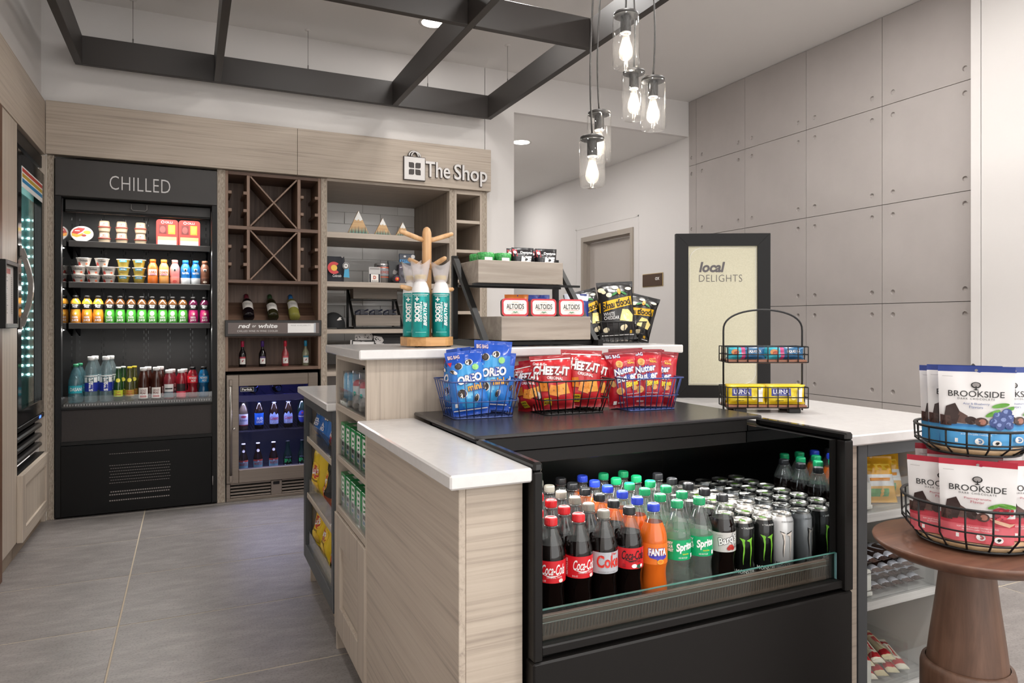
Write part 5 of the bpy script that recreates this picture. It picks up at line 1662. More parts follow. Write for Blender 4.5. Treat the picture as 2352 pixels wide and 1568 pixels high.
# ------------------------------------------------------------------ drinks in the island merchandiser
ZD = 0.5245
COLA = mat('cola_liquid', '#0d0706', 0.06, coat=0.5)
FANTA = mat('orange_soda', '#d9661c', 0.12, coat=0.6)
SPR = clear('clear_soda', '#eef5f1', 1.5, 0.03, 1.45, 0.10, '#dfe8e2')
NECK = clear('soda_neck', '#f1f3f2', 1.6, 0.04, 1.45, 0.06, '#d9dcda')
pp = [(0, 0.004), (0.012, 0.0035), (0.024, 0.0), (0.032, 0.004), (0.0345, 0.016), (0.0345, 0.028), (0.0325, 0.045), (0.0308, 0.062), (0.0318, 0.078), (0.0342, 0.088), (0.0345, 0.092), (0.0345, 0.142), (0.0342, 0.150),
      (0.0325, 0.162), (0.0285, 0.175), (0.0225, 0.190), (0.0165, 0.203), (0.0138, 0.210), (0.0135, 0.214), (0.0168, 0.2145), (0.0168, 0.2165), (0.0135, 0.217)]


def soda(label, liq, level, capc, lab, prints, x, lane, rows=6, lz=(0.091, 0.142)):
    t = thing('soda_bottle', label, 'soda bottle', (x, 1.451, ZD), -0.40, lane)
    MB().lathe(pp, seg(pp, [(level, liq), (1, NECK)]), 32).build('body', t)
    mb = MB()
    cm = C(capc, 0.35)
    mb.lathe([(0, 0.2172), (0.0152, 0.2172), (0.0152, 0.219), (0.0148, 0.2335), (0.0132, 0.2355), (0.0095, 0.2352), (0.009, 0.2345), (0, 0.2345)], cm, 28)
    for k in range(28):
        a = 2 * PI * k / 28
        c, s = math.cos(a), math.sin(a)
        mb.bar((0.0150 * c, 0.0150 * s, 0.2205), (0.0148 * c, 0.0148 * s, 0.2325), 0.0012, 0.0012, cm)
    mb.build('cap', t)
    mb = MB()
    mb.lathe([(0.0349, lz[0]), (0.0349, lz[1])], C(lab, 0.3), 32)
    add_print(mb, prints, cyl_map([(0.0352, 0), (0.0352, 0.3)]), 0.00022, 0.0003, 0.009)
    mb.build('wrap_label', t, recalc=False)
    return t


ORD = ('front', 'second', 'third', 'fourth', 'fifth', 'sixth', 'seventh')


def lane(t, x, rows, word, front):
    t['label'] = front
    for k in range(1, rows):
        dup(t, (x + 0.001 * ((k * 7) % 3 - 1), 1.451 + 0.0708 * k, ZD), -0.3 + (k * 37 % 11 - 5) * 0.05, '%s, %s row' % (word, ORD[k]))


def swoosh(x, z, w_, m):
    return P([(x - w_ / 2, z + 0.0022), (x - w_ * 0.1, z - 0.0008), (x + w_ / 2, z + 0.001), (x - w_ * 0.05, z - 0.004), (x - w_ * 0.3, z - 0.001)], m)


coke = [T('Coca-Cola', 0.004, 0.122, 0.060, 0.024, WHITE, 0.015, 0.35), swoosh(0.0, 0.1085, 0.045, WHITE), T('ORIGINAL TASTE', 0.006, 0.1045, 0.038, 0.0035, WHITE, 0.0), E(0.022, 0.0965, 0.006, 0.0045, C('#f0dcd6')), T('20 FL OZ', -0.022, 0.0965, 0.014, 0.004, WHITE, 0.0),
        T('RECYCLE ME', -0.044, 0.117, 0.040, 0.005, WHITE, 0.02, 0, PI / 2)]
t = soda('', COLA, 0.176, '#d7262c', '#d2232c', coke, 0.775, 'red-capped cola bottles')
lane(t, 0.775, 6, 'red-capped cola bottle behind the first one at the black side post', 'red-labelled cola bottle at the very front beside the black side post')
t2 = dup(t, (0.850, 1.451, ZD), -0.16, '', 'red-capped cola bottles')
lane(t2, 0.850, 6, 'red-capped cola bottle in the second lane from the black side post', 'red-labelled cola bottle lettered RECYCLE ME beside the silver label')
diet = [T('Coke', 0.008, 0.120, 0.062, 0.030, C('#d6382f'), 0.03), T('Diet', 0.022, 0.138, 0.014, 0.0055, C('#d6382f'), 0.02), T('NO SUGAR NO CALORIES', 0.004, 0.0955, 0.046, 0.0032, GREYP, 0.0)]
t = soda('', COLA, 0.176, '#8a877d', '#b9bac0', diet, 0.921, 'grey-capped cola bottles')
lane(t, 0.921, 6, 'grey-capped cola bottle behind the silver-labelled one', 'silver-labelled cola bottle with grey cap at the front')
zero = [T('Coca-Cola', 0.004, 0.125, 0.060, 0.022, INK, 0.015, 0.35), swoosh(0.0, 0.113, 0.045, INK), T('ZERO SUGAR', 0.008, 0.1095, 0.032, 0.004, INK, 0.0), E(0.006, 0.099, 0.007, 0.005, WHITE), E(0.020, 0.0975, 0.008, 0.005, C('#2c5a44')), E(0.026, 0.099, 0.004, 0.004, WHITE), R(-0.024, -0.016, 0.096, 0.104, C('#a01c24'))]
t = soda('', COLA, 0.176, '#1f2022', '#cf2129', zero, 0.996, 'black-capped red label colas')
lane(t, 0.996, 6, 'black-capped cola bottle in the lane behind the red and black label', 'red label cola bottle with black script and black cap at the front')
fanta = [P([(-0.024, 0.118), (0.030, 0.112), (0.026, 0.106), (0.004, 0.098), (0.0, 0.104), (-0.018, 0.108)], C('#4a3fb0')), T('FANTA', 0.003, 0.122, 0.050, 0.020, C('#3a3aa8'), 0.09), T('FANTA', 0.003, 0.122, 0.048, 0.018, WHITE, 0.05),
         E(0.010, 0.098, 0.009, 0.006, C('#f2b03a')), E(0.010, 0.098, 0.006, 0.004, C('#e8852a'))]
t = soda('', FANTA, 0.184, '#2b46c4', '#e8792a', fanta, 1.070, 'blue-capped orange sodas')
lane(t, 1.070, 6, 'blue-capped orange soda bottle behind the front one', 'bright orange soda bottle with blue cap at the front')
spr = [T('Sprite', 0.012, 0.123, 0.048, 0.026, WHITE, 0.04, 0.2, 0.12), T('lemon-lime', 0.014, 0.107, 0.018, 0.0045, C('#d6d83a'), 0.02), T('OBEY', -0.030, 0.134, 0.020, 0.0075, WHITE, 0.04), T('YOUR', -0.030, 0.125, 0.020, 0.0075, WHITE, 0.04), T('THIRST', -0.030, 0.116, 0.022, 0.0075, WHITE, 0.04), R(0.030, 0.038, 0.096, 0.106, WHITE), T('100% RECYCLED', 0.006, 0.098, 0.024, 0.004, WHITE, 0.0)]
t = soda('', SPR, 0.165, '#169a63', '#0fa468', spr, 1.144, 'green-capped clear sodas')
lane(t, 1.144, 6, 'green-capped clear soda bottle in the lane next to the orange soda', 'green label clear soda bottle beside the orange soda at the front')
t2 = dup(t, (1.216, 1.451, ZD), -0.55, '', 'green-capped clear sodas')
lane(t2, 1.216, 6, 'green-capped clear soda bottle in the lane next to the root beer', 'green label clear soda bottle beside the root beer at the front')
barq = [T("Barq's", 0.004, 0.122, 0.056, 0.028, INK, 0.07, 0.2, 0.28), T("Barq's", 0.004, 0.122, 0.054, 0.026, WHITE, 0.025, 0.2, 0.28), E(0.012, 0.104, 0.009, 0.007, C('#c2322c')), E(0.006, 0.101, 0.006, 0.005, C('#a52622')), E(0.018, 0.101, 0.005, 0.005, C('#a52622')), T('ROOT', 0.028, 0.110, 0.010, 0.005, INK, 0.01), T('BEER', 0.028, 0.104, 0.010, 0.005, INK, 0.01), T("IT'S GOOD", -0.020, 0.135, 0.018, 0.0035, GREYP, 0.0)]
t = soda('', COLA, 0.178, '#232427', '#c9c6c2', barq, 1.294, 'black-capped root beers')
lane(t, 1.294, 5, 'black-capped root beer bottle behind the front one', 'root beer bottle with pale label and black cap at the front')

# cans
cpf = [(0, 0.006), (0.018, 0.006), (0.024, 0.0), (0.0265, 0.001), (0.0328, 0.010), (0.0328, 0.138), (0.0315, 0.143), (0.0275, 0.1515), (0.0268, 0.1535), (0.0268, 0.1565), (0.0262, 0.157), (0.0252, 0.1565), (0.0248, 0.1525), (0, 0.1520)]
ALU = mat('can_aluminium', '#b9b5ae', 0.28, 0.9)


def claw(x, z, w_, h, m, flip=1):
    """ragged scratch marks forming the can emblem"""
    out = []
    rg = random.Random(3)
    for cx, ln, wd in ((x - 0.30 * w_, 0.92, 0.20), (x + 0.30 * w_, 1.0, 0.18)):
        pts_l, pts_r = [], []
        n = 9
        for i in range(n + 1):
            f_ = i / n
            zz = z + h / 2 - f_ * h * ln
            ww = w_ * wd * (1 - f_ * 0.92) * (1 + 0.25 * rg.uniform(-1, 1))
            dx = 0.07 * w_ * math.sin(f_ * 5) + 0.10 * w_ * f_ * flip
            pts_l.append((cx + dx - ww / 2, zz))
            pts_r.append((cx + dx + ww / 2, zz + 0.001 * rg.uniform(-1, 1)))
        for i in range(n):
            out.append(('p', [pts_l[i], pts_r[i], pts_r[i + 1], pts_l[i + 1]], m))
    out.append(('p', [(x - 0.56 * w_, z + h / 2 + 0.003), (x - 0.12 * w_, z + h / 2 - 0.002), (x - 0.16 * w_, z + h * 0.38), (x - 0.36 * w_, z + h * 0.42)], m))
    out.append(('p', [(x - 0.02 * w_, z + h / 2 - 0.004), (x + 0.5 * w_, z + h / 2 + 0.004), (x + 0.42 * w_, z + h * 0.38), (x + 0.2 * w_, z + h * 0.40)], m))
    return out


def can(label, body, claws, word, ring, tab, group, sub):
    t = thing('energy_drink_can', label, 'drink can', (0, 0, ZD), 0, group)
    b = mat('can_' + body, body, 0.22, 0.25, coat=0.4)
    MB().lathe(cpf, seg(cpf[:8], [(0.009, ALU), (1, b)]) + [ALU] * 6, 36).build('body', t)
    mb = MB()
    mb.M = Matrix.Translation((0, -0.004, 0.1532)) @ Matrix.Diagonal((1, 1.5, 1, 1))
    mb.lathe([(0, 0), (0.0085, 0), (0.0085, 0.0012), (0.006, 0.0016), (0, 0.0016)], C(tab, 0.3), 18)
    mb.build('pull_tab', t)
    mb = MB()
    its = claws + [T(word, 0, 0.024, 0.056, 0.011, C(ring, 0.3), 0.015), T('ENERGY', 0.002, 0.012, 0.034, 0.005, C(sub, 0.3), 0.0), T('ZERO SUGAR' if body == '#d9d9d9' else '+ TAURINE +', 0.006, 0.1405, 0.040, 0.0042, C(ring, 0.3), 0.0)]
    add_print(mb, its, cyl_map([(0.0330, 0), (0.0330, 0.138), (0.0317, 0.143), (0.0277, 0.152)]), 0.00004, 0.0004, 0.009)
    mb.build('can_print', t, recalc=False)
    return t


LIME = C('#7ec53a', 0.35)
ca = can('', '#121413', claw(0.0, 0.074, 0.034, 0.075, LIME), 'MONSTER', '#e6e6e2', '#4f7a1e', 'black energy drink cans', '#6fae35')
cb_ = can('', '#d9d9d9', claw(0.0, 0.074, 0.034, 0.075, INK) + claw(0.0004, 0.0738, 0.030, 0.070, C('#e9ddd2', 0.3)), 'MONSTER', '#232323', '#1b1b1b', 'white energy drink cans', '#3a3a3a')
for x, tpl, first, word in ((1.372, ca, 'black can with green claw marks next to the root beer bottle', 'black energy drink can in the lane next to the root beers'),
                            (1.446, dup(ca, (0, 0, 0), 0, ''), 'black can with green claw marks next to the white can', 'black energy drink can in the middle can lane'),
                            (1.517, cb_, 'white can with black-edged claw marks at the front by the mirror end', 'white energy drink can in the lane along the mirror end')):
    tpl.location = (x, 1.462, ZD)
    tpl['label'] = first
    tpl.rotation_euler = (0, 0, -0.36)
    for k in range(1, 7):
        dup(tpl, (x, 1.462 + 0.0685 * k, ZD), (k * 53 % 9 - 4) * 0.12, '%s, %s row' % (word, ORD[k]))
# ------------------------------------------------------------------ wooden mug tree and spray cans
ZU = 1.1345
OAK = wood('oak_tree', 2, '#b98a5c', '#d9b285', '#cc9f70', across=60, rough=0.4)
OAKB = wood('oak_base', 0, '#a87846', '#d0a06a', '#c08f5a', across=40, rough=0.4)
mt = thing('mug_tree', 'light oak peg tree on a round-cornered wooden base', 'stand', (0.752, 2.325, ZU), math.radians(8))
n = 8
mb = MB()
poly = [(0.094 * math.cos(2 * PI * (k + 0.5) / n), 0.094 * math.sin(2 * PI * (k + 0.5) / n)) for k in range(n)]
rp = []
for k in range(n):
    a, b, c = Vector(poly[k - 1]), Vector(poly[k]), Vector(poly[(k + 1) % n])
    for f_ in (0.3, 0.12):
        rp.append(tuple(b.lerp(a, f_)))
    for f_ in (0.12, 0.3):
        rp.append(tuple(b.lerp(c, f_)))
mb.prism(rp, 0.004, 0.034, OAKB, 2)
mb.build('base', mt)
mb = MB()
for x, y in ((-0.06, -0.05), (0.06, -0.05), (0, 0.07)):
    mb.lathe([(0, 0), (0.008, 0), (0.008, 0.005), (0, 0.005)], BLACK, 10, c=(x, y, 0))
mb.build('rubber_feet', mt)
MB().lathe([(0, 0.034), (0.016, 0.034), (0.0165, 0.38), (0.0155, 0.398), (0.011, 0.411), (0.004, 0.416), (0, 0.4165)], OAK, 24).build('pole', mt)
for k, (ang, z, ln, up) in enumerate(((PI, 0.365, 0.100, 0.030), (0.0, 0.365, 0.100, 0.034), (PI * 1.62, 0.268, 0.085, 0.036), (PI * 0.62, 0.272, 0.085, 0.036), (PI * 1.02, 0.186, 0.100, 0.020), (-0.05, 0.186, 0.100, 0.016))):
    c, s = math.cos(ang), math.sin(ang)
    pts = [(c * r_, s * r_, z + up * (r_ / ln)) for r_ in (0.01, 0.04, ln * 0.8, ln, ln + 0.004)]
    MB().tube(pts, [0.0075, 0.0088, 0.0088, 0.007, 0.002], OAK, 10).build('peg', mt)
CANW = mat('spray_white', '#e4e1e0', 0.3)
TEALC = noisy('teal_foil', '#12807f', '#1fa39c', (20, 20, 6), 0.25, metal=0.45)
scp = [(0, 0), (0.029, 0.0), (0.0305, 0.002), (0.0305, 0.150), (0.030, 0.152), (0.0285, 0.165), (0.022, 0.182), (0.015, 0.192), (0.014, 0.196)]
sc = thing('oxygen_can', '', 'spray can', (0, 0, 0))
MB().lathe(scp, seg(scp, [(0.1505, TEALC), (1, CANW)]), 28).build('body', sc)
MASK = clear('mask_plastic', '#f4f0f0', 1.2, 0.12, 1.4, 0.38, '#efeaea')
mb = MB()
mb.grid(lambda u, v: ((0.021 + 0.011 * v ** 0.8 + 0.003 * v * math.cos(4 * PI * u)) * math.cos(2 * PI * u), (0.020 + 0.006 * v) * math.sin(2 * PI * u) * (1 + 0.2 * v), 0.188 + 0.062 * v + 0.006 * v * math.cos(2 * PI * u + 1) + 0.012 * v * math.cos(4 * PI * u)), 28, 8, MASK)
mb.build('breathing_mask', sc, recalc=False)
mb = MB().lathe([(0.0185, 0.196), (0.0195, 0.199), (0.0195, 0.207), (0.0185, 0.210)], C('#e2c21c'), 20)
add_print(mb, [T('OPEN TOP', 0.0, 0.2035, 0.022, 0.003, INK, 0.0)], cyl_map([(0.0197, 0), (0.0197, 0.3)]), 0.0001, 0.0003)
mb.build('seal_band', sc, recalc=False)
mb = MB()
DT = C('#0b4f52')
add_print(mb, [R(0.005, 0.028, 0.030, 0.122, DT), T('BOOST', -0.012, 0.085, 0.066, 0.019, WHITE, 0.05, 0, PI / 2), T('OXYGEN', 0.0015, 0.085, 0.066, 0.008, WHITE, 0.02, 0, PI / 2), T('BREATHE', 0.0165, 0.078, 0.080, 0.013, WHITE, 0.03, 0.25, PI / 2),
               P([(-0.019, 0.126), (-0.014, 0.126), (-0.014, 0.121), (-0.010, 0.121), (-0.010, 0.126), (-0.005, 0.126), (-0.005, 0.130), (-0.010, 0.130), (-0.010, 0.135), (-0.014, 0.135), (-0.014, 0.130), (-0.019, 0.130)], WHITE),
               R(-0.03, 0.03, 0.143, 0.1445, WHITE), R(-0.018, 0.02, 0.016, 0.0175, C('#8fd0c9')), T('NATURAL RESPIRATORY SUPPORT', 0.0, 0.1385, 0.046, 0.0032, WHITE, 0.0)], cyl_map([(0.0307, 0), (0.0307, 0.3)]), 0.0002, 0.0004)
mb.build('can_print', sc, recalc=False)
row(sc, [(0.712, 2.270, ZU + 0.0345), (0.788, 2.280, ZU + 0.0345), (0.700, 2.333, ZU + 0.0345)],
    ['teal oxygen can under the peg tree, second from its back', 'teal oxygen can under the peg tree on the tiered rack side', 'teal oxygen can half hidden behind another under the peg tree'], 'teal oxygen cans')
for o_ in [o for o in bpy.data.objects if o.get('group') == 'teal oxygen cans']:
    o_.rotation_euler = (0, 0, -0.30)
for o_, lb in zip([o for o in bpy.data.objects if o.get('group') == 'teal oxygen cans'], ('teal oxygen can in front, between the tree pole and its outer peg', 'teal oxygen can under the peg tree nearest the tiered rack', 'teal oxygen can half hidden behind another under the peg tree')):
    o_['label'] = lb

# ------------------------------------------------------------------ two-tier rack on the raised worktop
RWD = wood('tier_box_wood', 0, '#857a6f', '#aca195', '#998e82', across=26, rough=0.55)
tr = thing('tiered_rack', 'large two-tier wooden box rack with black metal frame on the raised worktop', 'display rack', (1.14, 2.35, ZU))
mb = MB()
for x in (-0.217, 0.222):
    mb.bar((x, 0.16, 0), (x, 0.16, 0.338), 0.02, 0.02, BLACK)
    mb.bar((x, 0.148, 0.320), (x, -0.150, 0.012), 0.02, 0.02, BLACK)
    mb.bar((x, 0.17, 0.010), (x, -0.185, 0.010), 0.02, 0.02, BLACK)
mb.bar((-0.217, 0.16, 0.010), (0.222, 0.16, 0.010), 0.02, 0.02, BLACK)
mb.bar((-0.217, -0.13, 0.010), (0.222, -0.13, 0.010), 0.014, 0.012, BLACK)
mb.bar((-0.217, 0.12, 0.221), (0.222, 0.12, 0.221), 0.014, 0.008, BLACK)
mb.bar((-0.217, -0.03, 0.221), (0.222, -0.03, 0.221), 0.014, 0.008, BLACK)
mb.build('frame', tr)


def open_box(x0, x1, y0, y1, z0, z1, nm, par, m=RWD, w_=0.012):
    mb = MB()
    mb.rbox(x0, x1, y0, y0 + w_, z0, z1, m, 0.0015).rbox(x0, x1, y1 - w_, y1, z0, z1, m, 0.0015)
    mb.rbox(x0, x0 + w_, y0 + w_, y1 - w_, z0, z1, m, 0.0015).rbox(x1 - w_, x1, y0 + w_, y1 - w_, z0, z1, m, 0.0015)
    mb.box(x0 + w_, x1 - w_, y0 + w_, y1 - w_, z0, z0 + 0.008, m)
    return mb.build(nm, par)


open_box(-0.162, 0.196, -0.158, 0.10, 0.021, 0.105, 'lower_box', tr)
open_box(-0.205, 0.140, -0.050, 0.148, 0.226, 0.308, 'upper_box', tr)

# mint tins
TR = mat('tin_red', '#bf3038', 0.3, 0.2)
TE = mat('tin_metal', '#8f8c88', 0.3, 0.9)
tn = thing('mint_tin', '', 'mint tin', (0, 0, 0))
MB().prism(rr(-0.048, 0.048, 0, 0.062, (1, 1, 1, 1), 0.012), -0.010, 0.010, TE, 1).build('tin', tn)
MB().prism(rr(-0.048, 0.048, 0, 0.062, (1, 1, 1, 1), 0.012), -0.0125, -0.0102, TR, 1).build('lid', tn)
mb = MB()
mb.prism(rr(-0.042, 0.042, 0.006, 0.056, (1, 1, 1, 1), 0.010), -0.0131, -0.0127, C('#ece7df'), 1)
add_print(mb, [T('ALTOIDS', 0, 0.034, 0.064, 0.018, INK, 0.015), T('CURIOUSLY STRONG MINTS', 0, 0.0215, 0.056, 0.0035, C('#b5443f'), 0.0), P([(-0.012, 0.013), (-0.004, 0.0165), (0, 0.014), (0.004, 0.0165), (0.012, 0.013), (0.004, 0.0125), (0, 0.0105), (-0.004, 0.0125)], C('#3c8a5a')),
               T('PEPPERMINT', 0.0, 0.0085, 0.030, 0.0028, C('#b5443f'), 0.0), R(-0.012, 0.012, 0.0485, 0.0495, C('#c9a26a'))], flat_y(0, -0.0131, 0), 0.0002, 0.0003)
mb.build('print', tn, recalc=False)
row(tn, [(1.041, 2.222, ZU + 0.1055), (1.154, 2.222, ZU + 0.1055), (1.268, 2.222, ZU + 0.1055)],
    ['red and white mint tin nearest the black rack leg', 'red and white mint tin in the middle of three', 'red and white mint tin next to the popcorn basket'], 'red mint tins', -0.10)
for o_ in [o for o in bpy.data.objects if o.get('group') == 'red mint tins']:
    o_.rotation_euler = (-0.06, 0, -0.16)
    o_.location.z -= 0.0
# blue and orange packets behind the tins
for k, (x, c1, c2) in enumerate(((1.20, '#2a3f8f', '#d87a35'), (1.30, '#b5552f', '#2a3f8f'), (1.395, '#26357a', '#c9cdd8'))):
    bg_ = Bag(0.10, 0.20, 0.03, 0.05, k + 3)
    t = make_bag('snack_packet', ('blue and orange packet low behind the mint tins', 'orange-topped packet behind the last mint tin', 'navy packet between tins and popcorn basket')[k], 'snack packet', bg_, lambda u, v, a=C(c1, 0.25), b=C(c2, 0.25): b if v > 0.86 or 0.35 < v < 0.42 else a, C(c1, 0.25),
                 [E(0.0, 0.12, 0.03, 0.018, C('#d8d4d0')), E(0.0, 0.12, 0.02, 0.010, C('#b5333a'))], 'packets behind the mint tins')
    t.location = (x + 0.03, 2.60 if k < 2 else 2.44, ZU + 0.001)
    t.rotation_euler = (-0.12, 0, -0.35)

# gum on the top tier
GB = thing('gum_bottle', '', 'gum', (0, 0, 0))
GRNG = noisy('green_gum_foil', '#1d7a3a', '#5fc06a', (90, 90, 90), 0.25)
MB().lathe([(0, 0), (0.030, 0), (0.032, 0.003), (0.032, 0.085), (0.033, 0.088), (0.033, 0.100), (0.030, 0.104), (0, 0.105)], GRNG, 24).build('wrap', GB)
mb = MB()
add_print(mb, [R(-0.016, 0.016, 0.06, 0.086, WHITE)], cyl_map([(0.0323, 0), (0.0323, 0.2)]))
mb.build('label_patch', GB, recalc=False)
gz = ZU + 0.2345
row(GB, [(0.985 + 0.068 * k, 2.352, gz) for k in range(2)] + [(0.985 + 0.068 * k, 2.425, gz) for k in range(4)],
    ['green foil gum pack in the upper box, %s' % q for q in ('front row nearest the peg tree', 'front row touching the black pouches', 'back row by the peg tree', 'back row second from the peg tree', 'back row third from the peg tree', 'back row behind the black pouches')], 'green foil gum packs')
KB = thing('gum_pouch', '', 'gum', (0, 0, 0))
bgk = Bag(0.088, 0.128, 0.034, 0.05, 2, 0.0012)
mb = MB()
bgk.body(mb, mat('gum_black', '#1c1a1d', 0.22), mat('gum_black', '#1c1a1d', 0.22), 14, 14)
mb.build('film', KB, recalc=False)
mb = MB()
add_print(mb, [R(-0.040, -0.024, 0.095, 0.122, C('#c0333d')), E(-0.032, 0.110, 0.006, 0.006, WHITE), T('Dentyne', 0.012, 0.108, 0.048, 0.013, WHITE, 0.03, 0.15), T('ICE', 0.010, 0.083, 0.044, 0.026, WHITE, 0.08, 0.2)], bgk.fmap, 0.0001, 0.001)
mb.build('print', KB, recalc=False)
gz2 = ZU + 0.2345
row(KB, [(1.130, 2.340, gz2), (1.228, 2.340, gz2), (1.126, 2.376, gz2), (1.222, 2.376, gz2)],
    ['black gum pouch at the front beside the green packs', 'black gum pouch at the front corner of the upper box', 'black gum pouch behind, beside the green packs', 'black gum pouch behind, at the box corner'], 'black gum pouches', -0.12)


# ------------------------------------------------------------------ wire baskets
def wire_basket(name, label, m, loc, rot, bx, by, tx, ty, h, nx, ny, r=0.0016, rings=(0.45,)):
    """tapered open wire basket: bottom bx*by, top tx*ty"""
    t = thing(name, label, 'wire basket', loc, rot)

    def rect(a, b, z, rad=0.012):
        pts = []
        for sx, sy, a0 in ((1, 1, 0), (-1, 1, PI / 2), (-1, -1, PI), (1, -1, 1.5 * PI)):
            for k in range(5):
                q = a0 + k / 4 * PI / 2
                pts.append((sx * (a / 2 - rad) + rad * math.cos(q), sy * (b / 2 - rad) + rad * math.sin(q), z))
        return pts
    MB().tube(rect(tx, ty, h), r * 1.5, m, 6, True).build('rim', t)
    mb = MB()
    mb.tube(rect(bx, by, r * 1.2), r * 1.2, m, 6, True)
    for f_ in rings:
        mb.tube(rect(bx + (tx - bx) * f_, by + (ty - by) * f_, h * f_), r, m, 5, True)
    for k in range(nx):
        f_ = (k + 0.5) / nx - 0.5
        for s in (-1, 1):
            mb.tube([(f_ * bx * 0.94, s * by / 2, r), (f_ * tx * 0.96, s * ty / 2, h)], r, m, 5)
        mb.tube([(f_ * bx * 0.94, -by / 2, r), (f_ * bx * 0.94, by / 2, r)], r, m, 5)
    for k in range(ny):
        f_ = (k + 0.5) / ny - 0.5
        for s in (-1, 1):
            mb.tube([(s * bx / 2, f_ * by * 0.94, r), (s * tx / 2, f_ * ty * 0.96, h)], r, m, 5)
        mb.tube([(-bx / 2, f_ * by * 0.94, r), (bx / 2, f_ * by * 0.94, r)], r, m, 5)
    mb.build('wire_grid', t)
    return t


WB = mat('wire_blue', '#3d4f86', 0.35, 0.4)
WK = mat('wire_black', '#1a1919', 0.4, 0.3)
# popcorn basket and bags
wire_basket('wire_basket', 'black wire basket of popcorn bags on the raised worktop', WK, (1.615, 2.42, ZU + 0.001), math.radians(-28), 0.155, 0.13, 0.20, 0.165, 0.085, 8, 6)
KBAG, YB = mat('popcorn_black', '#1b191a', 0.28), C('#e8b41f', 0.3)
bgp = Bag(0.150, 0.240, 0.075, 0.055, 5)
pop = C('#efe3c2')
its = [P([(-0.070, 0.112), (0.062, 0.140), (0.062, 0.176), (-0.070, 0.152)], YB), T('Smartfood', -0.003, 0.1455, 0.118, 0.030, INK, 0.03, 0.1, 0.20), T('WHITE', -0.035, 0.104, 0.044, 0.014, WHITE, 0.0), T('CHEDDAR', -0.026, 0.088, 0.060, 0.014, WHITE, 0.0),
       P([(0.005, 0.075), (0.058, 0.068), (0.064, 0.098), (0.044, 0.120), (0.020, 0.122), (0.012, 0.098)], C('#f0dc8c')), E(0.034, 0.088, 0.012, 0.018, C('#f7eab0'), 0.3),
       E(-0.058, 0.205, 0.013, 0.010, pop), E(-0.05, 0.196, 0.009, 0.008, C('#e2d0a8')), E(-0.03, 0.182, 0.012, 0.010, pop), E(0.0, 0.214, 0.013, 0.008, pop), E(0.052, 0.208, 0.013, 0.007, pop), E(-0.05, 0.040, 0.012, 0.010, pop), E(0.018, 0.045, 0.012, 0.011, pop), E(0.026, 0.050, 0.009, 0.008, C('#e2d0a8')),
       E(0.012, 0.196, 0.007, 0.014, C('#e8932a')), E(-0.008, 0.186, 0.014, 0.005, C('#2f7a3a'), 0.5), E(0.030, 0.188, 0.014, 0.005, C('#2f7a3a'), -0.6), R(-0.065, 0.065, 0.0175, 0.0205, WHITE), T('8', 0.05, 0.030, 0.010, 0.012, C('#e8b41f'), 0.02)]
sf = make_bag('popcorn_bag', 'upright black popcorn bag with yellow banner at the basket centre', 'popcorn bag', bgp, KBAG, KBAG, its, 'black popcorn bags')
sf.location = (1.585, 2.385, ZU + 0.012)
sf.rotation_euler = (math.radians(-8), math.radians(-3), math.radians(-24))
o = dup(sf, (1.510, 2.455, ZU + 0.006), None, 'black popcorn bag tilted outward towards the mint tins')
o.rotation_euler = (math.radians(-10), math.radians(-14), math.radians(-14))
o.scale = (0.95, 1, 0.90)
o = dup(sf, (1.690, 2.445, ZU + 0.006), None, 'black popcorn bag tilted outward towards the framed sign')
o.rotation_euler = (math.radians(-12), math.radians(14), math.radians(-40))
o.scale = (0.95, 1, 0.84)

# baskets on the merchandiser deck
ZK = 0.9325
wire_basket('wire_basket', 'blue wire basket of blue cookie bags on the black deck', WB, (0.805, 1.985, ZK), math.radians(-4), 0.185, 0.135, 0.232, 0.185, 0.112, 8, 6)
wire_basket('wire_basket', 'black wire basket of red cracker bags on the black deck', WK, (1.100, 1.955, ZK), math.radians(-2), 0.205, 0.130, 0.262, 0.180, 0.105, 8, 6, 0.0018)
wire_basket('wire_basket', 'blue wire basket of red peanut cookie bags on the black deck', WB, (1.375, 1.925, ZK), math.radians(-3), 0.175, 0.125, 0.215, 0.170, 0.105, 8, 6)

BLUE, LBLUE = C('#1f4fb5', 0.22), C('#3f9fdc', 0.22)
bgo = Bag(0.118, 0.212, 0.055, 0.05, 1)
cook, crm = C('#2b2320'), C('#e6e2de')


def cookie(x, z, r_, rot=0.0, sq=1.0):
    return [E(x + 0.002, z, r_ * 1.04, r_ * sq * 1.04, crm, rot), E(x, z, r_, r_ * sq, cook, rot), E(x, z, r_ * 0.62, r_ * sq * 0.62, C('#4a3f3a'), rot)]


def ofront(u, v):
    if v > 0.80 or v < 0.10:
        return BLUE
    d = math.hypot((u - 0.5) * 1.3, v - 0.42)
    return C('#7cc8ee', 0.22) if d < 0.16 else (LBLUE if d < 0.36 else C('#2f78cc', 0.22))


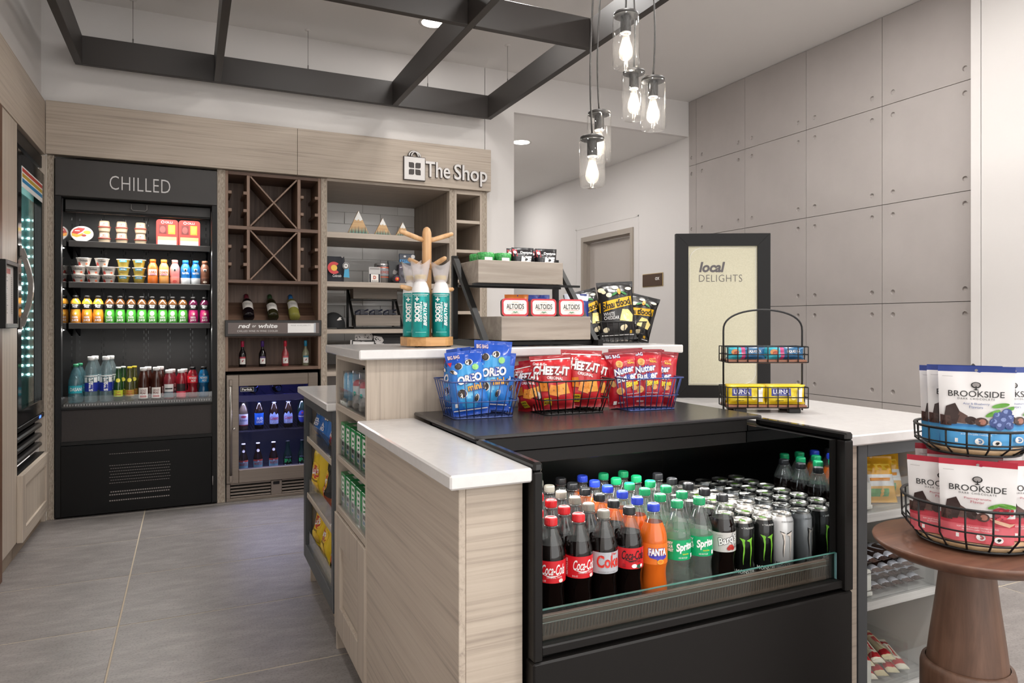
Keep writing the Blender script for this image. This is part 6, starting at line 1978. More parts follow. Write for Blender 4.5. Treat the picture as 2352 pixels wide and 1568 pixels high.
its = [T('BIG BAG', -0.032, 0.193, 0.036, 0.014, C('#8a2f45'), 0.05), T('BIG BAG', -0.032, 0.193, 0.035, 0.012, WHITE, 0.0), P([(-0.054, 0.176), (-0.040, 0.176), (-0.046, 0.160)], C('#c8283c'))] + \
      cookie(-0.022, 0.160, 0.011) + cookie(0.010, 0.170, 0.011, 0, 0.9) + cookie(-0.040, 0.142, 0.012, -0.6, 0.45) + cookie(-0.020, 0.070, 0.014) + cookie(0.022, 0.052, 0.012, 1.3, 0.5) + cookie(0.050, 0.088, 0.010, 1.4, 0.6) + \
      [E(0.030, 0.152, 0.010, 0.010, C('#8fd07a')), T('OREO', 0.008, 0.116, 0.078, 0.030, C('#1f3f9a'), 0.09, 0.15, 0.14), T('OREO', 0.008, 0.116, 0.076, 0.027, WHITE, 0.045, 0.15, 0.14), T('mini', 0.020, 0.088, 0.046, 0.024, C('#1f3f9a'), 0.07, 0.1, 0.14), T('mini', 0.020, 0.088, 0.044, 0.021, C('#f2b02a'), 0.03, 0.1, 0.14),
       R(-0.050, 0.050, 0.0155, 0.019, WHITE), R(-0.045, -0.034, 0.028, 0.040, WHITE)]
ob = make_bag('cookie_bag', 'tallest blue cookie bag standing at the front of its basket', 'cookie bag', bgo, ofront, BLUE, its, 'blue cookie bags')
ob.location = (0.838, 1.968, ZK + 0.018)
ob.rotation_euler = (math.radians(-6), math.radians(3), math.radians(-24))
for loc, rt, sc_, lb in (((0.775, 1.960, ZK + 0.006), (-10, -7, -20), (1, 1, 0.93), 'blue cookie bag leaning at the front beside the tallest one'), ((0.752, 2.02, ZK + 0.006), (-6, -6, -70), (1, 1, 0.95), 'blue cookie bag seen edge-on at the outer end'),
                         ((0.870, 2.010, ZK + 0.006), (-4, 4, -20), (1, 1, 0.88), 'blue cookie bag partly behind the tallest one'), ((0.815, 2.03, ZK + 0.006), (2, 0, -10), (1, 1, 0.95), 'blue cookie bag at the back of the basket')):
    o = dup(ob, loc, tuple(math.radians(a) for a in rt), lb)
    o.scale = sc_

RD, RD2 = C('#c1272d', 0.22), C('#a31f26', 0.22)
bgc = Bag(0.135, 0.182, 0.06, 0.05, 8)
CK = C('#e08a2a', 0.3)
its = [R(-0.062, 0.062, 0.1655, 0.169, WHITE), T('Grab & Go', -0.035, 0.153, 0.044, 0.010, WHITE, 0.02, 0.1, -0.15), T('CHEEZ-IT', 0.000, 0.128, 0.122, 0.034, C('#7d1218'), 0.08, 0.1, -0.10), T('CHEEZ-IT', 0.000, 0.128, 0.118, 0.030, WHITE, 0.045, 0.1, -0.10), T('ORIGINAL', 0.010, 0.102, 0.052, 0.010, WHITE, 0.02, 0, -0.15),
       P([(-0.015, 0.050), (0.018, 0.040), (0.028, 0.072), (-0.006, 0.082)], CK), P([(0.015, 0.045), (0.055, 0.050), (0.048, 0.085), (0.012, 0.078)], C('#eaa043', 0.3)), P([(-0.045, 0.062), (-0.012, 0.060), (-0.014, 0.092), (-0.042, 0.090)], C('#d97d22', 0.3)),
       E(0.003, 0.062, 0.003, 0.003, C('#a85512')), E(0.032, 0.066, 0.003, 0.003, C('#a85512')), E(-0.028, 0.076, 0.003, 0.003, C('#a85512')), R(-0.030, -0.006, 0.014, 0.038, C('#e8c62f')), T('100%', -0.018, 0.031, 0.020, 0.006, INK, 0.03), T('REAL', -0.018, 0.022, 0.020, 0.006, INK, 0.03), E(-0.05, 0.05, 0.010, 0.014, C('#ddd6d2'), 0.5)]
cz = make_bag('cracker_bag', 'red cracker bag lettered in white at the front centre of the black basket', 'cracker bag', bgc, lambda u, v: RD2 if v < 0.12 or v > 0.9 else RD, RD2, its, 'red cracker bags')
cz.location = (1.142, 1.935, ZK + 0.016)
cz.rotation_euler = (math.radians(-8), math.radians(2), math.radians(-22))
for loc, rt, sc_, lb in (((1.050, 1.945, ZK + 0.010), (-8, -4, -26), (1, 1, 0.95), 'red cracker bag at the front towards the blue cookie bags'), ((1.195, 1.975, ZK + 0.010), (-6, 4, -20), (1, 1, 0.95), 'red cracker bag behind, towards the peanut cookies'),
                         ((1.000, 1.985, ZK + 0.004), (-6, -12, -58), (0.9, 1, 0.85), 'red cracker bag turned sideways at the outer end'), ((1.035, 2.000, ZK + 0.004), (-2, -8, -50), (0.95, 1, 0.9), 'red cracker bag turned sideways, second from the outer end'), ((1.12, 2.01, ZK + 0.004), (0, 0, -8), (1, 1, 0.86), 'red cracker bag at the back of the black basket')):
    o = dup(cz, loc, tuple(math.radians(a) for a in rt), lb)
    o.scale = sc_

MR, MR2 = C('#b5202e', 0.22), C('#8f1622', 0.22)
bgn = Bag(0.118, 0.190, 0.055, 0.05, 12)
PB = C('#d9a45c', 0.35)
its = [T('BIG BAG', -0.030, 0.173, 0.046, 0.013, C('#28357a'), 0.06), T('BIG BAG', -0.030, 0.173, 0.045, 0.011, WHITE, 0.0), R(-0.055, 0.055, 0.1815, 0.1835, C('#7d1020')), E(-0.016, 0.146, 0.012, 0.012, PB), E(-0.016, 0.146, 0.008, 0.008, C('#c48a3f')), T('REAL', 0.026, 0.148, 0.024, 0.007, C('#e8b93a'), 0.03), T('MADE WITH', 0.024, 0.156, 0.022, 0.004, C('#e8b93a'), 0.0), P([(-0.048, 0.162), (-0.034, 0.162), (-0.041, 0.148)], C('#d85058')),
       T('Nutter', -0.002, 0.124, 0.074, 0.026, C('#2b3f96'), 0.12, 0.15, 0.18), T('Butter', 0.004, 0.100, 0.074, 0.026, C('#2b3f96'), 0.12, 0.15, 0.18), T('Nutter', -0.002, 0.124, 0.072, 0.023, WHITE, 0.03, 0.15, 0.18), T('Butter', 0.004, 0.100, 0.072, 0.023, WHITE, 0.03, 0.15, 0.18), T('Bites', 0.018, 0.078, 0.046, 0.018, C('#e8d02f'), 0.05, 0.15, 0.18),
       E(-0.022, 0.056, 0.013, 0.012, PB), E(-0.022, 0.056, 0.009, 0.008, C('#c48a3f')), E(0.026, 0.064, 0.010, 0.009, PB), E(-0.044, 0.082, 0.008, 0.012, C('#c99a5c'), 0.4), T('peanut butter', 0.018, 0.044, 0.044, 0.007, WHITE, 0.0), T('sandwich cookies', 0.014, 0.035, 0.056, 0.007, WHITE, 0.0), R(-0.045, -0.034, 0.012, 0.024, WHITE), R(-0.030, -0.008, 0.014, 0.020, C('#d9b0b0'))]
nb_ = make_bag('peanut_cookie_bag', 'red peanut cookie bag at the front centre of its blue basket', 'cookie bag', bgn, lambda u, v: MR2 if v > 0.9 or v < 0.06 else MR, MR2, its, 'red peanut cookie bags')
nb_.location = (1.372, 1.905, ZK + 0.008)
nb_.rotation_euler = (math.radians(-7), 0, math.radians(-26))
for loc, rt, sc_, lb in (((1.312, 1.925, ZK + 0.006), (-6, -5, -20), (1, 1, 0.98), 'red peanut cookie bag leaning towards the cracker basket'), ((1.432, 1.925, ZK + 0.006), (-6, 5, -32), (1, 1, 0.97), 'red peanut cookie bag leaning towards the framed sign'),
                         ((1.345, 1.968, ZK + 0.004), (-2, -2, -20), (1, 1, 1.02), 'red peanut cookie bag at the back towards the crackers'), ((1.42, 1.968, ZK + 0.004), (-2, 2, -20), (1, 1, 1.0), 'red peanut cookie bag at the back towards the framed sign')):
    o = dup(nb_, loc, tuple(math.radians(a) for a in rt), lb)
    o.scale = sc_

# ------------------------------------------------------------------ framed poster sign
sg = thing('poster_sign', 'black framed standing poster lettered local DELIGHTS', 'sign', (1.957, 2.195, 0.9145), math.radians(-27.5))
BF = mat('poster_frame', '#151414', 0.45, spec=0.2)
hw, H0, H1, fw = 0.188, 0.0, 0.662, 0.050
mb = MB()
mb.prism([(-hw, H0), (-hw + fw, H0 + fw), (-hw + fw, H1 - fw), (-hw, H1)], -0.014, 0.014, BF, 1)
mb.prism([(hw, H0), (hw, H1), (hw - fw, H1 - fw), (hw - fw, H0 + fw)], -0.014, 0.014, BF, 1)
mb.prism([(-hw + 0.0008, H1), (-hw + fw + 0.0008, H1 - fw), (hw - fw - 0.0008, H1 - fw), (hw - 0.0008, H1)], -0.0138, 0.014, BF, 1)
mb.prism([(-hw + 0.0008, H0), (hw - 0.0008, H0), (hw - fw - 0.0008, H0 + fw), (-hw + fw + 0.0008, H0 + fw)], -0.0138, 0.014, BF, 1)
mb.box(-hw + 0.01, hw - 0.01, 0.006, 0.013, H0 + 0.01, H1 - 0.01, BF)
mb.build('frame', sg)
PAP = noisy('kraft_poster', '#b9b49c', '#c2bda6', (260, 260, 260), 0.7, 3)
pp_ = MB().box(-hw + fw - 0.003, hw - fw + 0.003, -0.006, 0.0055, H0 + fw - 0.003, H1 - fw + 0.003, PAP).build('poster', sg)
mb = MB()
BR = C('#4a4446')
add_print(mb, [T('local', -0.042, 0.527, 0.104, 0.042, BR, 0.035, 0.22), T('DELIGHTS', -0.008, 0.482, 0.172, 0.028, BR, -0.016, 0, 0, 1.08)], flat_y(0, -0.0062, 0), 0.0002, 0.0004)
mb.build('lettering', pp_, recalc=False)
x0, x1, z0, z1, r_ = -hw + fw + 0.006, hw - fw - 0.006, H0 + fw + 0.006, H1 - fw - 0.008, 0.05
pts = [(x0, -0.0068, z0)] + [(x1 - r_ + r_ * math.sin(a), -0.0068, z0 + r_ - r_ * math.cos(a)) for a in [k * PI / 16 for k in range(9)]] + [(x1, -0.0068, z1)] + [(x0 + r_ - r_ * math.sin(a), -0.0068, z1 - r_ + r_ * math.cos(a)) for a in [k * PI / 16 for k in range(9)]]
MB().tube(pts, 0.0009, WHITE, 4, True).build('line_border', pp_)
MB().prism([(0.0145, 0), (0.13, 0), (0.13, 0.012), (0.0145, 0.30)], -0.06, 0.06, BF, 0).build('easel_foot', sg)

# ------------------------------------------------------------------ two-tier wire bar rack
lr = thing('wire_bar_rack', 'two-tier black wire rack with arched handle on the white worktop', 'display rack', (1.783, 1.80, 0.9145), math.radians(-26))
mb = MB()
a_, d_ = 0.134, 0.052
for y in (0.0,):
    pts = [(-a_, y, 0.004), (-a_, y, 0.275)] + [(-a_ * math.cos(t_), y, 0.275 + 0.072 * math.sin(t_) ** 0.8) for t_ in [PI * k / 24 for k in range(1, 24)]] + [(a_, y, 0.275), (a_, y, 0.004)]
    mb.tube(pts, 0.0032, WK, 8)
mb.build('handle_frame', lr)
for z0, h in ((0.018, 0.068), (0.170, 0.052)):
    mb = MB()
    for z in (z0, z0 + h * 0.5, z0 + h):
        mb.tube([(-a_, -d_, z), (a_, -d_, z), (a_, d_, z), (-a_, d_, z)], 0.0019, WK, 6, True)
    for k in range(9):
        x = -a_ + 2 * a_ * k / 8
        for y in (-d_, d_):
            mb.tube([(x, y, z0), (x, y, z0 + h)], 0.0019, WK, 6)
    for y in (-0.02, 0.02):
        for x in (-a_, a_):
            mb.tube([(x, y, z0), (x, y, z0 + h)], 0.0019, WK, 6)
    mb.build('wire_tray', lr)
    MB().rbox(-a_ + 0.003, a_ - 0.003, -d_ + 0.003, d_ - 0.003, z0 - 0.003, z0 + 0.008, wood('tray_brown', 0, '#7a4a33', '#96644a', '#885640'), 0.001).build('tray_base', lr)
mb = MB()
for x in (-0.09, 0.09):
    mb.rbox(x - 0.02, x + 0.02, -d_, -d_ + 0.02, 0.0, 0.015, WK, 0.002).rbox(x - 0.02, x + 0.02, d_ - 0.02, d_, 0.0, 0.015, WK, 0.002)
mb.build('feet', lr)
LM = lr.matrix_basis if False else (Matrix.Translation((1.783, 1.80, 0.9145)) @ Matrix.Rotation(math.radians(-26), 4, 'Z'))
YL, PU = C('#e3c92a', 0.25), C('#3b3f8f', 0.3)
bgl = Bag(0.130, 0.066, 0.026, 0.03, 4, 0.0012)


def bar_front(u, v):
    return C('#d8b81c', 0.25) if u < 0.05 or u > 0.95 else YL


lu = make_bag('snack_bar', '', 'snack bar', bgl, bar_front, YL, [R(-0.050, 0.014, 0.028, 0.054, PU), T('LUNA', -0.019, 0.043, 0.052, 0.015, WHITE, 0.02), T('WHOLE NUTRITION BAR', -0.019, 0.032, 0.046, 0.0026, WHITE, 0.0), R(0.036, 0.054, 0.008, 0.058, C('#e6e3e0')), T('LEMON', -0.025, 0.013, 0.026, 0.004, INK, 0.02), E(0.022, 0.022, 0.008, 0.007, C('#efdf86'))])
sp_ = [LM @ Vector(p) for p in ((-0.066, -0.030, 0.028), (0.066, -0.030, 0.028), (-0.062, 0.004, 0.028), (0.068, 0.004, 0.028))]
row(lu, [tuple(p) for p in sp_], ['yellow snack bar in the lower tray, front and towards the sign', 'yellow snack bar in the lower tray, front and away from the sign', 'yellow snack bar in the second row towards the sign', 'yellow snack bar in the second row away from the sign'], 'yellow snack bars', math.radians(-26))
TL, NV = C('#3aa9bd', 0.25), C('#23608c', 0.25)
bgq = Bag(0.128, 0.042, 0.024, 0.03, 6, 0.0012)
lq = make_bag('drink_mix_stick', '', 'drink mix', bgq, lambda u, v: TL if u < 0.36 else (C('#c2427a', 0.3) if u < 0.44 else NV), NV, [E(-0.040, 0.024, 0.013, 0.010, C('#d9935a')), E(-0.036, 0.022, 0.008, 0.006, C('#b5533f')), T('LIQUID I.V.', 0.026, 0.026, 0.046, 0.010, WHITE, 0.02)])
sp_ = [LM @ Vector(p) for p in ((-0.066, -0.030, 0.180), (0.064, -0.030, 0.180), (-0.060, 0.006, 0.180), (0.066, 0.006, 0.180))]
row(lq, [tuple(p) for p in sp_], ['teal and navy drink mix stick in the upper tray, front and towards the sign', 'teal and navy drink mix stick in the upper tray, front and away from the sign', 'teal and navy drink mix stick behind, towards the sign', 'teal and navy drink mix stick behind, away from the sign'], 'teal drink mix sticks', math.radians(-26))
# ------------------------------------------------------------------ round pedestal table with tiered chocolate basket
ZT = 0.700
TB = wood('table_brown', 0, '#54372a', '#6f4c3a', '#634232', across=40, rough=0.42)
TBZ = wood('table_brown_z', 2, '#4f382b', '#6d5040', '#5e4334', across=45, rough=0.45)
tb = thing('pedestal_table', 'small round brown wood pedestal table in front of the candy cabinet', 'table', (1.674, 1.042, 0))
MB().lathe([(0, 0.664), (0.120, 0.664), (0.168, 0.668), (0.188, 0.678), (0.199, 0.690), (0.2005, 0.695), (0.199, 0.699), (0.196, 0.700), (0, 0.700)], TB, 72).build('tabletop', tb)
MB().lathe([(0.086, 0.40), (0.078, 0.47), (0.066, 0.56), (0.058, 0.63), (0.056, 0.664)], TBZ, 40).build('pedestal', tb)
MB().lathe([(0, 0), (0.17, 0.0), (0.175, 0.01), (0.172, 0.03), (0.13, 0.05), (0.105, 0.12), (0.098, 0.33), (0.0975, 0.40), (0.094, 0.413), (0.086, 0.416)], TBZ, 40).build('foot', tb)

bk = thing('tiered_basket', 'two-tier round black wire basket on the pedestal table', 'wire basket', (1.687, 1.036, ZT))


def round_tier(z0, r0, r1, h, nm):
    mb = MB()

    def ring(r, z, rad):
        mb.tube([(r * math.cos(2 * PI * k / 40), r * math.sin(2 * PI * k / 40), z) for k in range(40)], rad, WK, 6, True)
    ring(r1, z0 + h, 0.0032)
    ring(r1 * 0.99, z0 + h * 0.52, 0.002)
    ring(r0, z0 + 0.006, 0.003)
    ring(r0 * 1.06, z0 + 0.022, 0.002)
    for k in range(18):
        a = 2 * PI * (k + 0.3) / 18
        c, s = math.cos(a), math.sin(a)
        mb.tube([(r0 * 0.9 * c, r0 * 0.9 * s, z0 + 0.004), (r0 * 1.02 * c, r0 * 1.02 * s, z0 + 0.010), (r1 * 0.985 * c, r1 * 0.985 * s, z0 + h * 0.42), (r1 * c, r1 * s, z0 + h)], 0.0022, WK, 5)
    mb.build(nm, bk)
    MB().lathe([(0, z0 + 0.008), (r0 * 0.985, z0 + 0.008), (r0 * 0.985, z0 + 0.020), (0, z0 + 0.020)], wood('basket_board', 0, '#9a7a58', '#c0a17c', '#ae8f6b', across=30), 40).build('tray_board', bk)


round_tier(0.002, 0.116, 0.149, 0.104, 'lower_basket')
round_tier(0.212, 0.094, 0.121, 0.064, 'upper_basket')
mb = MB().tube([(0, 0, 0.02), (0, 0, 0.212)], 0.008, WK, 12).tube([(0, 0, 0.22), (0, 0, 0.36)], 0.006, WK, 10)
mb.tube([(0.0, -0.0, 0.36), (-0.016, 0.0, 0.385), (-0.014, 0, 0.408), (0.0, 0, 0.418), (0.014, 0, 0.408), (0.016, 0, 0.385), (0.0, 0, 0.36)], 0.0035, WK, 8)
mb.build('centre_pole', bk)
PW, PN = C('#e3e0df', 0.3), C('#2a3f86', 0.25)
bch = Bag(0.148, 0.185, 0.032, 0.06, 3, 0.0014, True)
CH1, CH2 = C('#33221f', 0.35), C('#4a332e', 0.35)


def choc_items(name2, col, fruit):
    TRE = INK
    its = [T('BROOKSIDE', 0, 0.122, 0.106, 0.0135, TRE, 0.0), T('DARK CHOCOLATE', 0, 0.111, 0.070, 0.0042, TRE, 0.0, 0, 0, 1.4), E(0, 0.142, 0.0095, 0.0070, TRE), E(0, 0.1425, 0.0072, 0.0050, C('#8f8a88')), R(-0.001, 0.001, 0.131, 0.140, TRE), P([(-0.006, 0.1305), (0.006, 0.1305), (0, 0.134)], TRE)]
    for k, s in enumerate(name2):
        its.append(T(s, 0, 0.0995 - k * 0.0068, 0.050 if len(s) > 8 else 0.026, 0.0058, C(col[0]), 0.0))
    its += [P([(-0.068, 0.050), (-0.038, 0.052), (-0.030, 0.078), (-0.040, 0.100), (-0.058, 0.092), (-0.062, 0.070)], CH1), P([(-0.070, 0.048), (-0.048, 0.048), (-0.050, 0.070), (-0.070, 0.072)], CH2), P([(-0.040, 0.056), (-0.020, 0.054), (-0.016, 0.072), (-0.032, 0.082)], C('#5a423b', 0.35)),
            E(-0.010, 0.062, 0.012, 0.009, CH1), E(0.010, 0.060, 0.013, 0.010, CH2), E(0.012, 0.060, 0.007, 0.0065, C('#a5705f'))]
    its += fruit
    its += [T('SOFT FRUIT FLAVORED CENTERS COVERED', 0, 0.036, 0.080, 0.0032, WHITE, 0.0), T('IN SMOOTH DARK CHOCOLATE', 0, 0.031, 0.060, 0.0032, WHITE, 0.0), E(0.006, 0.016, 0.009, 0.0075, WHITE), E(0.006, 0.016, 0.0055, 0.0045, C(col[1])), T('NO', 0.006, 0.016, 0.006, 0.004, WHITE, 0.03), E(0.040, 0.014, 0.009, 0.007, WHITE), E(0.040, 0.014, 0.005, 0.003, INK, 0.5), R(-0.042, -0.036, 0.012, 0.021, WHITE), E(0, 0.1765, 0.003, 0.003, GREYP),
            R(-0.064, -0.044, 0.1615, 0.1622, GREYP)]
    return its


LEAF = C('#5f9a3a', 0.4)
blu = []
for x, z, r_ in ((0.042, 0.075, 0.010), (0.058, 0.082, 0.010), (0.036, 0.060, 0.011), (0.054, 0.064, 0.010), (0.066, 0.070, 0.009), (0.064, 0.054, 0.009), (0.046, 0.052, 0.009)):
    blu += [E(x, z, r_, r_, C('#3f4f86', 0.4)), E(x - 0.002, z + 0.003, r_ * 0.5, r_ * 0.45, C('#7f8fc0', 0.4))]
blu = [E(0.032, 0.080, 0.016, 0.005, LEAF, 0.5), E(0.046, 0.098, 0.017, 0.005, LEAF, 0.2), E(0.066, 0.092, 0.010, 0.004, LEAF, 0.3)] + blu
pom = [E(0.056, 0.088, 0.020, 0.005, LEAF, -0.15), E(0.030, 0.086, 0.012, 0.004, LEAF, 0.4), E(0.044, 0.072, 0.017, 0.012, C('#8f2230', 0.35), -0.2)]
rg = random.Random(2)
for k in range(16):
    pom.append(E(0.030 + 0.036 * rg.random(), 0.058 + 0.022 * rg.random(), 0.0035, 0.003, C(('#c0323f', '#a32433', '#d85060')[k % 3], 0.25)))
pom.append(P([(0.022, 0.060), (0.034, 0.050), (0.060, 0.042), (0.072, 0.050), (0.060, 0.050), (0.040, 0.056)], C('#e3b79a', 0.4)))


def blue_front(u, v):
    return PN if v > 0.915 else (PW if v > 0.30 else (C('#3f86c4', 0.3) if v > 0.24 else C('#4f9fd6', 0.3)))


def red_front(u, v):
    return C('#b02a3c', 0.2) if v > 0.915 else (PW if v > 0.33 else (C('#c8404f', 0.3) if v > 0.22 else C('#dd6a74', 0.3)))


pb = make_bag('chocolate_pouch', '', 'chocolate pouch', bch, blue_front, PN, choc_items(('Acai & Blueberry', 'Flavors'), ('#5a6a9a', '#3f86c4'), blu), 'blue topped chocolate pouches')
pr = make_bag('chocolate_pouch', '', 'chocolate pouch', bch, red_front, C('#a01f3c', 0.15), choc_items(('Pomegranate', 'Flavor'), ('#b5485a', '#c8404f'), pom), 'red topped chocolate pouches')


def place(tpl, items, zb):
    for k, (dx, dy, rz, tilt, sc_, lb) in enumerate(items):
        o = tpl if k == 0 else dup(tpl, (0, 0, 0), None, lb)
        o['label'] = lb
        o.location = (1.687 + dx, 1.036 + dy, zb)
        o.rotation_euler = (math.radians(tilt), 0, math.radians(rz))
        o.scale = (sc_, 1, sc_)


place(pb, [(-0.0465, -0.0335, -54, 5, 1.0, 'blue-topped chocolate pouch facing out at the front of the upper basket'), (0.044, -0.055, -25, 4, 0.98, 'blue-topped chocolate pouch towards the white wall'),
           (-0.037, -0.001, -57, 5, 1.0, 'blue-topped chocolate pouch just behind the front one'), (-0.028, 0.025, -60, 5, 0.98, 'blue-topped chocolate pouch farthest round towards the counter'), (0.045, 0.035, 135, 3, 0.95, 'blue-topped chocolate pouch at the back of the upper basket')], ZT + 0.235)
place(pr, [(-0.0688, -0.050, -54, 6, 1.0, 'red-topped chocolate pouch facing out at the front of the lower basket'), (0.046, -0.088, -25, 5, 0.98, 'red-topped chocolate pouch towards the white wall'),
           (-0.076, 0.022, -64, 7, 0.97, 'red-topped chocolate pouch farthest round towards the counter'), (-0.030, 0.0, -50, -3, 1.03, 'red-topped chocolate pouch in the second row'), (0.0, 0.05, -45, -3, 1.05, 'red-topped chocolate pouch in the third row'), (0.05, -0.01, -30, -3, 1.03, 'red-topped chocolate pouch behind, towards the white wall')], ZT + 0.026)

# ------------------------------------------------------------------ end shelves: travel bottles and tissue boxes
CLC = clear('travel_cap', '#eef4f8', 1.3, 0.03, 1.45, 0.06, '#ffffff')
for k, (y, c, c2, lb) in enumerate(((2.575, '#6fb8e0', '#8fd0ee', 'light blue travel spray at the far end of the top end shelf'), (2.500, '#5fb0dd', '#8fd0ee', 'light blue travel spray second from the far end'), (2.415, '#c02540', '#d23a52', 'red travel foam bottle beside the blue sprays'), (2.315, '#c02540', '#d23a52', 'red travel foam bottle nearest the end panel'))):
    t = thing('travel_bottle', lb, 'travel bottle', (0.540, y, 0.9215), -PI / 2, 'travel bottles on the end shelf')
    if k < 2:
        MB().lathe([(0, 0), (0.022, 0), (0.023, 0.002), (0.023, 0.105), (0.019, 0.112), (0, 0.113)], mat('travel_' + c, c, 0.2), 20).build('body', t)
        MB().lathe([(0.026, 0.0), (0.026, 0.118), (0, 0.120)], CLC, 20).build('clear_case', t)
    else:
        MB().lathe([(0, 0), (0.024, 0), (0.025, 0.002), (0.025, 0.078), (0.023, 0.090), (0.016, 0.097), (0, 0.099)], seg([(0, 0), (0.024, 0), (0.025, 0.002), (0.025, 0.03), (0.025, 0.078), (0.023, 0.090), (0.016, 0.097), (0, 0.099)], [(0.02, C('#e6e2e0')), (1, C(c))])[:6], 20).build('body', t)
        MB().lathe([(0.026, 0.05), (0.026, 0.128), (0.022, 0.131), (0, 0.131)], CLC, 20).build('clear_cap', t)
    mb = MB()
    add_print(mb, [R(-0.020, 0.020, 0.004, 0.020, C('#e6e2e0')), E(0, 0.040, 0.010, 0.016, C('#dfe8ea')), E(0.014, 0.052, 0.006, 0.008, C('#2fb5a8')), E(0, 0.044, 0.005, 0.008, C('#8fb8c0'))] if k >= 2 else [R(-0.014, 0.014, 0.02, 0.09, C(c2))], cyl_map([(0.0258 if k >= 2 else 0.0234, 0), (0.0258 if k >= 2 else 0.0234, 0.3)]), 0.0002, 0.0003)
    mb.build('print', t, recalc=False)
for k, (y, c, lb) in enumerate(((2.50, '#6fb8e0', 'light blue travel carton standing behind the blue sprays'), (2.43, '#7cc0e4', 'light blue travel carton behind the red bottles'), (2.34, '#b52a40', 'red travel carton behind the red bottles'))):
    t = thing('travel_carton', lb, 'carton', (0.635, y, 0.9215), 0, 'travel cartons on the end shelf')
    MB().rbox(-0.02, 0.02, -0.028, 0.028, 0, 0.155, C(c), 0.002).build('box', t)
    MB().rbox(-0.0206, -0.0201, -0.02, 0.02, 0.10, 0.14, WHITE, 0.0001).build('label_panel', t)
TG = C('#1f8a4a', 0.3)
bx = thing('tissue_box', '', 'carton', (0, 0, 0))
MB().rbox(0, 0.15, -0.0365, 0.0365, 0, 0.118, TG, 0.0015).build('carton', bx)
mb = MB()
add_print(mb, [R(-0.022, 0.026, 0.014, 0.108, WHITE), R(-0.010, 0.016, 0.090, 0.100, TG), R(-0.010, 0.016, 0.072, 0.080, TG), P([(-0.010, 0.056), (0.016, 0.062), (0.016, 0.068), (-0.010, 0.062)], TG), R(-0.012, 0.018, 0.036, 0.050, INK), R(-0.010, 0.014, 0.020, 0.030, C('#3f8fc0')), R(-0.030, -0.026, 0.014, 0.108, C('#8fc8a0'))], lambda x, z, o: (-o, -x, z), 0.0002, 0.0003)
add_print(mb, [R(-0.022, 0.022, 0.02, 0.06, WHITE), R(-0.012, 0.012, 0.03, 0.05, GREYP)], lambda x, z, o: (z, x, 0.1181 + o), 0.0002, 0.0003)
mb.build('print', bx, recalc=False)
lbs = ('farthest from the end panel', 'second from the far end', 'in the middle', 'second from the end panel', 'nearest the end panel')
row(bx, [(0.5135, 2.580 - k * 0.0855, zz) for zz in (0.7315, 0.5455) for k in range(5)], ['green medicine carton on the %s end shelf, %s' % (s, q) for s in ('middle', 'lower') for q in lbs], 'green cartons on the end shelves')


# ------------------------------------------------------------------ chip bags facing the aisle
def chips(label, c1, c2, items, loc, rz, tilt, w_, h, group, seed):
    b = Bag(w_, h, 0.06, 0.05, seed)
    f_ = c1 if callable(c1) else C(c1, 0.22)
    t = make_bag('chip_bag', label, 'chip bag', b, f_, C(c2, 0.22), items, group)
    t.location = loc
    t.rotation_euler = (math.radians(tilt[0]), math.radians(tilt[1]), -PI / 2 + math.radians(rz))
    return t


def lays(b, ball):
    return [E(0, 0.115, 0.052, 0.040, C('#f2c63a')), E(0, 0.112, 0.046, 0.030, C('#c4262c')), T("Lay's", 0, 0.113, 0.078, 0.036, WHITE, 0.04, 0.15, 0.25), E(0.0, 0.045, 0.045, 0.026, C('#e8b93a') if ball else C('#c24f1f'), 0.2), E(-0.02, 0.055, 0.026, 0.016, C('#f3d25a') if ball else C('#e07a2a'), -0.3), R(-0.03, 0.03, 0.070, 0.078, C('#8a6a10') if ball else C('#d9d2c8'))]


dor = [T("DORITOS", 0.0, 0.118, 0.10, 0.034, INK, 0.08, 0.15), T("DORITOS", 0.0, 0.118, 0.098, 0.030, WHITE, 0.03, 0.15), T('COOL', 0.0, 0.080, 0.05, 0.016, WHITE, 0.03), T('RANCH', 0.0, 0.062, 0.055, 0.016, WHITE, 0.03), P([(-0.045, 0.02), (0.0, 0.014), (-0.03, 0.05)], C('#c98a3f'))]
nac = [T("DORITOS", 0.0, 0.118, 0.10, 0.034, INK, 0.08, 0.15), T("DORITOS", 0.0, 0.118, 0.098, 0.030, WHITE, 0.03, 0.15), T('NACHO', 0.0, 0.080, 0.055, 0.016, WHITE, 0.03), T('CHEESE', 0.0, 0.062, 0.055, 0.016, WHITE, 0.03), P([(-0.045, 0.02), (0.0, 0.014), (-0.03, 0.05)], C('#d98a2f'))]
z1, z2, z3 = 0.6945, 0.4345, 0.1935
chips('blue tortilla chip bag at the far end of the top chip shelf', '#1f63b5', '#1a4f96', dor, (0.540, 3.23, z1), 6, (-12, 0), 0.15, 0.165, 'chip bags on the top shelf', 21)
chips('blue tortilla chip bag in the middle of the top chip shelf', '#2270c4', '#1a4f96', dor, (0.536, 3.06, z1), -4, (-14, 3), 0.16, 0.165, 'chip bags on the top shelf', 22)
chips('red tortilla chip bag at the near end of the top chip shelf', '#b0222a', '#8a1a20', nac, (0.538, 2.85, z1), 2, (-14, -2), 0.16, 0.165, 'chip bags on the top shelf', 23)
YEL = '#e6c21f'
chips('bright yellow potato chip bag bulging from the middle chip shelf', YEL, '#c9a515', lays(0, 1), (0.540, 3.225, z2), 10, (-2, 4), 0.165, 0.235, 'chip bags on the middle shelf', 24)


def bbq(u, v):
    return C('#1d1a19', 0.22) if v > 0.30 else C('#8a3a1a', 0.22)


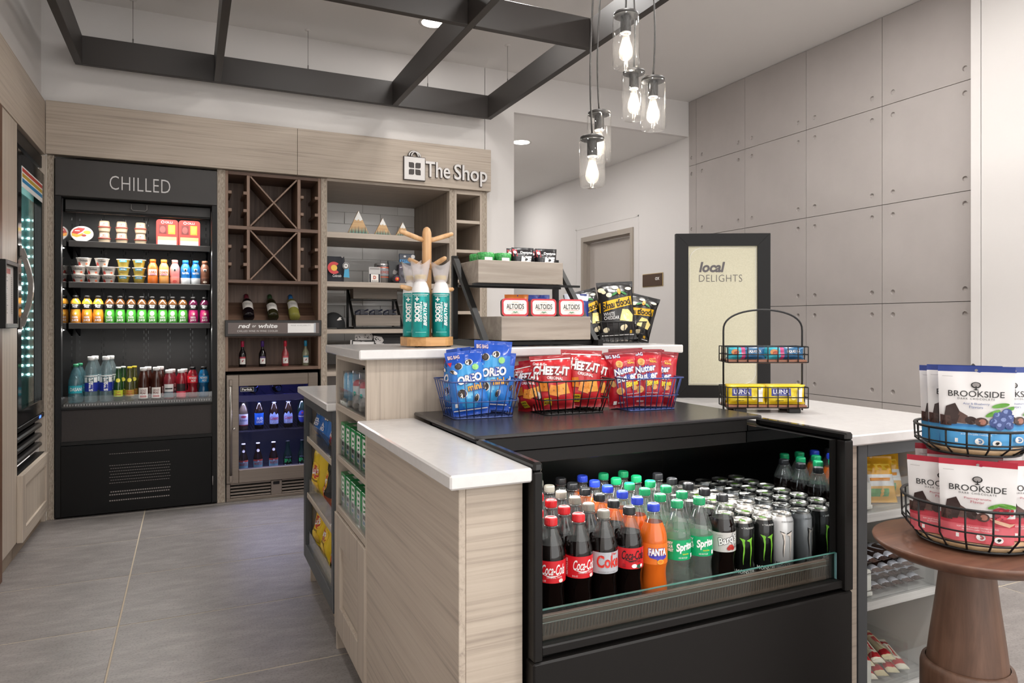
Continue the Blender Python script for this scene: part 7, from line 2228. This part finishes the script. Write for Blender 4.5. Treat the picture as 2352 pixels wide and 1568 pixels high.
chips('black barbecue potato chip bag in the middle of the middle chip shelf', bbq, '#1d1a19', lays(0, 0), (0.542, 3.02, z2), -6, (-8, 10), 0.165, 0.225, 'chip bags on the middle shelf', 25)
chips('black barbecue potato chip bag at the near end of the middle chip shelf', bbq, '#1d1a19', lays(0, 0), (0.545, 2.84, z2), 4, (-10, 14), 0.16, 0.200, 'chip bags on the middle shelf', 26)
chips('yellow potato chip bag at the far end of the bottom chip shelf', YEL, '#c9a515', lays(0, 1), (0.543, 3.25, z3), 8, (-8, 0), 0.15, 0.215, 'chip bags on the bottom shelf', 27)
chips('yellow potato chip bag in the middle of the bottom chip shelf', YEL, '#c9a515', lays(0, 1), (0.543, 3.06, z3), -4, (-8, 4), 0.16, 0.215, 'chip bags on the bottom shelf', 28)
chips('black barbecue potato chip bag at the near end of the bottom chip shelf', bbq, '#1d1a19', lays(0, 0), (0.550, 2.86, z3), 4, (-8, 0), 0.155, 0.200, 'chip bags on the bottom shelf', 29)

# ------------------------------------------------------------------ candy shelves
cb = Bag(0.135, 0.150, 0.045, 0.06, 31)
yc = make_bag('candy_bag', '', 'candy bag', cb, lambda u, v: C('#d8a020', 0.25) if v > 0.62 else (C('#d9dcdc', 0.25) if v > 0.34 else C('#cf9a1c', 0.25)), C('#b5831a', 0.25), [R(-0.035, 0.035, 0.020, 0.045, C('#3f8f3a')), R(-0.045, 0.045, 0.070, 0.080, C('#d98a1f')), R(-0.05, 0.05, 0.105, 0.125, C('#e8c23a'))])
row(yc, [(1.715, 1.43, 0.683), (1.85, 1.42, 0.683), (1.935, 1.46, 0.683), (1.80, 1.54, 0.683)], ['yellow candy bag nearest the slate frame', 'yellow candy bag in the middle of the top candy shelf', 'yellow candy bag at the far end of the top candy shelf', 'yellow candy bag at the back of the top candy shelf'], 'yellow candy bags', math.radians(-20))
for o_ in [o for o in bpy.data.objects if o.get('group') == 'yellow candy bags']:
    o_.rotation_euler = (math.radians(-14), 0, math.radians(-22))
    o_.scale = (1, 1, 0.9)
bar_me = {}


def bar_thing(label, c, cl, loc, rot, group, ln=0.135, wd=0.036, th=0.020):
    key = (c, cl, ln)
    t = thing('candy_bar', label, 'candy bar', loc, 0, group)
    t.rotation_euler = rot
    if key not in bar_me:
        b = Bag(wd, ln, th, 0.05, len(bar_me) + 40, 0.0012)
        mb = MB()
        b.body(mb, lambda u, v: C(cl, 0.25) if 0.10 < v < 0.22 or 0.78 < v < 0.86 else C(c, 0.25), C(c, 0.25), 8, 16)
        a = mb.mesh('wrapper', False)
        mb = MB()
        add_print(mb, [R(-0.006, 0.006, ln * 0.32, ln * 0.68, C(cl, 0.25))], b.fmap, 0.0001, 0.001)
        bar_me[key] = (a, mb.mesh('print', False))
    for nm, me in zip(('wrapper', 'print'), bar_me[key]):
        o = bpy.data.objects.new(nm, me)
        COL.objects.link(o)
        o.parent = t
    return t


# middle shelf: brown bars stacked end-on in columns; bottom shelf: loose brown and cream bars
for c in range(7):
    for k in range(4):
        if (c > 5 and k > 2):
            continue
        bar_thing('brown wrapped candy bar, column %s, %s' % (('one', 'two', 'three', 'four', 'five', 'six', 'seven')[c] + ' from the slate frame', ('bottom layer', 'second layer', 'third layer', 'top layer')[k]), '#4a3730' if (c + k) % 3 else '#3a2c28', '#c3c6d0',
                  (1.728 + c * 0.043, 1.375 + 0.012 * (k % 2), 0.4375 + 0.0125 + 0.0245 * k), (-PI / 2, 0, math.radians(3 * ((c * 5 + k * 3) % 5 - 2))), 'brown candy bars on the middle candy shelf')
for k in range(8):
    bar_thing('brown wrapped candy bar in the back bin of the bottom shelf, %s' % ('first', 'second', 'third', 'fourth', 'fifth', 'sixth', 'seventh', 'eighth')[k], '#43312c', '#6f5a52', (1.712 + (k % 4) * 0.038, 1.53, 0.19 + 0.013 + (k // 4) * 0.026 + 0.05), (-PI / 2 + 0.25, 0, math.radians(-24)), 'brown candy bars on the bottom candy shelf', 0.16)
for k in range(9):
    bar_thing('cream and red candy bar on the bottom shelf, %s' % ('first', 'second', 'third', 'fourth', 'fifth', 'sixth', 'seventh', 'eighth', 'ninth')[k] + ' from the slate frame', ('#d9cfae', '#e0dac8', '#d2c6a2')[k % 3], '#b02a30', (1.745 + (k % 5) * 0.046 + 0.012 * (k // 5), 1.385 + 0.02 * (k // 5), 0.188 + (k // 5) * 0.027), (-PI / 2 + 0.12, 0, math.radians(-30 + 3 * (k % 3))), 'cream candy bars on the bottom candy shelf', 0.155)
for z, lb in ((0.6845, 'top'), (0.4365, 'middle'), (0.1745, 'bottom')):
    t = thing('shelf_pusher', 'small white plastic pusher beside the slate frame on the %s candy shelf' % lb, 'shelf pusher', (1.755, 1.378, z))
    MB().prism(rr(-0.022, 0.022, 0, 0.075, (0, 0, 1, 1), 0.012), 0, 0.006, C('#dedbd2'), 1).build('plate', t)
    MB().rbox(-0.028, 0.022, -0.006, 0.0, 0, 0.012, C('#dedbd2'), 0.002).build('foot', t)
